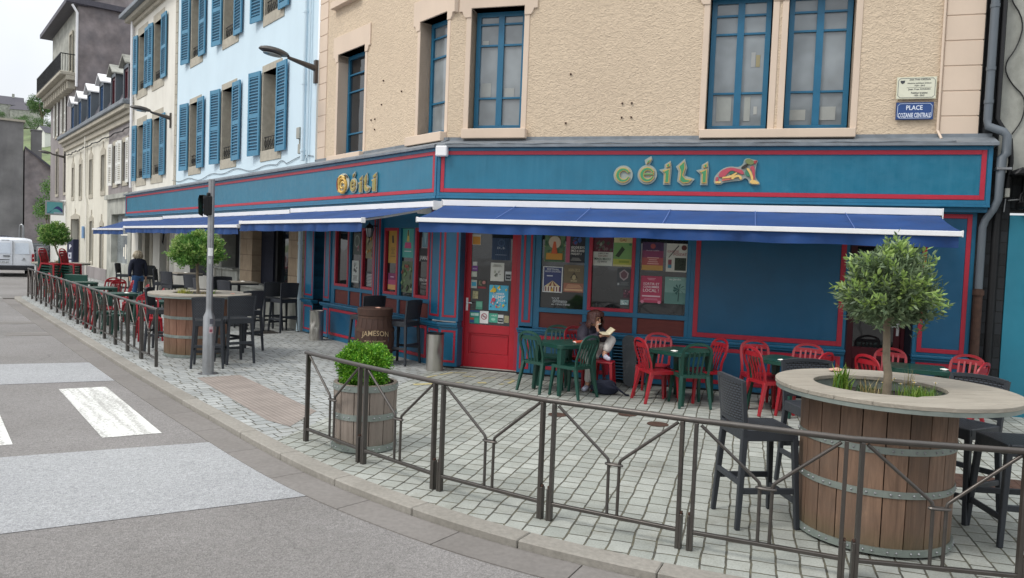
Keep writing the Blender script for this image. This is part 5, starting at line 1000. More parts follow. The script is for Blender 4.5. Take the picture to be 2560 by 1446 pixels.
A0, A1 = Vector((-5.51, 11.85)), Vector((-15.5, 24.38)); NB = 16
od = ['nearest', 'second', 'third', 'fourth', 'fifth', 'sixth', 'seventh', 'eighth', 'ninth', 'tenth', 'eleventh', 'twelfth', 'thirteenth', 'fourteenth', 'fifteenth', 'farthest']
for i in range(NB):
    a = A0+(A1-A0)*(i/NB); b = A0+(A1-A0)*((i+1)/NB); bay(a, b, '%s bay of the straight railing along the kerb%s' % (od[i], ', counted from the big planter' if 0 < i < 15 else ''), 'railing bays along the kerb')

# ------------------------------------------------------------ planters
def barrel(name, c, rb, rt_, h, hoops, label, ns, mat, rim=None, table=None, soil=None, group='round wooden planters', rz=0):
    o = empty(name, (c[0], c[1], 0), rz, label, 'planter', group)
    m = M(MT[mat]); g_ = .004
    for k in range(ns):
        a0, a1 = 2*math.pi*k/ns, 2*math.pi*(k+1)/ns; P = []
        for z in (.015, h):
            r = rb+(rt_-rb)*z/h
            for a in (a0+g_/r, (a0+a1)/2, a1-g_/r):
                for rr in (r, r-.035): P.append((rr*math.cos(a), rr*math.sin(a), z))
        m.add(P, [(0, 2, 8, 6), (2, 4, 10, 8), (1, 7, 9, 3), (3, 9, 11, 5), (0, 6, 7, 1), (4, 5, 11, 10), (6, 8, 9, 7), (8, 10, 11, 9), (0, 1, 3, 2), (2, 3, 5, 4)])
    m.done('staves', o)
    m = M(MT['soil']); m.lathe([(.01, (soil or h-.06)), (rt_-.036, (soil or h-.06))], n=24, caps=False); m.done('soil', o)
    m = M(MT['dark']); m.lathe([(rb-.04, .02), (rt_-.045, h-.08)], n=24, caps=False); m.done('liner', o)
    for z in hoops:
        hh = .024 if rb > .4 else .030; r = rb+(rt_-rb)*z/h; ex = .012 if z > .06 else .03
        m = M(MT['hoop']); m.lathe([(r+.002, z-hh), (r+ex*.6, z-hh), (r+ex*.6, z+hh), (r+.002, z+hh)], n=48, caps=False)
        m.m(MT['galv'])
        for k in range(ns):
            for q in (-.055, .055):
                a = 2*math.pi*(k+.5)/ns+q*(.5/r); p = Vector((math.cos(a), math.sin(a), 0))*(r+ex*.6); d_ = p.normalized(); p.z = z
                m.tube([p, p+d_*.005, p+d_*.009], [.0095, .008, .003], 6)
        m.done('hoop', o, smooth=40)
    if table:
        R_, Ri, z, ang = table[:4]; ofs = Vector((*table[4], 0)) if len(table) > 4 else Vector((0, 0, 0)); m = M(MT['plank']); ux = Vector((math.cos(ang), math.sin(ang), 0)); uy = Vector((-ux.y, ux.x, 0)); n = 9; w_ = 2*R_/n
        for k in range(n):
            y0, y1 = -R_+k*w_+.003, -R_+(k+1)*w_-.003
            hx_, hy_ = -ofs.dot(ux), -ofs.dot(uy)
            def seg(y, Rr): return math.sqrt(max(0, Rr*Rr-y*y))
            ys = [y0+(y1-y0)*j/5 for j in range(6)]
            spans = []
            inner = any(abs(y-hy_) < Ri for y in ys)
            if inner:
                spans = [(-1,), (1,)]
                for (s_,) in spans:
                    o1 = [s_*seg(y, R_) for y in ys]; i1 = [s_*seg(y-hy_, Ri)+hx_ for y in ys]
                    poly = [ux*a+uy*y for a, y in zip(o1, ys)] + [ux*a+uy*y for a, y in zip(i1[::-1], ys[::-1])]
                    m.slab([(p.x, p.y) for p in poly], z-.03, z)
            else:
                poly = [ux*seg(y, R_)+uy*y for y in ys] + [ux*-seg(y, R_)+uy*y for y in ys[::-1]]
                m.slab([(p.x, p.y) for p in poly], z-.03, z)
        m.v = [p+ofs for p in m.v]; T_ = m.done('table_top', o, bevel=.003)
        m = M(MT['hoop']); m.lathe([(R_-.02, z-.06), (R_-.006, z-.06), (R_-.006, z-.03), (R_-.02, z-.03)], n=64, caps=False); m.v = [p+ofs for p in m.v]; m.lathe([(Ri+.0, z-.14), (Ri+.02, z-.14), (Ri+.02, z-.03), (Ri, z-.03)], n=48, caps=False); m.done('table_rim', T_, smooth=30)
    return o
BC = (2.77, 5.67); barrel('barrel_planter', BC, .525, .535, 1.08, (.045, .445, .745), 'big barrel table in the foreground with silvered planks round the tree', 22, 'stave', table=(.835, .455, 1.12, R(-2), (.10, -.03)), soil=1.02, rz=.1)
LBc = (-5.52, 13.38); barrel('barrel_planter', LBc, .53, .54, 1.0, (.03, .36, .68), 'reddish barrel table behind the steel signal pole', 20, 'staver', table=(.85, .40, 1.09, ANG_B-.06, (.05, .0)), soil=1.0, rz=.06)
SPc = (-1.43, 7.60); barrel('barrel_planter', SPc, .305, .315, .66, (.04, .345, .625), 'small barrel planter with the round box bush behind the railing', 13, 'staveg', soil=.60, rz=.2)
FPc = (-15.46, 26.1); barrel('barrel_planter', FPc, .53, .54, 1.0, (.03, .36, .68), 'farthest barrel table at the left end of the terrace', 16, 'staver', table=(.88, .40, 1.07, ANG_B), soil=.99)

# ------------------------------------------------------------ foliage
def leaves_mesh(name, mat, C, D, Ln, Wd, parent=None, loc=None, **kw):
    """C centres (N,3), D unit directions (N,3), leaf of length Ln and width Wd, slightly folded"""
    N = len(C); up_ = RNG.normal(size=(N, 3)); S = np.cross(D, up_); S /= np.linalg.norm(S, axis=1, keepdims=True)+1e-9; U = np.cross(S, D)
    Ln = np.asarray(Ln).reshape(-1, 1)*np.ones((N, 1)); Wd = np.asarray(Wd).reshape(-1, 1)*np.ones((N, 1))
    a = C; b = C+D*Ln*.45+S*Wd*.5+U*Wd*.12; c = C+D*Ln; d = C+D*Ln*.45-S*Wd*.5+U*Wd*.12
    V = np.stack([a, b, c, d], 1).reshape(-1, 3); me = bpy.data.meshes.new(name)
    me.vertices.add(4*N); me.vertices.foreach_set('co', V.ravel()); me.loops.add(6*N)
    idx = np.arange(N)[:, None]*4; tri = np.concatenate([idx+[0, 1, 2], idx+[0, 2, 3]], 1).ravel(); me.loops.foreach_set('vertex_index', tri)
    me.polygons.add(2*N); me.polygons.foreach_set('loop_start', np.arange(0, 6*N, 3)); me.polygons.foreach_set('loop_total', np.full(2*N, 3)); me.materials.append(mat); me.update(); me.validate()
    o = bpy.data.objects.new(name, me); COL.objects.link(o)
    if parent: o.parent = parent
    if loc is not None: o.location = loc
    return tag(o, **kw)
def unit(v): return v/(np.linalg.norm(v, axis=-1, keepdims=True)+1e-9)
def topiary(c, z0, zb, zt, r, n_sh, label, mat, leaf=(.05, .014), lean=(0, 0), group=None, rough=.16, sub=None, name='standard_tree', tr=.03):
    o = empty(name, (c[0], c[1], z0), 0, label, 'tree', group)
    zc = (zb+zt)/2-z0; rz = (zt-zb)/2; lx, ly = lean
    m = M(MT['bark']); m.tube([(0, 0, -.03), (.005, 0, .2), (lx*.5, ly*.5, (zb-z0)*.6), (lx, ly, zb-z0+.12)], [tr*1.15, tr, tr*.92, tr*.8], 10)
    for k in range(9):
        a = k*2.4; e = Vector((lx+r*.7*math.cos(a), ly+r*.7*math.sin(a), zc+rz*(.5*math.sin(k*1.7)))); s_ = Vector((lx, ly, zb-z0+.06)); m.tube([s_, (s_+e)/2+Vector((0, 0, .04)), e], [tr*.45, tr*.28, tr*.1], 6)
    m.done('trunk', o, smooth=60)
    # shoots: start within the crown, end on a lumpy surface
    d = unit(RNG.normal(size=(n_sh, 3))); d[:, 2] = np.where(d[:, 2] < -.75, -d[:, 2], d[:, 2])
    lump = 1+rough*(np.sin(d[:, 0]*5+1)*np.sin(d[:, 1]*6+2)*.6+np.sin(d[:, 2]*7+d[:, 0]*4)*.5) + RNG.normal(size=n_sh)*.06
    rad = (.55+.45*RNG.random(n_sh)**.45)*lump
    tip = d*rad[:, None]*np.array([r, r, rz]) + np.array([lx, ly, zc]); flat_ = d[:, 2] < -.3; tip[:, 2] = np.where(flat_, np.maximum(tip[:, 2], zc-rz*.92), tip[:, 2])
    sd_ = unit(d+np.array([0, 0, .75])+RNG.normal(size=(n_sh, 3))*.35)
    k = 11; Cs, Ds, Ls = [], [], []
    for j in range(k):
        t = j/(k-1); base = tip-sd_*(leaf[0]*2.2*(1-t)); az = unit(np.cross(sd_, RNG.normal(size=(n_sh, 3)))); spread = 1.0-.5*t
        Cs.append(base); Ds.append(unit(sd_*(1-spread*.6)+az*spread)); Ls.append(leaf[0]*(.75+.5*RNG.random(n_sh)))
    up_ = (rad > np.quantile(rad, .55)) & (RNG.random(n_sh) < .45) & (d[:, 2] > -.35); tipm = np.concatenate([up_ & (j >= 4) for j in range(k)])
    Cs, Ds, Ls = np.concatenate(Cs), np.concatenate(Ds), np.concatenate(Ls)
    leaves_mesh('crown', mat, Cs[~tipm], Ds[~tipm], Ls[~tipm], leaf[1], o); leaves_mesh('young_shoots', MT['shoot'], Cs[tipm], Ds[tipm], Ls[tipm]*1.05, leaf[1]*1.25, o)
    return o
topiary((BC[0]+.07, BC[1]+.02), 1.0, 1.50, 2.17, .325, 1100, 'lollipop-shaped tree with grey green leaves growing in the big foreground barrel', MT['laurel'], (.05, .016), (-.02, .02), 'standard trees in the planters', rough=.2, tr=.03)
topiary(LBc, .95, 1.50, 2.14, .45, 1000, 'bushy standard tree growing in the reddish barrel behind the pole', MT['laurel2'], (.065, .021), (-.02, 0), 'standard trees in the planters', tr=.027)
topiary(FPc, 1.0, 1.56, 2.42, .46, 700, 'small standard tree with a leaning trunk in the farthest barrel table', MT['laurel2'], (.07, .026), (-.18, -.1), 'standard trees in the planters', tr=.03)
# box bush
N = 15000; d = unit(RNG.normal(size=(N, 3))); lump = 1+.10*np.sin(d[:, 0]*7+1)*np.sin(d[:, 2]*6)+.07*np.sin(d[:, 1]*11)+RNG.normal(size=N)*.03
rad = (.55+.45*RNG.random(N)**.6)*lump; P = np.sign(d)*np.abs(d)**.8*rad[:, None]*np.array([.25, .25, .23]); P[:, 2] += .20; P = P[P[:, 2] > -.0]
D_ = unit(unit(P-np.array([0, 0, .2]))+RNG.normal(size=P.shape)*.7+np.array([0, 0, .4]))
o = empty('box_bush', (SPc[0]-.02, SPc[1], .60), 0, 'bright green clipped round box bush in the small barrel planter', 'bush')
m = M(MT['bark']); m.tube([(0, 0, 0), (0, 0, .25)], .02, 6); m.done('stem', o); leaves_mesh('foliage', MT['box'], P, D_, .026, .017, o)
def tuft(c, z, n, h, sp, mat, label, name='grass_tuft', w_=.006, cat='plant', seed=1, bend=.5):
    r_ = random.Random(seed); m = M(mat)
    for _ in range(n):
        a = r_.uniform(0, 6.28); q = r_.uniform(0, sp); hh = h*r_.uniform(.5, 1.1); b = r_.uniform(0, 6.28); x, y = q*math.cos(a), q*math.sin(a); l = bend*hh*r_.uniform(.3, 1.2)
        dx, dy = math.cos(b), math.sin(b); px, py = -dy*w_/2, dx*w_/2
        m.add([(x-px, y-py, 0), (x+px, y+py, 0), (x+dx*l*.3+px, y+dy*l*.3+py, hh*.6), (x+dx*l*.3-px, y+dy*l*.3-py, hh*.6), (x+dx*l, y+dy*l, hh)], [(0, 1, 2, 3), (3, 2, 4)])
    o = m.done(name, fix=False, label=label, cat=cat); o.location = (c[0], c[1], z); return o
bx, by = BC
tuft((bx-.24, by+.1), 1.03, 70, .22, .07, MT['grass'], 'bright green grass tuft left of the trunk in the big barrel', w_=.014, seed=2)
tuft((bx-.10, by-.02), 1.03, 26, .15, .09, MT['dry'], 'dry straw-coloured stalks beside the green tuft in the big barrel', 'dry_stalks', seed=3)
tuft((bx-.05, by+.1), 1.03, 50, .08, .07, MT['laurel'], 'small grey green herb just left of the trunk in the big barrel', 'herb', w_=.012, seed=4)
tuft((bx+.28, by-.03), 1.03, 320, .10, .15, MT['grass'], 'mossy green cushion plant under the daisies in the big barrel', 'cushion_plant', w_=.004, seed=5)
tuft((bx+.30, by+.14), 1.03, 22, .24, .05, MT['dry'], 'thin upright weed at the back of the big barrel', 'weed', w_=.004, seed=6, bend=.25)
o = empty('daisies', (bx+.27, by, 1.03), 0, 'small white daisies on thin stems in the big barrel', 'flowers'); r_ = random.Random(3)
for k in range(9):
    x, y, hh = r_.uniform(-.2, .22), r_.uniform(-.12, .16), r_.uniform(.07, .14); m = M(MT['grass']); m.tube([(x, y, 0), (x+.01, y, hh)], .0015, 4)
    m.m(MT['petal'])
    for j in range(9): a = j*.698; m.add([(x+.01, y, hh), (x+.01+.014*math.cos(a-.25), y+.014*math.sin(a-.25), hh+.003), (x+.01+.018*math.cos(a), y+.018*math.sin(a), hh+.004), (x+.01+.014*math.cos(a+.25), y+.014*math.sin(a+.25), hh+.003)], [(0, 1, 2, 3)])
    m.m(MT['yolk']); m.lathe([(.006, 0), (.004, .005)], (x+.01, y, hh+.001), 6); m.done('flower', o, fix=False)
lx_, ly_ = LBc
tuft((lx_-.2, ly_-.1), 1.0, 90, .17, .12, leafm('yellow_green_blades', '#8a9a3a', '#b8b84e', '#cfc66a'), 'yellow green spiky plant left of the trunk in the reddish barrel', 'spiky_plant', w_=.014, seed=8)
tuft((lx_+.14, ly_), 1.0, 120, .11, .14, MT['dry'], 'dry brown ground plants right of the trunk in the reddish barrel', 'dry_plant', w_=.012, seed=9)
tuft((lx_+.28, ly_-.1), 1.0, 60, .16, .08, MT['grass'], 'light green plant at the right rim of the reddish barrel', 'spiky_plant', w_=.014, seed=10)
tuft((FPc[0]+.1, FPc[1]-.1), 1.02, 140, .16, .22, MT['dry'], 'dry brown plant at the foot of the farthest standard tree', 'dry_plant', w_=.02, seed=12)
# seashell ashtrays and things on tables
def shell(x, y, z, label, s=.05, mat='petal', rz=0):
    m = M(MT[mat]); P = [(0, -s*.5, 0)]; n = 14
    for i in range(n+1): a = -.2+3.54*i/n; r = s*(1+.07*math.cos(i*math.pi)); P.append((r*math.cos(a), r*math.sin(a)*.85, .004 if i % 2 else .010))
    m.add(P+[(0, 0, s*.4)], [(0, i, i+1) for i in range(1, n+1)] + [(n+2, i, i+1) for i in range(1, n+1)] + [(0, 1, n+2), (0, n+2, n+1)])
    o = m.done('seashell', label=label, cat='seashell'); o.location = (x, y, z); o.rotation_euler = (0, 0, rz); return o
pinkish = pm('pink_shell', '#cfa08c', .6, var=.2, vs=30); MT['pinkshell'] = pinkish
shell(bx-.05, by+.62, 1.127, 'pinkish scallop shell on the far rim of the big barrel table', .07, 'pinkshell', .5)
shell(lx_+.66, ly_-.1, 1.092, 'orange brown shell on the right rim of the reddish barrel table', .05, 'pinkshell', 1.5)

# ------------------------------------------------------------ plastic chairs and tables
def plastic_chair(mat, label):
    o = empty('plastic_chair', label=label, cat='chair')
    m = M(mat); n = 5; P = []
    for j in range(7):
        t = j/6; y = .215-.42*t; wd = .20-.015*t; 
        for i in range(n): x = -1+2*i/(n-1); P.append((x*wd, y, .445-.018*(1-x*x)*math.sin(math.pi*min(1, t*1.1))-.02*(t < .01)))
    F = [(j*n+i, j*n+i+1, (j+1)*n+i+1, (j+1)*n+i) for j in range(6) for i in range(n-1)]; k = len(P); P2 = [(a, b, c-.014) for a, b, c in P]; m.add(P+P2, F+[tuple(k+q for q in f[::-1]) for f in F])
    m.sweep([(-.205, .215, .425), (-.205, -.20, .425)], .012, .045, (0, 0, 1)); m.sweep([(.205, .215, .425), (.205, -.20, .425)], .012, .045, (0, 0, 1)); m.sweep([(-.205, .22, .42), (.205, .22, .42)], .012, .05, (0, 0, 1)); m.sweep([(-.2, -.2, .425), (.2, -.2, .425)], .012, .045, (0, 0, 1))
    m.done('seat', o, smooth=40)
    m = M(mat); arc = []
    for i in range(17):
        a = math.pi*i/16; x = -math.cos(a)*.195; zz = .70+.18*math.sin(a)**.6; arc.append((x, -.235-.06*(zz-.45)/.43-.03*math.sin(a), zz))
    path = [(-.185, -.20, .43), (-.19, -.215, .56)] + arc + [(.19, -.215, .56), (.185, -.20, .43)]
    m.sweep(path, .034, .020)
    m.sweep([(-.17, -.285, .795), (0, -.32, .80), (.17, -.285, .795)], .06, .012, (0, 1, .1))
    for q in (-.10, -.034, .034, .10): m.sweep([(q*.8, -.195, .44), (q*.95, -.225, .6), (q, -.30, .80)], .024, .010)
    m.done('backrest', o, smooth=40)
    for sx in (-1, 1):
        m = M(mat); m.beam((sx*.185, .195, .43), (sx*.215, .235, 0), .05, .05, .032, .034, ref=(0, 1, 0)); m.done('leg', o, bevel=.004)
        m = M(mat); m.beam((sx*.18, -.19, .43), (sx*.215, -.29, 0), .05, .055, .032, .036, ref=(0, 1, 0)); m.done('leg', o, bevel=.004)
    return o
def bistro_table(mat, label, hgt=.72, w_=.68):
    o = empty('plastic_table', label=label, cat='table'); h = w_/2
    def rr(r, z0, z1, m): m.slab([((h-r)*sx+r*math.cos(a), (h-r)*sy+r*math.sin(a)) for sx, sy, a0 in ((1, 1, 0), (-1, 1, 1), (-1, -1, 2), (1, -1, 3)) for a in [a0*math.pi/2+k*math.pi/8 for k in range(5)]], z0, z1)
    m = M(mat); rr(.09, hgt-.015, hgt, m); rr(.085, hgt-.055, hgt-.015, m); m.done('table_top', o, bevel=.004)
    for sx in (-1, 1):
        for sy in (-1, 1):
            m = M(mat); m.beam((sx*(h-.07), sy*(h-.07), hgt-.04), (sx*(h-.02), sy*(h-.02), 0), .10, .10, .05, .05, ref=(0, 1, 0)); m.done('leg', o, bevel=.008)
    return o
protos = {}
def put(kind, mk, frame, u, d, fu, fd, label, group, z=0, tilt=0):
    """place with +Y facing (fu, fd) in the street frame"""
    p = frame(u, d, z); q = frame(u+fu, d+fd, z)-p
    if kind not in protos: o = protos[kind] = mk()
    else: o = copy_tree(protos[kind])
    o.location = p; o.rotation_euler = (tilt, 0, math.atan2(q.y, q.x)-math.pi/2); o['label'] = label
    if group: o['group'] = group
    return o
def gc(fr, u, d, fu, fd, lab, g='plastic chairs round the tables', z=0, tilt=0): return put('g', lambda: plastic_chair(MT['green'], ''), fr, u, d, fu, fd, lab, g, z, tilt)
def rc(fr, u, d, fu, fd, lab, g='plastic chairs round the tables', z=0, tilt=0): return put('r', lambda: plastic_chair(MT['redp'], ''), fr, u, d, fu, fd, lab, g, z, tilt)
def tb(fr, u, d, fu, fd, lab): return put('t', lambda: bistro_table(MT['green'], ''), fr, u, d, fu, fd, lab, 'square green plastic tables')
gc(FA, 2.15, 1.27, .42, -.9, 'green plastic chair left of the first table, seen from behind its left shoulder'); gc(FA, 2.66, 1.47, -.9, -.45, 'green plastic chair between the first table and the seated woman'); gc(FA, 2.2, .68, .1, 1, 'green plastic chair behind the first table, back to the wall')
tb(FA, 2.47, 1.16, 1, .85, 'green table nearest the red door, left of the seated woman')
rc(FA, 3.84, 1.26, .84, -.55, 'red plastic chair right of the skateboard, facing away to the right'); rc(FA, 3.72, .84, -.1, 1, 'red plastic chair against the wall behind the second table'); gc(FA, 4.28, 1.36, -.35, -.92, 'green plastic chair with its back to the camera at the second table'); rc(FA, 4.40, .92, -.8, .55, 'red plastic chair seen sideways at the right of the second table')
tb(FA, 4.12, 1.08, 1, .7, 'second green table from the red door, behind the front green chair')
rc(FA, 5.2, .94, .3, 1, 'red plastic chair against the wall left of the third table'); rc(FA, 5.32, 1.38, .84, -.55, 'red plastic chair in front at the left of the third table'); rc(FA, 5.75, .98, -.3, 1, 'red plastic chair against the wall right of the third table'); rc(FA, 5.72, 1.5, -.8, -.5, 'red plastic chair with crossed-looking legs at the right of the third table')
tb(FA, 5.48, 1.22, 1, .7, 'third green table from the red door, just left of the big barrel')
rc(FA, 6.85, .8, -.2, 1, 'red plastic chair behind the tree trunk before the dark doorway'); rc(FA, 6.7, 1.4, .8, -.55, 'red plastic chair in front of the dark doorway beside the tree trunk'); rc(FA, 7.66, 1.02, -.5, 1, 'red plastic chair nearest the rusty drainpipe'); rc(FA, 7.50, 1.45, -.8, -.5, 'red plastic chair at the right of the last table, behind the daisies')
tb(FA, 7.15, 1.05, 1, .1, 'fourth green table, half hidden behind the big barrel top')
for (u, d, lab) in ((2.62, 1.12, 'white shell ashtray on the first green table'), (4.05, 1.32, 'white shell ashtray on the second green table'), (5.45, 1.45, 'white shell ashtray on the third green table'), (7.42, 1.2, 'white shell ashtray on the fourth green table')):
    p = FA(u, d, .722); shell(p.x, p.y, p.z, lab, .05)
p = FA(2.66, 1.06, .722); m = M(pc('#c9553a')); m.obox((0, 0, .012), .17, .11, .02); m.m(MT['paper']); m.obox((0, .004, .011), .165, .105, .016); o = m.done('red_book', label='red-orange book lying on the first green table', cat='book'); o.location = p; o.rotation_euler = (0, 0, .5)
# street side terrace
TG = 'plastic chairs along the kerb railing'
RD = [('red plastic chair nearest the reddish barrel planter, at the end of the kerb railing', 5.32, 3.35, -1, .1, 'r'), ('dark green chair beside the nearest red one at the kerb railing', 5.4, 2.75, -.9, .3, 'g'), ('green chair with its back towards the barrel, second row', 6.35, 3.6, .1, 1, 'g'), ('red chair behind the walking woman side of the second table', 6.75, 2.7, -.2, 1, 'r'),
    ('green chair leaning against the railing at the second table', 6.9, 3.72, .2, -1, 'g'), ('red chair leaning against the railing at the second table', 7.7, 3.72, 0, -1, 'r'), ('red chair on the inner side between the second and third tables', 7.6, 2.85, .2, 1, 'r'), ('green chair by the railing at the third table', 9.2, 3.66, 0, -1, 'g'), ('red chair on the inner side of the third table', 9.2, 2.8, .1, 1, 'r'),
    ('green chair by the railing at the fourth table', 11.3, 3.6, 0, -1, 'g'), ('red chair on the inner side of the fourth table', 11.0, 2.75, .1, 1, 'r'), ('green chair by the railing at the fifth table', 13.2, 3.56, 0, -1, 'g'), ('red chair seen sideways on the inner side of the fifth table', 11.9, 2.7, 1, .2, 'r'), ('second red chair seen sideways on the inner side of the fifth table', 12.8, 2.7, 1, .3, 'r'), ('red chair by the railing near the stacked chairs', 15.0, 3.5, 0, -1, 'r'), ('red chair by the railing between the third and fourth green ones', 10.2, 3.62, 0, -1, 'r'), ('red chair by the railing just before the last green one', 12.3, 3.58, 0, -1, 'r'), ('red chair by the railing at the third table', 8.4, 3.68, 0, -1, 'r')]
for lab, v, d, fv, fd, k in RD: (rc if k == 'r' else gc)(FB, v, d, fv, fd, lab, TG)
for v, lab in ((6.1, 'green table nearest the barrel planter on the kerb terrace'), (8.6, 'second green table on the kerb terrace'), (10.9, 'third green table on the kerb terrace'), (13.4, 'farthest green table on the kerb terrace')):
    tb(FB, v, 3.2, 1, 0, lab)
    if v < 9: 
        p = FB(v-.1, 3.1, .722); shell(p.x, p.y, p.z, 'white shell ashtray on the %s' % lab, .055)
for s_, (v, d, rz) in enumerate(((17.0, 3.55, .2), (17.0, 3.0, .2))):
    for k in range(9): (rc if (k < 3 or k > 7) else gc)(FB, v-.02*k, d, -.62, -.78, '%s chair in the %s stack at the end of the terrace, %s from the ground' % ('red' if (k < 3 or k > 7) else 'green', 'left' if s_ == 0 else 'right', od[k] if k else 'first'), 'stacked plastic chairs', z=.085*k, tilt=-.05)
m = M(MT['green']); m.obox((0, 0, .4), .8, .04, .8); o = m.done('folded_table', bevel=.01, label='dark green table turned on its side in front of the farthest barrel', cat='table'); o.location = FB(16.3, 2.9, 0); o.rotation_euler = (.05, 0, ANG_B+.75)

# ------------------------------------------------------------ bar stools, high tables
def bar_stool():
    o = empty('bar_stool', cat='bar stool'); RS = MT['resin']
    m = M(MT['weaves']); m.box(-.205, .205, -.205, .205, .725, .75); m.m(RS); m.frame(-.215, .215, 0, 0, 0, 0, 0) if 0 else None
    m.box(-.22, .22, .195, .22, .665, .752); m.box(-.22, .22, -.22, -.195, .665, .752); m.box(-.22, -.195, -.195, .195, .665, .752); m.box(.195, .22, -.195, .195, .665, .752); m.done('seat', o, bevel=.006)
    for sx in (-1, 1):
        for sy in (-1, 1): m = M(RS); m.beam((sx*.197, sy*.197, .70), (sx*.235, sy*.235, 0), .046, .046, .036, .036, ref=(0, 1, 0)); m.done('leg', o, bevel=.005)
    for sx in (-1, 1): m = M(RS); m.beam((sx*.222, -.215, .29), (sx*.222, .215, .29), .024, .045); m.done('footrest', o, bevel=.004)
    m = M(RS); m.beam((-.222, .222, .21), (.222, .222, .21), .024, .045); m.done('footrest', o, bevel=.004); m = M(RS); m.beam((-.215, -.222, .35), (.215, -.222, .35), .024, .045); m.done('footrest', o, bevel=.004)
    m = M(MT['weave']); P = []; nx, nz = 9, 7
    for j in range(nz):
        t = j/(nz-1); z = .80+.30*t
        for i in range(nx): x = -1+2*i/(nx-1); P.append((x*(.20+.012*t), -.205-.03*t-.035*(1-x*x), z))
    F = [(j*nx+i, j*nx+i+1, (j+1)*nx+i+1, (j+1)*nx+i) for j in range(nz-1) for i in range(nx-1)]; k = len(P)
    m.add(P+[(a, b-.014, c) for a, b, c in P], F+[tuple(k+q for q in f[::-1]) for f in F])
    m.m(RS); top = [(x*.222, -.236-.037*(1-x*x), 1.105+.012*(1-x*x)) for x in [-1+.2*i for i in range(11)]]; m.sweep(top, .03, .03); low = [(x*.205, -.21-.035*(1-x*x), .80) for x in [-1+.25*i for i in range(9)]]; m.sweep(low, .024, .024)
    for sx in (-1, 1): m.sweep([(sx*.205, -.20, .70), (sx*.21, -.206, .82), (sx*.226, -.24, 1.115)], .034, .030)
    m.done('backrest', o, smooth=40); return o
SG = 'anthracite woven bar stools'
def bs(fr, u, d, fu, fd, lab): return put('s', bar_stool, fr, u, d, fu, fd, lab, SG)
bs(FW, 1.95, 5.86, 1, .12, 'nearest tall woven stool, left of the big barrel behind the railing'); bs(FW, 3.86, 5.66, -1, .08, 'tall woven stool at the right edge of the photo'); bs(FW, 2.76, 6.74, .1, -1, 'tall stool hidden behind the left side of the big barrel'); bs(FW, 3.72, 6.22, -.75, -.4, 'tall stool hidden behind the right side of the big barrel')
bs(FB, .60, .38, .9, .45, 'tall stool at the right of the whiskey cask'); bs(FB, 1.74, .46, 1, .1, 'tall stool behind the whiskey cask, back to the windows')
bs(FW, -4.80, 12.10, -.3, 1, 'tall stool just behind the steel signal pole'); bs(FW, -4.58, 12.62, -.72, .7, 'tall stool right of the steel pole, its back to the camera'); bs(FW, -4.92, 14.05, -1, .55, 'tall stool with light-catching woven back, right of the reddish barrel'); bs(FW, -6.28, 13.72, 1, .15, 'tall stool left of the reddish barrel behind the railing end')
def high_table():
    o = empty('high_table', cat='table'); m = M(MT['plank']); m.box(-.35, .35, -.35, .35, 1.03, 1.06); m.done('table_top', o, bevel=.004)
    m = M(MT['resin']); m.box(-.35, .35, -.35, .35, .99, 1.029); m.cyl((0, 0, .03), (0, 0, .99), .035, n=10); m.lathe([(.24, 0), (.24, .02), (.05, .04)], n=20); m.done('pedestal', o, smooth=40); return o
for u, d, l in ((7.5, .85, 'nearest high square table by the stone wall of the side terrace'), (12.2, .75, 'second high square table by the stone wall'), (17.2, .8, 'farthest high square table by the wall near the walking woman')): put('h', high_table, FB, u, d, 0, 1, l, 'high square tables along the wall')
for v, d, fv, fd, l in ((6.75, 1.25, .3, -1, 'stool facing the nearest high table from the pavement side'), (6.35, .55, 1, .1, 'stool right of the nearest high table, seen sideways by the stone pier'), (7.55, 1.6, -.1, -1, 'stool in front of the nearest high table, nearest the pole'), (8.35, .9, -1, 0, 'stool at the far side of the nearest high table'), (5.95, .35, 1, .2, 'stool against the stone dado beside the pale drainpipe'),
    (11.45, 1.3, .4, -1, 'stool facing the second high table from the pavement side'), (12.9, 1.2, -.5, -1, 'stool at the left front of the second high table'), (9.6, 1.2, .6, -1, 'stool standing between the two nearest high tables'), (16.4, .9, 1, 0, 'stool right of the farthest high table'), (17.9, 1.2, -.6, -1, 'stool left of the farthest high table')): bs(FB, v, d, fv, fd, l)
for u, l in ((7.4, 'white ashtray on the nearest high table'), (12.1, 'white ashtray on the second high table')): p = FB(u, .8, 1.062); shell(p.x, p.y, p.z, l, .06)

# ------------------------------------------------------------ cask, bins, pole
CK = FB(.80, .80, 0); o = empty('whiskey_cask', CK, 0, 'dark oak cask stencilled JAMESON used as a table', 'barrel'); pr = lambda z: .275+.065*math.sin(math.pi*z/.86)
m = M(MT['cask']); ns = 20
for k in range(ns):
    a0, a1 = 2*math.pi*k/ns+.008, 2*math.pi*(k+1)/ns-.008; P = []; zs = [0, .12, .28, .43, .58, .74, .86]
    for z in zs: P += [(pr(z)*math.cos(a0), pr(z)*math.sin(a0), z), (pr(z)*math.cos(a1), pr(z)*math.sin(a1), z)]
    m.add(P, [(2*i, 2*i+1, 2*i+3, 2*i+2) for i in range(6)])
m.lathe([(.24, .0), (.24, .83), (.01, .83)], n=20, caps=False); m.done('staves', o, fix=False)
for z in (.03, .26, .60, .83): m = M(MT['rust']); m.lathe([(pr(z-.03)+.002, z-.03), (pr(z-.03)+.006, z-.03), (pr(z+.03)+.006, z+.03), (pr(z+.03)+.002, z+.03)], n=32, caps=False); m.done('hoop', o, smooth=40)
m = M(MT['cask']); m.lathe([(.01, .845), (.27, .845), (.27, .90), (.01, .90)], n=28, caps=False) if 0 else m.lathe([(.25, .84), (.298, .845), (.305, .955), (.29, .965), (.01, .965)], n=28, caps=False); m.done('lid', o, smooth=30)
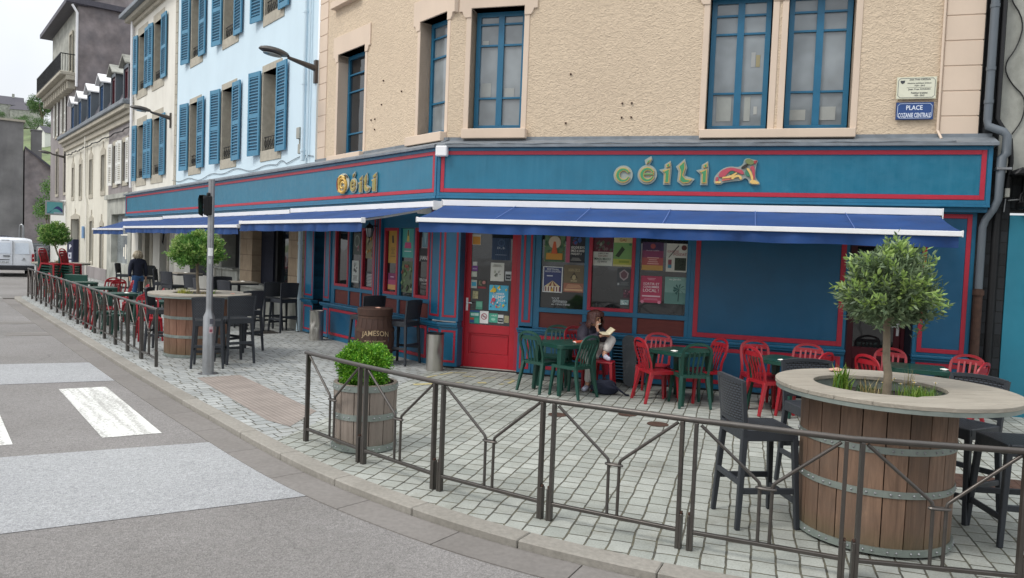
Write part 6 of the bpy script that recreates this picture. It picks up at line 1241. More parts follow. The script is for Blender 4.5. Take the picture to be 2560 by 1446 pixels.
m = M(pc('#cdb894')); m.text('JAMESON', -.22, .22, .47, .585, 0, .001); m.text('IRISH WHISKEY', -.17, .17, .41, .437, 0, .001)
af = math.atan2(-CK.y, -CK.x)+.03
m.v = [Vector(((pr(p.z)+.006)*math.cos(af+p.x/.31), (pr(p.z)+.006)*math.sin(af+p.x/.31), p.z+.02*math.cos(p.x*8)*(p.z > .45))) for p in m.v]; m.done('stencil', o, fix=False)
shell(CK.x+.05, CK.y-.02, .962, 'small pale dish on top of the whiskey cask', .05, 'pinkshell')
def bin_(c, h, lab, dent, rim):
    o = empty('steel_bin', (c[0], c[1], 0), 0, lab, 'bin', 'stainless steel floor ashtray bins'); n = 28; P = []; zs = [h*i/12 for i in range(13)]
    for z in zs:
        for k in range(n):
            a = 2*math.pi*k/n; r = .143
            for (da, dz, w1, w2, dp) in dent:
                q = math.exp(-((((a-da+math.pi) % (2*math.pi))-math.pi)/w1)**2-((z-dz)/w2)**2); r -= dp*q
            P.append((r*math.cos(a), r*math.sin(a), z))
    m = M(MT['steel']); m.add(P, [(j*n+k, j*n+(k+1) % n, (j+1)*n+(k+1) % n, (j+1)*n+k) for j in range(12) for k in range(n)]); m.done('body', o, smooth=35, fix=False)
    m = M(MT['black'] if rim else MT['steel']); m.lathe([(.146, h-.012), (.15, h-.012), (.15, h+.006), (.13, h+.006), (.125, h-.03), (.01, h-.03)], n=28, caps=False); m.done('rim', o, smooth=30)
ac = math.atan2(-12.6, 1.24)
bin_((-1.24, 12.60), .62, 'upright stainless steel bin right of the cask, with a dent and dark rim', [(ac+.75, .36, .35, .09, .03), (ac+.3, .2, .2, .12, .008)], 1); bin_((-4.10, 16.05), .62, 'badly crushed stainless steel bin in front of the dark side door', [(ac-.5, .42, .5, .13, .055), (ac+.1, .3, .35, .07, .03), (ac-.3, .15, .3, .1, .02)], 0)
o = empty('signal_pole', (-4.545, 11.45, 0), 0, 'galvanised steel pole with stickers carrying the pedestrian signal', 'pole')
m = M(MT['galv']); m.lathe([(.085, 0), (.085, .86), (.052, .94), (.048, 1.0), (.046, 2.92), (.04, 2.925)], n=24); m.lathe([(.15, -.02), (.15, .004), (.08, .006)], n=20); m.done('shaft', o, smooth=25)
tc_ = math.atan2(-11.45, 4.545)
def sticker_on(z0, z1, a0, a1, r, c, lab, o=o):
    m = M(pc(c)); n = 5; P = []
    for i in range(n+1): a = a0+(a1-a0)*i/n; P += [(r*math.cos(a), r*math.sin(a), z0), (r*math.cos(a), r*math.sin(a), z1)]
    m.add(P, [(2*i, 2*i+2, 2*i+3, 2*i+1) for i in range(n)]); s_ = m.done('sticker', o, label=lab)
sticker_on(1.78, 1.90, tc_-.7, tc_+.8, .0485, '#dadcdc', 'torn white sticker'); sticker_on(1.66, 1.73, tc_-.5, tc_+.3, .0485, '#a9abab', 'pale torn sticker'); sticker_on(.76, .84, tc_+.1, tc_+.75, .087, '#55555e', 'small dark sticker'); sticker_on(.62, .72, tc_+.0, tc_+.75, .087, '#b9a3a6', 'pink and white sticker'); sticker_on(.64, .68, tc_+.1, tc_+.6, .0885, '#8a4a58', 'red scrap')
o = empty('pedestrian_signal', (-4.53, 11.44, 2.36), math.atan2(-.75, -.66)+R(90), 'black pedestrian crossing signal with a green walking figure on the steel pole', 'traffic signal')
m = M(MT['black']); m.box(-.10, .10, -.20, -.06, .03, .36); m.box(-.03, .03, -.07, -.03, .12, .28); m.box(-.04, .04, -.16, -.08, .36, .42); m.done('housing', o, bevel=.02, seg=2)
m = M(MT['black']); P = [(-.11, -.20, .0), (-.11, -.34, .04), (-.11, -.36, .30), (-.09, -.34, .37), (.09, -.34, .37), (.11, -.36, .30), (.11, -.34, .04), (.11, -.20, .0), (-.11, -.20, .36), (.11, -.20, .36)]
m.add(P, [(0, 1, 2, 3, 8), (3, 4, 9, 8), (7, 6, 5, 4, 9)]); vz = m.done('visor', o, fix=False); sm_ = vz.modifiers.new('solid', 'SOLIDIFY'); sm_.thickness = .006
m = M(MT['darkglass']); m.box(-.085, .085, -.212, -.201, .05, .34); m.done('lens', o)
t = NT('green_signal_light'); t.p.inputs['Emission Color'].default_value = (.15, .9, .6, 1); t.p.inputs['Emission Strength'].default_value = .9; t.fin((.1, .5, .35), .5)
m = M(t.mat); m.prism([(-.01, .27), (.015, .275), (.02, .3), (0, .315), (-.02, .3)], -.216, -.213); m.prism([(-.03, .2), (.01, .265), (.025, .26), (.02, .19), (.035, .13), (.06, .08), (.045, .07), (.015, .12), (0, .165), (-.02, .12), (-.055, .07), (-.065, .08), (-.035, .13), (-.015, .185), (-.04, .195)], -.216, -.213); m.done('walking_figure', o)
o.scale = (.72, .5, .86)
# ------------------------------------------------------------ people
def skin(name, J, E, mat, parent=None, sub=2, root=0, **kw):
    """J: list of (x,y,z,radius[,radius2]); E: edges"""
    me = bpy.data.meshes.new(name); me.from_pydata([j[:3] for j in J], E, []); o = bpy.data.objects.new(name, me); COL.objects.link(o)
    me.materials.append(mat)
    if parent: o.parent = parent
    md = o.modifiers.new('skin', 'SKIN'); md.use_smooth_shade = True; md.branch_smoothing = .3
    if not me.skin_vertices: pass
    lay = me.skin_vertices[0] if me.skin_vertices else None
    for i, j in enumerate(J):
        lay.data[i].radius = (j[3], j[4] if len(j) > 4 else j[3]); lay.data[i].use_root = (i == root)
    s_ = o.modifiers.new('sub', 'SUBSURF'); s_.levels = sub; s_.render_levels = sub
    return tag(o, **kw)
def chain(J, E, start, pts):
    p = start
    for q in pts: J.append(q); E.append((p, len(J)-1)); p = len(J)-1
    return p
def hand(J, E, w_, wrist, fwd, side, curl=.5, s=1.0):
    """five separate fingers from a palm; fwd/side unit vectors; curl bends fingers along fwd x side"""
    f, sd_ = Vector(fwd).normalized(), Vector(side).normalized(); n = f.cross(sd_).normalized(); W_ = Vector(wrist)
    p = W_+f*.045*s; pi = chain(J, E, w_, [(*p, .019*s, .012*s)])
    for k, (off, ln) in enumerate(((-.026, .062), (-.009, .072), (.009, .067), (.026, .052))):
        b = p+f*.028*s+sd_*off*s; m_ = b+(f*(1-curl*.4)+n*curl*.5)*ln*.5*s; e = m_+(f*(1-curl)+n*curl)*ln*.5*s
        chain(J, E, pi, [(*b, .0085*s), (*m_, .0075*s), (*e, .0065*s)])
    b = W_+f*.02*s-sd_*.03*s; e = b+(f*.6-sd_*.5+n*curl*.5)*.045*s; chain(J, E, pi, [(*b, .0095*s), (*e, .0075*s)])
def head_detail(par, c, f, s, skinm, hairm):
    """nose, eyes, mouth, ears; f = facing, s = right side"""
    c, f, s = Vector(c), Vector(f).normalized(), Vector(s).normalized(); u = s.cross(f).normalized()
    m = M(skinm); m.tube([c+f*.088+u*.02, c+f*.108-u*.022, c+f*.09-u*.03], [.008, .013, .008], 8)
    for q in (-1, 1): m.tube([c+s*q*.074+u*.015, c+s*q*.082-u*.0, c+s*q*.076-u*.025], [.008, .014, .006], 6)
    m.done('nose_and_ears', par, smooth=80, fix=False)
    m = M(MT['dark'])
    for q in (-1, 1): m.obox(c+f*.083+s*q*.032+u*.012, .024, .008, .006, Matrix((s, f, u)).transposed()); m.obox(c+f*.084+s*q*.033+u*.03, .03, .008, .005, Matrix((s, f, u)).transposed())
    m.m(pc('#8a4440')).obox(c+f*.086-u*.052, .038, .008, .008, Matrix((s, f, u)).transposed()); m.done('eyes_and_mouth', par)
# --- seated reader: built in street coordinates (u,d,z)
base = FA(2.72, .7, 0)
def Lc(u, d, z): v = FA(u, d, z)-base; return (v.x, v.y, v.z)
def jj(u, d, z, r, r2=None): return (*Lc(u, d, z), r) if r2 is None else (*Lc(u, d, z), r, r2)
fvec = (FA(.8, .6, 0)-FA(0, 0, 0)); fvec.z = -.45; fvec.normalize(); svec = Vector(FA(-.6, .8, 0)-FA(0, 0, 0)).normalized()
J = [jj(2.70, .60, .53, .10), jj(2.70, .61, .70, .095), jj(2.74, .64, .87, .10, .085), jj(2.775, .675, .965, .045), jj(2.80, .70, 1.02, .055)]; E = [(0, 1), (1, 2), (2, 3), (3, 4)]
chain(J, E, 4, [jj(2.815, .715, 1.085, .078, .085), jj(2.82, .72, 1.14, .066)])
a = chain(J, E, 2, [jj(2.66, .76, .89, .035), jj(2.70, .86, .71, .03), jj(2.86, .85, .79, .028), jj(2.93, .83, .815, .022)]); hand(J, E, a, Lc(2.94, .83, .82), FA(.9, .1, .0)-FA(0, 0, -.1), FA(0, .8, 0)-FA(0, 0, .3), .55)
a = chain(J, E, 2, [jj(2.85, .56, .89, .035), jj(2.96, .70, .75, .03), jj(2.885, .80, .88, .028), jj(2.87, .815, .905, .022)]); hand(J, E, a, Lc(2.868, .82, .91), FA(-.05, .1, 1)-FA(0, 0, 0), FA(.8, .5, 0)-FA(0, 0, 0), .45)
a = chain(J, E, 0, [jj(2.77, .53, .53, .085), jj(3.07, .67, .78, .058), jj(2.99, .78, .56, .04), jj(2.98, .79, .52, .034), jj(3.06, .86, .485, .03)])
a = chain(J, E, 0, [jj(2.68, .68, .52, .085), jj(2.79, .95, .49, .058), jj(2.79, 1.0, .15, .04), jj(2.79, 1.0, .08, .034), jj(2.75, 1.09, .035, .03)])
body = skin('person', J, E, MT['skin'], label='seated woman in dark jacket and white jeans reading, one foot on a red stool', cat='person'); body.location = base
J = [jj(2.68, .60, .46, .18, .17), jj(2.68, .61, .63, .19, .17), jj(2.71, .64, .81, .195, .165), jj(2.735, .66, .905, .15, .13), jj(2.765, .67, .96, .08)]; E = [(0, 1), (1, 2), (2, 3), (3, 4)]
chain(J, E, 2, [jj(2.635, .76, .885, .112), jj(2.65, .825, .79, .108), jj(2.69, .865, .70, .104), jj(2.79, .865, .745, .098), jj(2.88, .845, .80, .066), jj(2.91, .838, .812, .048)])
chain(J, E, 2, [jj(2.85, .565, .895, .10), jj(2.92, .64, .81, .09), jj(2.955, .70, .755, .084), jj(2.92, .755, .82, .068), jj(2.885, .795, .87, .052), jj(2.875, .808, .885, .044)])
skin('jacket', J, E, MT['jacket'], body)
J = [jj(2.70, .60, .50, .12)]; E = []
chain(J, E, 0, [jj(2.80, .55, .54, .098), jj(2.95, .61, .68, .088), jj(3.065, .67, .775, .085), jj(3.06, .69, .735, .082), jj(3.02, .75, .65, .072), jj(3.0, .775, .56, .066)])
chain(J, E, 0, [jj(2.69, .70, .51, .098), jj(2.75, .85, .515, .088), jj(2.79, .955, .485, .076), jj(2.80, .98, .44, .068), jj(2.795, .99, .28, .058), jj(2.79, 1.0, .12, .056)])
skin('trousers', J, E, MT['whitejean'], body)
for pts, lab in (([(2.985, .79, .52), (3.02, .82, .495), (3.09, .88, .475)], None), ([(2.79, 1.0, .075), (2.775, 1.04, .05), (2.745, 1.12, .035)], None)):
    J = [jj(*pts[0], .042), jj(*pts[1], .042), jj(*pts[2], .034)]; E = [(0, 1), (1, 2)]; skin('shoe', J, E, pm('canvas_shoe_%d' % len(bpy.data.materials), '#b9bbcc', .8, var=.25, vs=20), body)
m = M(MT['hair']); hc = Vector(Lc(2.815, .71, 1.10)); fz = Vector((fvec.x, fvec.y, 0)).normalized(); r_ = random.Random(4)
for k in range(200):
    a = r_.uniform(0, 2*math.pi); th = r_.uniform(.15, 1.0); dirv = (fz*math.cos(a)+svec*math.sin(a)); front = math.cos(a)
    p0 = hc+dirv*.03+Vector((0, 0, .085)); p1 = hc+dirv*(.100+.014*r_.random())+Vector((0, 0, .045)); 
    if front > .72: pts = [p0, p1, hc+dirv*.104+Vector((0, 0, .012-.02*r_.random()))]
    else:
        ln = .14+.05*r_.random() if front < .3 else .11; pts = [p0, p1, hc+dirv*.114+Vector((0, 0, -.05)), hc+dirv*(.115+.035*r_.random())+Vector((0, 0, -ln))]
    m.tube(pts, [.012, .016, .013, .006][:len(pts)], 5)
m.done('hair', body, smooth=80, fix=False)
head_detail(body, Lc(2.82, .718, 1.075), fvec, svec, MT['skin'], MT['hair'])
m = M(MT['paper']); m.cyl(Lc(2.872, .845, .985), Lc(2.93, .88, 1.0), .005, n=6); m.done('cigarette', label='white cigarette held to the mouth of the seated woman', cat='cigarette', loc=None).location = base
bk = empty('open_book', FA(3.03, .83, .85), 0, 'open paperback with folded-back pages held on the raised knee', 'book')
for q, rz_ in ((-1, .35), (1, -.5)):
    m = M(pc('#8a6a44')); rot = Matrix.Rotation(R(20), 3, 'X') @ Matrix.Rotation(rz_, 3, 'Y'); m.obox(rot @ Vector((q*.06, 0, 0)), .12, .18, .004, rot); m.done('cover', bk)
    m = M(pc('#d9cfb2')); m.obox(rot @ Vector((q*.057, 0, .008)), .11, .17, .012, rot); m.done('pages', bk, bevel=.003)
bk.rotation_euler = (R(-12), R(-18), ANG_A+.5)
def stool_red(u, d, h):
    o = empty('red_stool', FA(u, d, 0), ANG_A, 'small red stool under the raised foot of the seated woman', 'stool'); m = M(MT['redp']); m.box(-.14, .14, -.14, .14, h-.03, h); m.done('seat', o, bevel=.015, seg=2)
    for sx in (-1, 1):
        for sy in (-1, 1): m = M(MT['redp']); m.beam((sx*.11, sy*.11, h-.02), (sx*.15, sy*.15, 0), .05, .05, .034, .034, ref=(0, 1, 0)); m.done('leg', o, bevel=.005)
stool_red(3.0, .82, .445)
rc(FA, 2.66, .58, .75, .65, 'red plastic chair the seated woman sits on', None)
m = M(MT['navy']); P = []; n = 16
for j in range(9):
    t = j/8; z = .21*t; r = (.17*math.sin(math.pi*min(.93, t*.8+.18))**.6)
    for k in range(n): a = 2*math.pi*k/n; rr = r*(1+.12*math.sin(3*a+j)+.06*math.sin(7*a+2*j)); P.append((rr*1.25*math.cos(a), rr*.8*math.sin(a), max(.002, z+.015*math.sin(2*a+j))))
m.add(P, [(j*n+k, j*n+(k+1) % n, (j+1)*n+(k+1) % n, (j+1)*n+k) for j in range(8) for k in range(n)]); m.f.append([8*n+k for k in range(n)]); m.mi.append(0); m.f.append([k for k in range(n)][::-1]); m.mi.append(0)
m.v = [p*(1+.07*math.sin(p.x*40+p.z*55)*math.cos(p.y*47)) for p in m.v]; o = m.done('backpack', smooth=60, label='dark navy backpack slumped on the setts by the seated woman', cat='backpack'); o.location = FA(3.06, 1.10, 0); o.rotation_euler = (0, 0, ANG_A)
md = o.modifiers.new('sub', 'SUBSURF'); md.levels = md.render_levels = 2
m = M(MT['navy']); m.tube([(.12, -.05, .16), (.24, -.06, .08), (.32, -.03, .02), (.36, .0, .012)], .014, 6); m.tube([(-.05, 0, .2), (.0, -.02, .245), (.06, 0, .2)], .010, 6); m.done('strap', o, smooth=60)
# skateboard
o = empty('skateboard', FA(3.295, .30, .0), ANG_A, 'worn grey skateboard standing on its tail against the vent grille', 'skateboard')
t = NT('worn_grip'); f = t.noise(9, 6, .7); MT['deck'] = t.fin(t.mix(t.ramp(f, [(.55, 0.0), (.72, .6)]), L('#44494c'), L('#7f8684')), .8, 0)
m = M(MT['deck']); n = 10; hw, hl = .105, .40; out = [(hw*math.sin(a), hl-hw+hw*math.cos(a)) for a in [-math.pi/2+math.pi*i/n for i in range(n+1)]]; out = out + [(-x, -z) for x, z in out]
m.prism([(x, z) for x, z in out], -.006, .006); m.m(pc('#a98d6a')); m.prism([(x*1.01, z*1.003) for x, z in out], .006, .012); dk = m.done('deck', o, bevel=.002)
m = M(MT['galv'])
for z in (-.25, .25): m.box(-.08, .08, .012, .05, z-.02, z+.02)
m.m(MT['whitewood'])
for z in (-.25, .25):
    for x in (-.09, .09): m.cyl((x-.016, .05, z), (x+.016, .05, z), .026, n=12)
m.done('trucks', o)
for ch_ in o.children: ch_.location = (0, 0, .405); ch_.rotation_euler = (R(-14), R(-6), 0)
# --- walking woman seen from behind
wo = FB(14.96, 1.44, 0)
def wj(x, y, z, r, r2=None): return (x, y, z, r) if r2 is None else (x, y, z, r, r2)
J = [wj(0, 0, .86, .12, .10), wj(0, 0, 1.05, .11, .09), wj(0, .0, 1.24, .13, .09), wj(0, .0, 1.35, .05), wj(0, .01, 1.42, .055), wj(0, .02, 1.49, .08), wj(0, .02, 1.56, .06)]; E = [(i, i+1) for i in range(6)]
for s_ in (-1, 1):
    a = chain(J, E, 2, [wj(s_*.17, 0, 1.28, .05), wj(s_*.235, -.02, 1.03, .038), wj(s_*.25, .03*s_, .80, .03)]); hand(J, E, a, (s_*.25, .03*s_, .78), (0, 0, -1), (0, 1, 0), .35)
    a = chain(J, E, 0, [wj(s_*.09, 0, .80, .085), wj(s_*.095, .05*s_, .46, .055), wj(s_*.095, -.03*s_+.02, .10, .036), wj(s_*.10, .12-.03*s_, .03, .03)])
wb = skin('person', J, E, MT['skin'], label='woman with fluffy blond-grey hair in a navy top and jeans walking away', cat='person'); wb.location = wo; wb.rotation_euler = (0, 0, ANG_B+R(90)+R(8))
J = [wj(0, 0, .74, .18, .14), wj(0, 0, .92, .175, .135), wj(0, 0, 1.12, .175, .13), wj(0, 0, 1.29, .16, .115), wj(0, 0, 1.40, .07)]; E = [(i, i+1) for i in range(4)]
for s_ in (-1, 1): chain(J, E, 3, [wj(s_*.175, 0, 1.29, .085), wj(s_*.215, -.01, 1.15, .075), wj(s_*.24, -.02, 1.02, .068), wj(s_*.252, .03*s_, .80, .052)])
skin('jumper', J, E, MT['navy'], wb)
J = [wj(0, 0, .92, .16, .13), wj(0, 0, .84, .175, .14)]; E = [(0, 1)]
for s_ in (-1, 1): chain(J, E, 1, [wj(s_*.088, 0, .74, .125), wj(s_*.092, .05*s_, .46, .075), wj(s_*.095, .01, .25, .064), wj(s_*.095, -.03*s_+.02, .10, .060)])
skin('jeans', J, E, MT['jeans'], wb)
for s_ in (-1, 1): skin('shoe', [wj(s_*.095, -.02-.03*s_, .05, .042), wj(s_*.1, .13-.03*s_, .035, .036)], [(0, 1)], MT['black'], wb)
m = M(MT['blond']); r_ = random.Random(8)
for k in range(220):
    d_ = Vector((r_.gauss(0, 1), r_.gauss(0, 1)-.3, r_.gauss(0, 1)+.2)).normalized(); c_ = Vector((0, .01, 1.505)); p1 = c_+Vector((d_.x*.125, d_.y*.11, d_.z*.115)); m.tube([c_+d_*.05, p1, p1+Vector((r_.uniform(-.02, .02)+d_.x*.02, r_.uniform(-.02, .02), -.045-.03*abs(d_.x)))], [.014, .015, .007], 4)
m.done('hair', wb, smooth=80, fix=False)
head_detail(wb, (0, .02, 1.49), (0, 1, 0), (1, 0, 0), MT['skin'], MT['hair'])
p = wo+(FB(0, 0, 0)-FB(0, 0, 0))
m = M(MT['black']); m.obox((0, 0, .16), .10, .26, .32); m.tube([(0, -.08, .3), (0, -.05, .42), (0, .05, .42), (0, .08, .3)], .010, 6)
o = m.done('handbag', bevel=.03, label='black bag carried in the right hand of the walking woman', cat='bag'); o.location = FB(14.9, 1.44, .36)+Vector((.30*math.cos(ANG_B+R(0)), .30*math.sin(ANG_B), 0)); o.rotation_euler = (0, 0, ANG_B+R(90))

# ------------------------------------------------------------ vehicles
def car(loc, rz, W_, H_, Ln, prof, paint, label, name, cat, belt, van=False, plate=None):
    """prof: side outline (y,z) from rear bottom up and over to the front; rear faces -y"""
    o = empty(name, loc, rz, label, cat); hw = W_/2; ns = 7; P = []; n = len(prof)
    for i in range(ns):
        x = -1+2*i/(ns-1)
        for (y, z) in prof:
            tum = 1-.13*max(0, (z-belt)/(H_-belt))**1.3; rnd = .05*(abs(x)**4)
            yy = y + (rnd*2.2 if y < .6 else (-rnd*3 if y > Ln-.6 else 0)); P.append((x*hw*tum, yy, z-(.05*abs(x)**5 if z > belt+.2 else 0)))
    m = M(paint); F = [(i*n+k, i*n+k+1, (i+1)*n+k+1, (i+1)*n+k) for i in range(ns-1) for k in range(n-1)]; F += [tuple(range(n)), tuple((ns-1)*n+k for k in range(n))[::-1]]
    m.add(P, F); m.done('body', o, smooth=35)
    for y in (.72, Ln-.85):
        for s_ in (-1, 1):
            m = M(MT['tyre']); x = s_*(hw-.1); m.cyl((x-.1, y, .31), (x+.1, y, .31), .31, n=24); w_ = m.done('wheel', o, smooth=40, bevel=.015); m = M(MT['galv']); m.cyl((x+s_*.095, y, .31), (x+s_*.11, y, .31), .19, n=16); m.done('rim', w_)
    return o
vp = [(.05, .32), (.0, .42), (.0, .62), (.03, 1.05), (.10, 1.55), (.17, 1.76), (.32, 1.84), (1.5, 1.875), (2.6, 1.86), (3.0, 1.78), (3.5, 1.25), (4.1, 1.05), (4.3, .85), (4.38, .5), (4.3, .3), (2, .25)]
vc = Vector((-23.85, 36.3, -.064)); van = car(vc, R(36), 1.85, 1.875, 4.38, vp, MT['vanw'], 'white panel van parked with its back to the camera at the left edge', 'parked_van', 'van', 1.05)
m = M(flat('dark_bumper', '#25282d', .6)); m.box(-.90, .90, -.06, .16, .33, .55); m.done('bumper', van, bevel=.04, seg=2)
m = M(MT['dark']); m.box(.02, .028, -.02, .2, .56, 1.72); m.done('door_seam', van)
m = M(pm('painted_window_blank', '#ccd6e2', .3, var=.02)); 
for x0, x1 in ((-.72, -.06), (.12, .70)): m.add([(x0, .022, 1.10), (x1, .022, 1.10), (x1-.03*(x1 > .5), .112, 1.62), (x0+.03*(x0 < -.5), .112, 1.62)], [(0, 1, 2, 3)])
m.done('door_panel', van)
m = M(MT['tail']); m.box(.80, .905, -.005, .17, .72, 1.12); m.box(-.905, -.80, -.005, .17, .72, 1.12); m.m(MT['whitewood']); m.box(.81, .9, -.008, .1, .88, .96); m.done('tail_light', van, bevel=.02)
m = M(MT['black']); m.box(-.36, -.08, -.035, .04, .98, 1.015); m.box(-.8, -.1, -.012, .04, .80, .83); m.m(MT['dark']); m.box(-.42, -.1, .15, .19, 1.735, 1.755); m.done('handle', van, bevel=.008)
m = M(pc('#d6dade')); m.box(-.62, -.10, -.02, .01, .64, .75); m.m(pc('#23395e')); m.box(-.62, -.585, -.023, .0, .64, .75); m.m(pc('#22252a'))
M.text(m, 'DT-979-BT', -.57, -.12, .66, .73, -.0205, -.002); m.done('number_plate', van)
m = M(MT['galv']); m.prism([(.42, .86), (.48, .93), (.54, .86), (.52, .86), (.48, .9), (.44, .86)], .0, .012); m.prism([(.42, .82), (.48, .89), (.54, .82), (.52, .82), (.48, .86), (.44, .82)], .0, .012); m.box(.38, .58, .0, .01, .79, .8); m.done('emblem', van)
m = M(MT['black']); m.box(-1.12, -.92, 2.9, 3.0, 1.05, 1.3); m.box(.92, 1.12, 2.9, 3.0, 1.05, 1.3); m.done('mirror', van, bevel=.03)
cp = [(.08, .3), (.0, .5), (.04, .85), (.25, .98), (.75, 1.40), (1.4, 1.5), (2.4, 1.45), (3.1, 1.02), (4.0, .85), (4.15, .6), (4.1, .3), (2, .22)]
dcar = car(Vector((-31.1, 50.0, -.064)), R(32), 1.75, 1.5, 4.15, cp, flat('dark_green_paint', '#2b3338', .25), 'dark estate car parked behind the white van', 'parked_car', 'car', .98)
m = M(MT['carglass']); m.add([(-.62, .24, 1.02), (.62, .24, 1.02), (.55, .70, 1.40), (-.55, .70, 1.40)], [(0, 1, 2, 3)]); m.v = [p+Vector((0, -.03, 0)) for p in m.v]; m.done('rear_window', dcar)
m = M(MT['tail']); m.box(-.85, -.62, -.01, .1, .78, .92); m.box(.62, .85, -.01, .1, .78, .92); m.done('tail_light', dcar)
m = M(flat('bumper_dark', '#1c1f22', .5)); m.box(-.84, .84, -.05, .1, .3, .5); m.done('bumper', dcar, bevel=.03)
o2 = car(Vector((-31.8, 47.0, -.064)), R(33), 1.78, 1.5, 4.2, cp, flat('dark_blue_paint', '#23283a', .25), 'dark car roof showing over the white van at the left edge', 'parked_car', 'car', .98)
o2.scale = (1, 1, 1.28)
# parking meter, signs, post
o = empty('parking_meter', (-19.05, 33, 0), ANG_B+R(28), 'dark blue parking ticket machine with a white P beside the farthest barrel', 'parking meter')
m = M(flat('meter_blue', '#1f2440', .4)); m.prism([(-.2, 0), (.2, 0), (.2, 1.86), (-.2, 1.76)], -.14, .14); m.done('body', o, bevel=.015)
m = M(pc('#e6e8ee')); m.v = []; M.text(m, 'P', -.04, .09, 1.42, 1.62, -.143, -.002); m.m(pc('#b9bcc6')); m.box(-.10, .10, -.146, -.14, 1.02, 1.28); m.box(-.1, .1, -.146, -.14, .84, .96); m.m(pc('#5a5f72')); m.box(-.06, .04, -.148, -.14, 1.1, 1.2); m.done('panel', o)
o = empty('hanging_sign', FB(38.6, 0, 3.4), ANG_B, 'hanging shop sign with a green and blue wave picture on the far house', 'sign')
m = M(MT['galv'], FB); m.box(38.5, 38.6, .1, 1.0, 3.12, 3.92); m.box(38.53, 38.57, -.5, .2, 3.85, 3.9); m.done('frame', o, bevel=.01)
m = M(pc('#4f8f94'), FB); m.box(38.48, 38.5, .17, .93, 3.2, 3.84); m.m(pc('#2a2f6a')); 
P = [(38.478, .17+.76*i/12, 3.42+.2*math.sin(i*.42)) for i in range(13)]; Q = [(38.478, .17+.76*i/12, 3.34+.13*math.sin(i*.42-.6)) for i in range(13)]
m.add(P+Q, [(i, i+1, 14+i, 13+i) for i in range(12)]); m.m(pc('#8f9fb0')); m.box(38.476, 38.479, .17, .6, 3.2, 3.28); m.done('picture', o, fix=False)
m = M(pc('#6f8fb4'), FB); m.box(32.5, 32.9, .05, .12, 1.9, 2.5); m.done('wall_sign', loc=FB(32.7, .08, 2.2), label='small blue sign on the cream wall beside the far drainpipe', cat='sign', bevel=.01)
m = M(MT['galv']); m.tube([(0, 0, -.1), (0, 0, 2.5), (.05, 0, 2.68), (.13, 0, 2.73), (.21, 0, 2.68), (.26, 0, 2.5), (.26, 0, -.1)], .07, 8); o = m.done('parking_hoop', smooth=50, label='tall narrow grey metal hoop in front of the far concrete wall', cat='post'); o.location = (-35.6, 55, -.06)
m = M(pm('grey_cabinet', '#8e9294', .6)); m.obox((0, 0, .68), .4, .4, 1.36); o = m.done('street_cabinet', bevel=.02, label='pale grey street cabinet behind the stacked chairs', cat='cabinet'); o.location = (-24.7, 40.0, 0)

# ------------------------------------------------------------ far background
gh = empty('concrete_house', (-38.6, 60, 0), R(36), 'house with a blank rain-stained grey wall closing the street', 'house')
m = M(MT['darkwall']); m.box(-16, 0, 0, 12, -.1, 10.7); m.done('wall', gh)
m = M(MT['granite']); m.box(-16, .12, -.15, 12, 10.7, 10.86); m.done('coping', gh)
mh = empty('mauve_house', (-38.55, 60.1, 0), R(34), 'low wall-like house with pinkish stained render and a sloping roof edge', 'house')
m = M(MT['mauvewall']); m.prism([(0, -.1), (1.72, -.1), (1.72, 7.35), (0, 8.7)], 0, 12); m.done('wall', mh)
m = M(MT['slate']); m.prism([(0, 8.7), (1.95, 7.15), (1.95, 7.32), (0, 8.87)], -.2, 12); m.done('roof', mh)
m = M(MT['darkwall']); m.box(.5, 1.25, 3, 4, 7, 10.5); m.box(.45, 1.3, 2.95, 4.05, 10.5, 10.6); m.done('chimney', mh)
def far_house(c, w_, dp, h, rh, rz, wallm, label, wins=(), gable=True):
    o = empty('hill_house', c, rz, label, 'house', 'houses on the far hillside'); m = M(wallm); hw = w_/2
    m.prism([(-hw, -3), (hw, -3), (hw, h), (0, h+rh), (-hw, h)], 0, dp); m.done('wall', o)
    m = M(MT['slate']); 
    for s_ in (-1, 1): m.add([(0, -.2, h+rh+.12), (s_*(hw+.25), -.2, h-.1), (s_*(hw+.25), dp+.2, h-.1), (0, dp+.2, h+rh+.12)], [(0, 1, 2, 3)])
    m.done('roof', o); 
    for x, z in wins: m = M(MT['darkglass']); m.box(x-.4, x+.4, -.06, -.01, z-.6, z+.6); m.done('window', o)
    m = M(MT['plaster']); m.box(-.4, .4, dp*.6, dp*.6+.8, h+rh*.5, h+rh+1.2); m.done('chimney', o); return o
far_house((-143.2, 230, 24.5), 4.6, 9, 8.0, 2.0, R(-22), MT['whitewood'], 'white gabled house with two small windows on the hillside', [(-.6, 6.4), (-.4, 3.4)])
far_house((-149.3, 236, 25.5), 3.4, 8, 3.2, 2.6, R(-60), MT['whitewood'], 'small white cottage with a steep roof left of the white gabled house')
far_house((-190.5, 290, 44.8), 6.5, 9, 3.6, 3.2, R(-75), MT['plaster'], 'grey gabled house with a dark roof at the top of the hill')
far_house((-196.8, 289, 45), 8, 9, 5.2, 3.4, R(-60), MT['plaster'], 'taller slate-roofed house at the far left of the hilltop')
far_house((-166, 283, 42), 9, 8, 3.2, 2.2, R(20), MT['oldcream'], 'cream house behind the big hilltop tree')
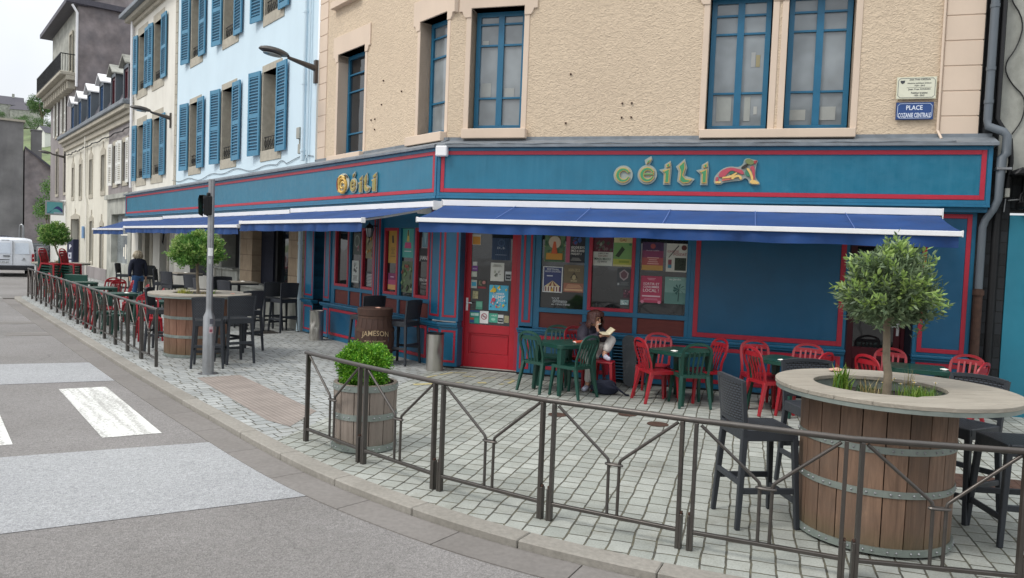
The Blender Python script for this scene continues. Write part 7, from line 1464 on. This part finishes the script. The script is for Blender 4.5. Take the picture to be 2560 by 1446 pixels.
def far_tree(c, r, h, n, label, mat, seed, flat_=.8, trunk=True, name='hill_tree'):
    rg = np.random.default_rng(seed); o = empty(name, c, 0, label, 'tree', 'trees on the far hillside'); nc = 22
    cc = unit(rg.normal(size=(nc, 3)))*rg.random((nc, 1))**.4*np.array([r*.8, r*.8, r*flat_*.75])+np.array([0, 0, h]); k = rg.integers(0, nc, n); P = cc[k]+unit(rg.normal(size=(n, 3)))*(rg.random((n, 1))**.5)*r*.34
    leaves_mesh('crown', mat, P, unit(rg.normal(size=(n, 3))+[0, 0, .3]), r*.09, r*.06, o)
    if trunk:
        m = M(MT['bark'])
        for k in range(4): a = k*1.6; m.tube([(.1*k, 0, -2), (r*.1*math.cos(a), r*.1*math.sin(a), h*.45), (r*.45*math.cos(a), r*.45*math.sin(a), h)], [r*.06, r*.045, r*.02], 6)
        m.done('trunk', o, smooth=60)
far_tree((-167.2, 270, 42.0), 5.0, 5.4, 3600, 'big spreading dark tree on the skyline of the hill', MT['treeleaf'], 5)
for i, (x, y, z, r, lab) in enumerate(((-157, 250, 36, 3.2, 'round tree below the big skyline tree'), (-162, 252, 37, 2.6, 'bushy tree on the slope left of the round one'), (-150, 246, 35, 3.4, 'dark tree above the white gabled house'), (-170, 262, 38.5, 2.6, 'low tree at the left shoulder of the hill'), (-137, 226, 22, 3.0, 'tree to the right of the white gabled house'), (-146, 222, 21, 2.6, 'tree at the foot of the white gabled house'), (-138, 215, 17, 3.6, 'lowest tree on the slope beside the tall grey house'), (-191, 283, 44, 2.6, 'shrubby tree in front of the grey gabled house'), (-180, 280, 43, 2.0, 'small tree by the hilltop path'))):
    far_tree((x, y, z), r, r*.6, 1500, lab, MT['treeleaf'], 30+i, .8, False)
far_tree((-33.9, 56, 0), 1.3, 3.9, 4200, 'tall green shrub squeezed between the stained wall and the tall house', MT['laurel2'], 77, 2.3, True, 'street_shrub')
# street side behind the camera (seen in reflections and as bounce light)
bb = empty('opposite_house', (2, -16, 0), 0, 'plain grey stone house across the street behind the photographer', 'house')
m = M(MT['plaster'], FW); m.box(-6, 16, -24, -16, 0, 6.5); m.done('wall', bb); m = M(MT['slate'], FW); m.prism([(-6.3, 6.5), (16.3, 6.5), (15, 9.5), (-5, 9.5)], -24, -15.8); m.done('roof', bb)
for k in range(6): m = M(MT['darkglass'], FW); m.box(-4.5+k*3.4, -3.3+k*3.4, -16, -15.95, 3.2, 5); m.done('window', bb)
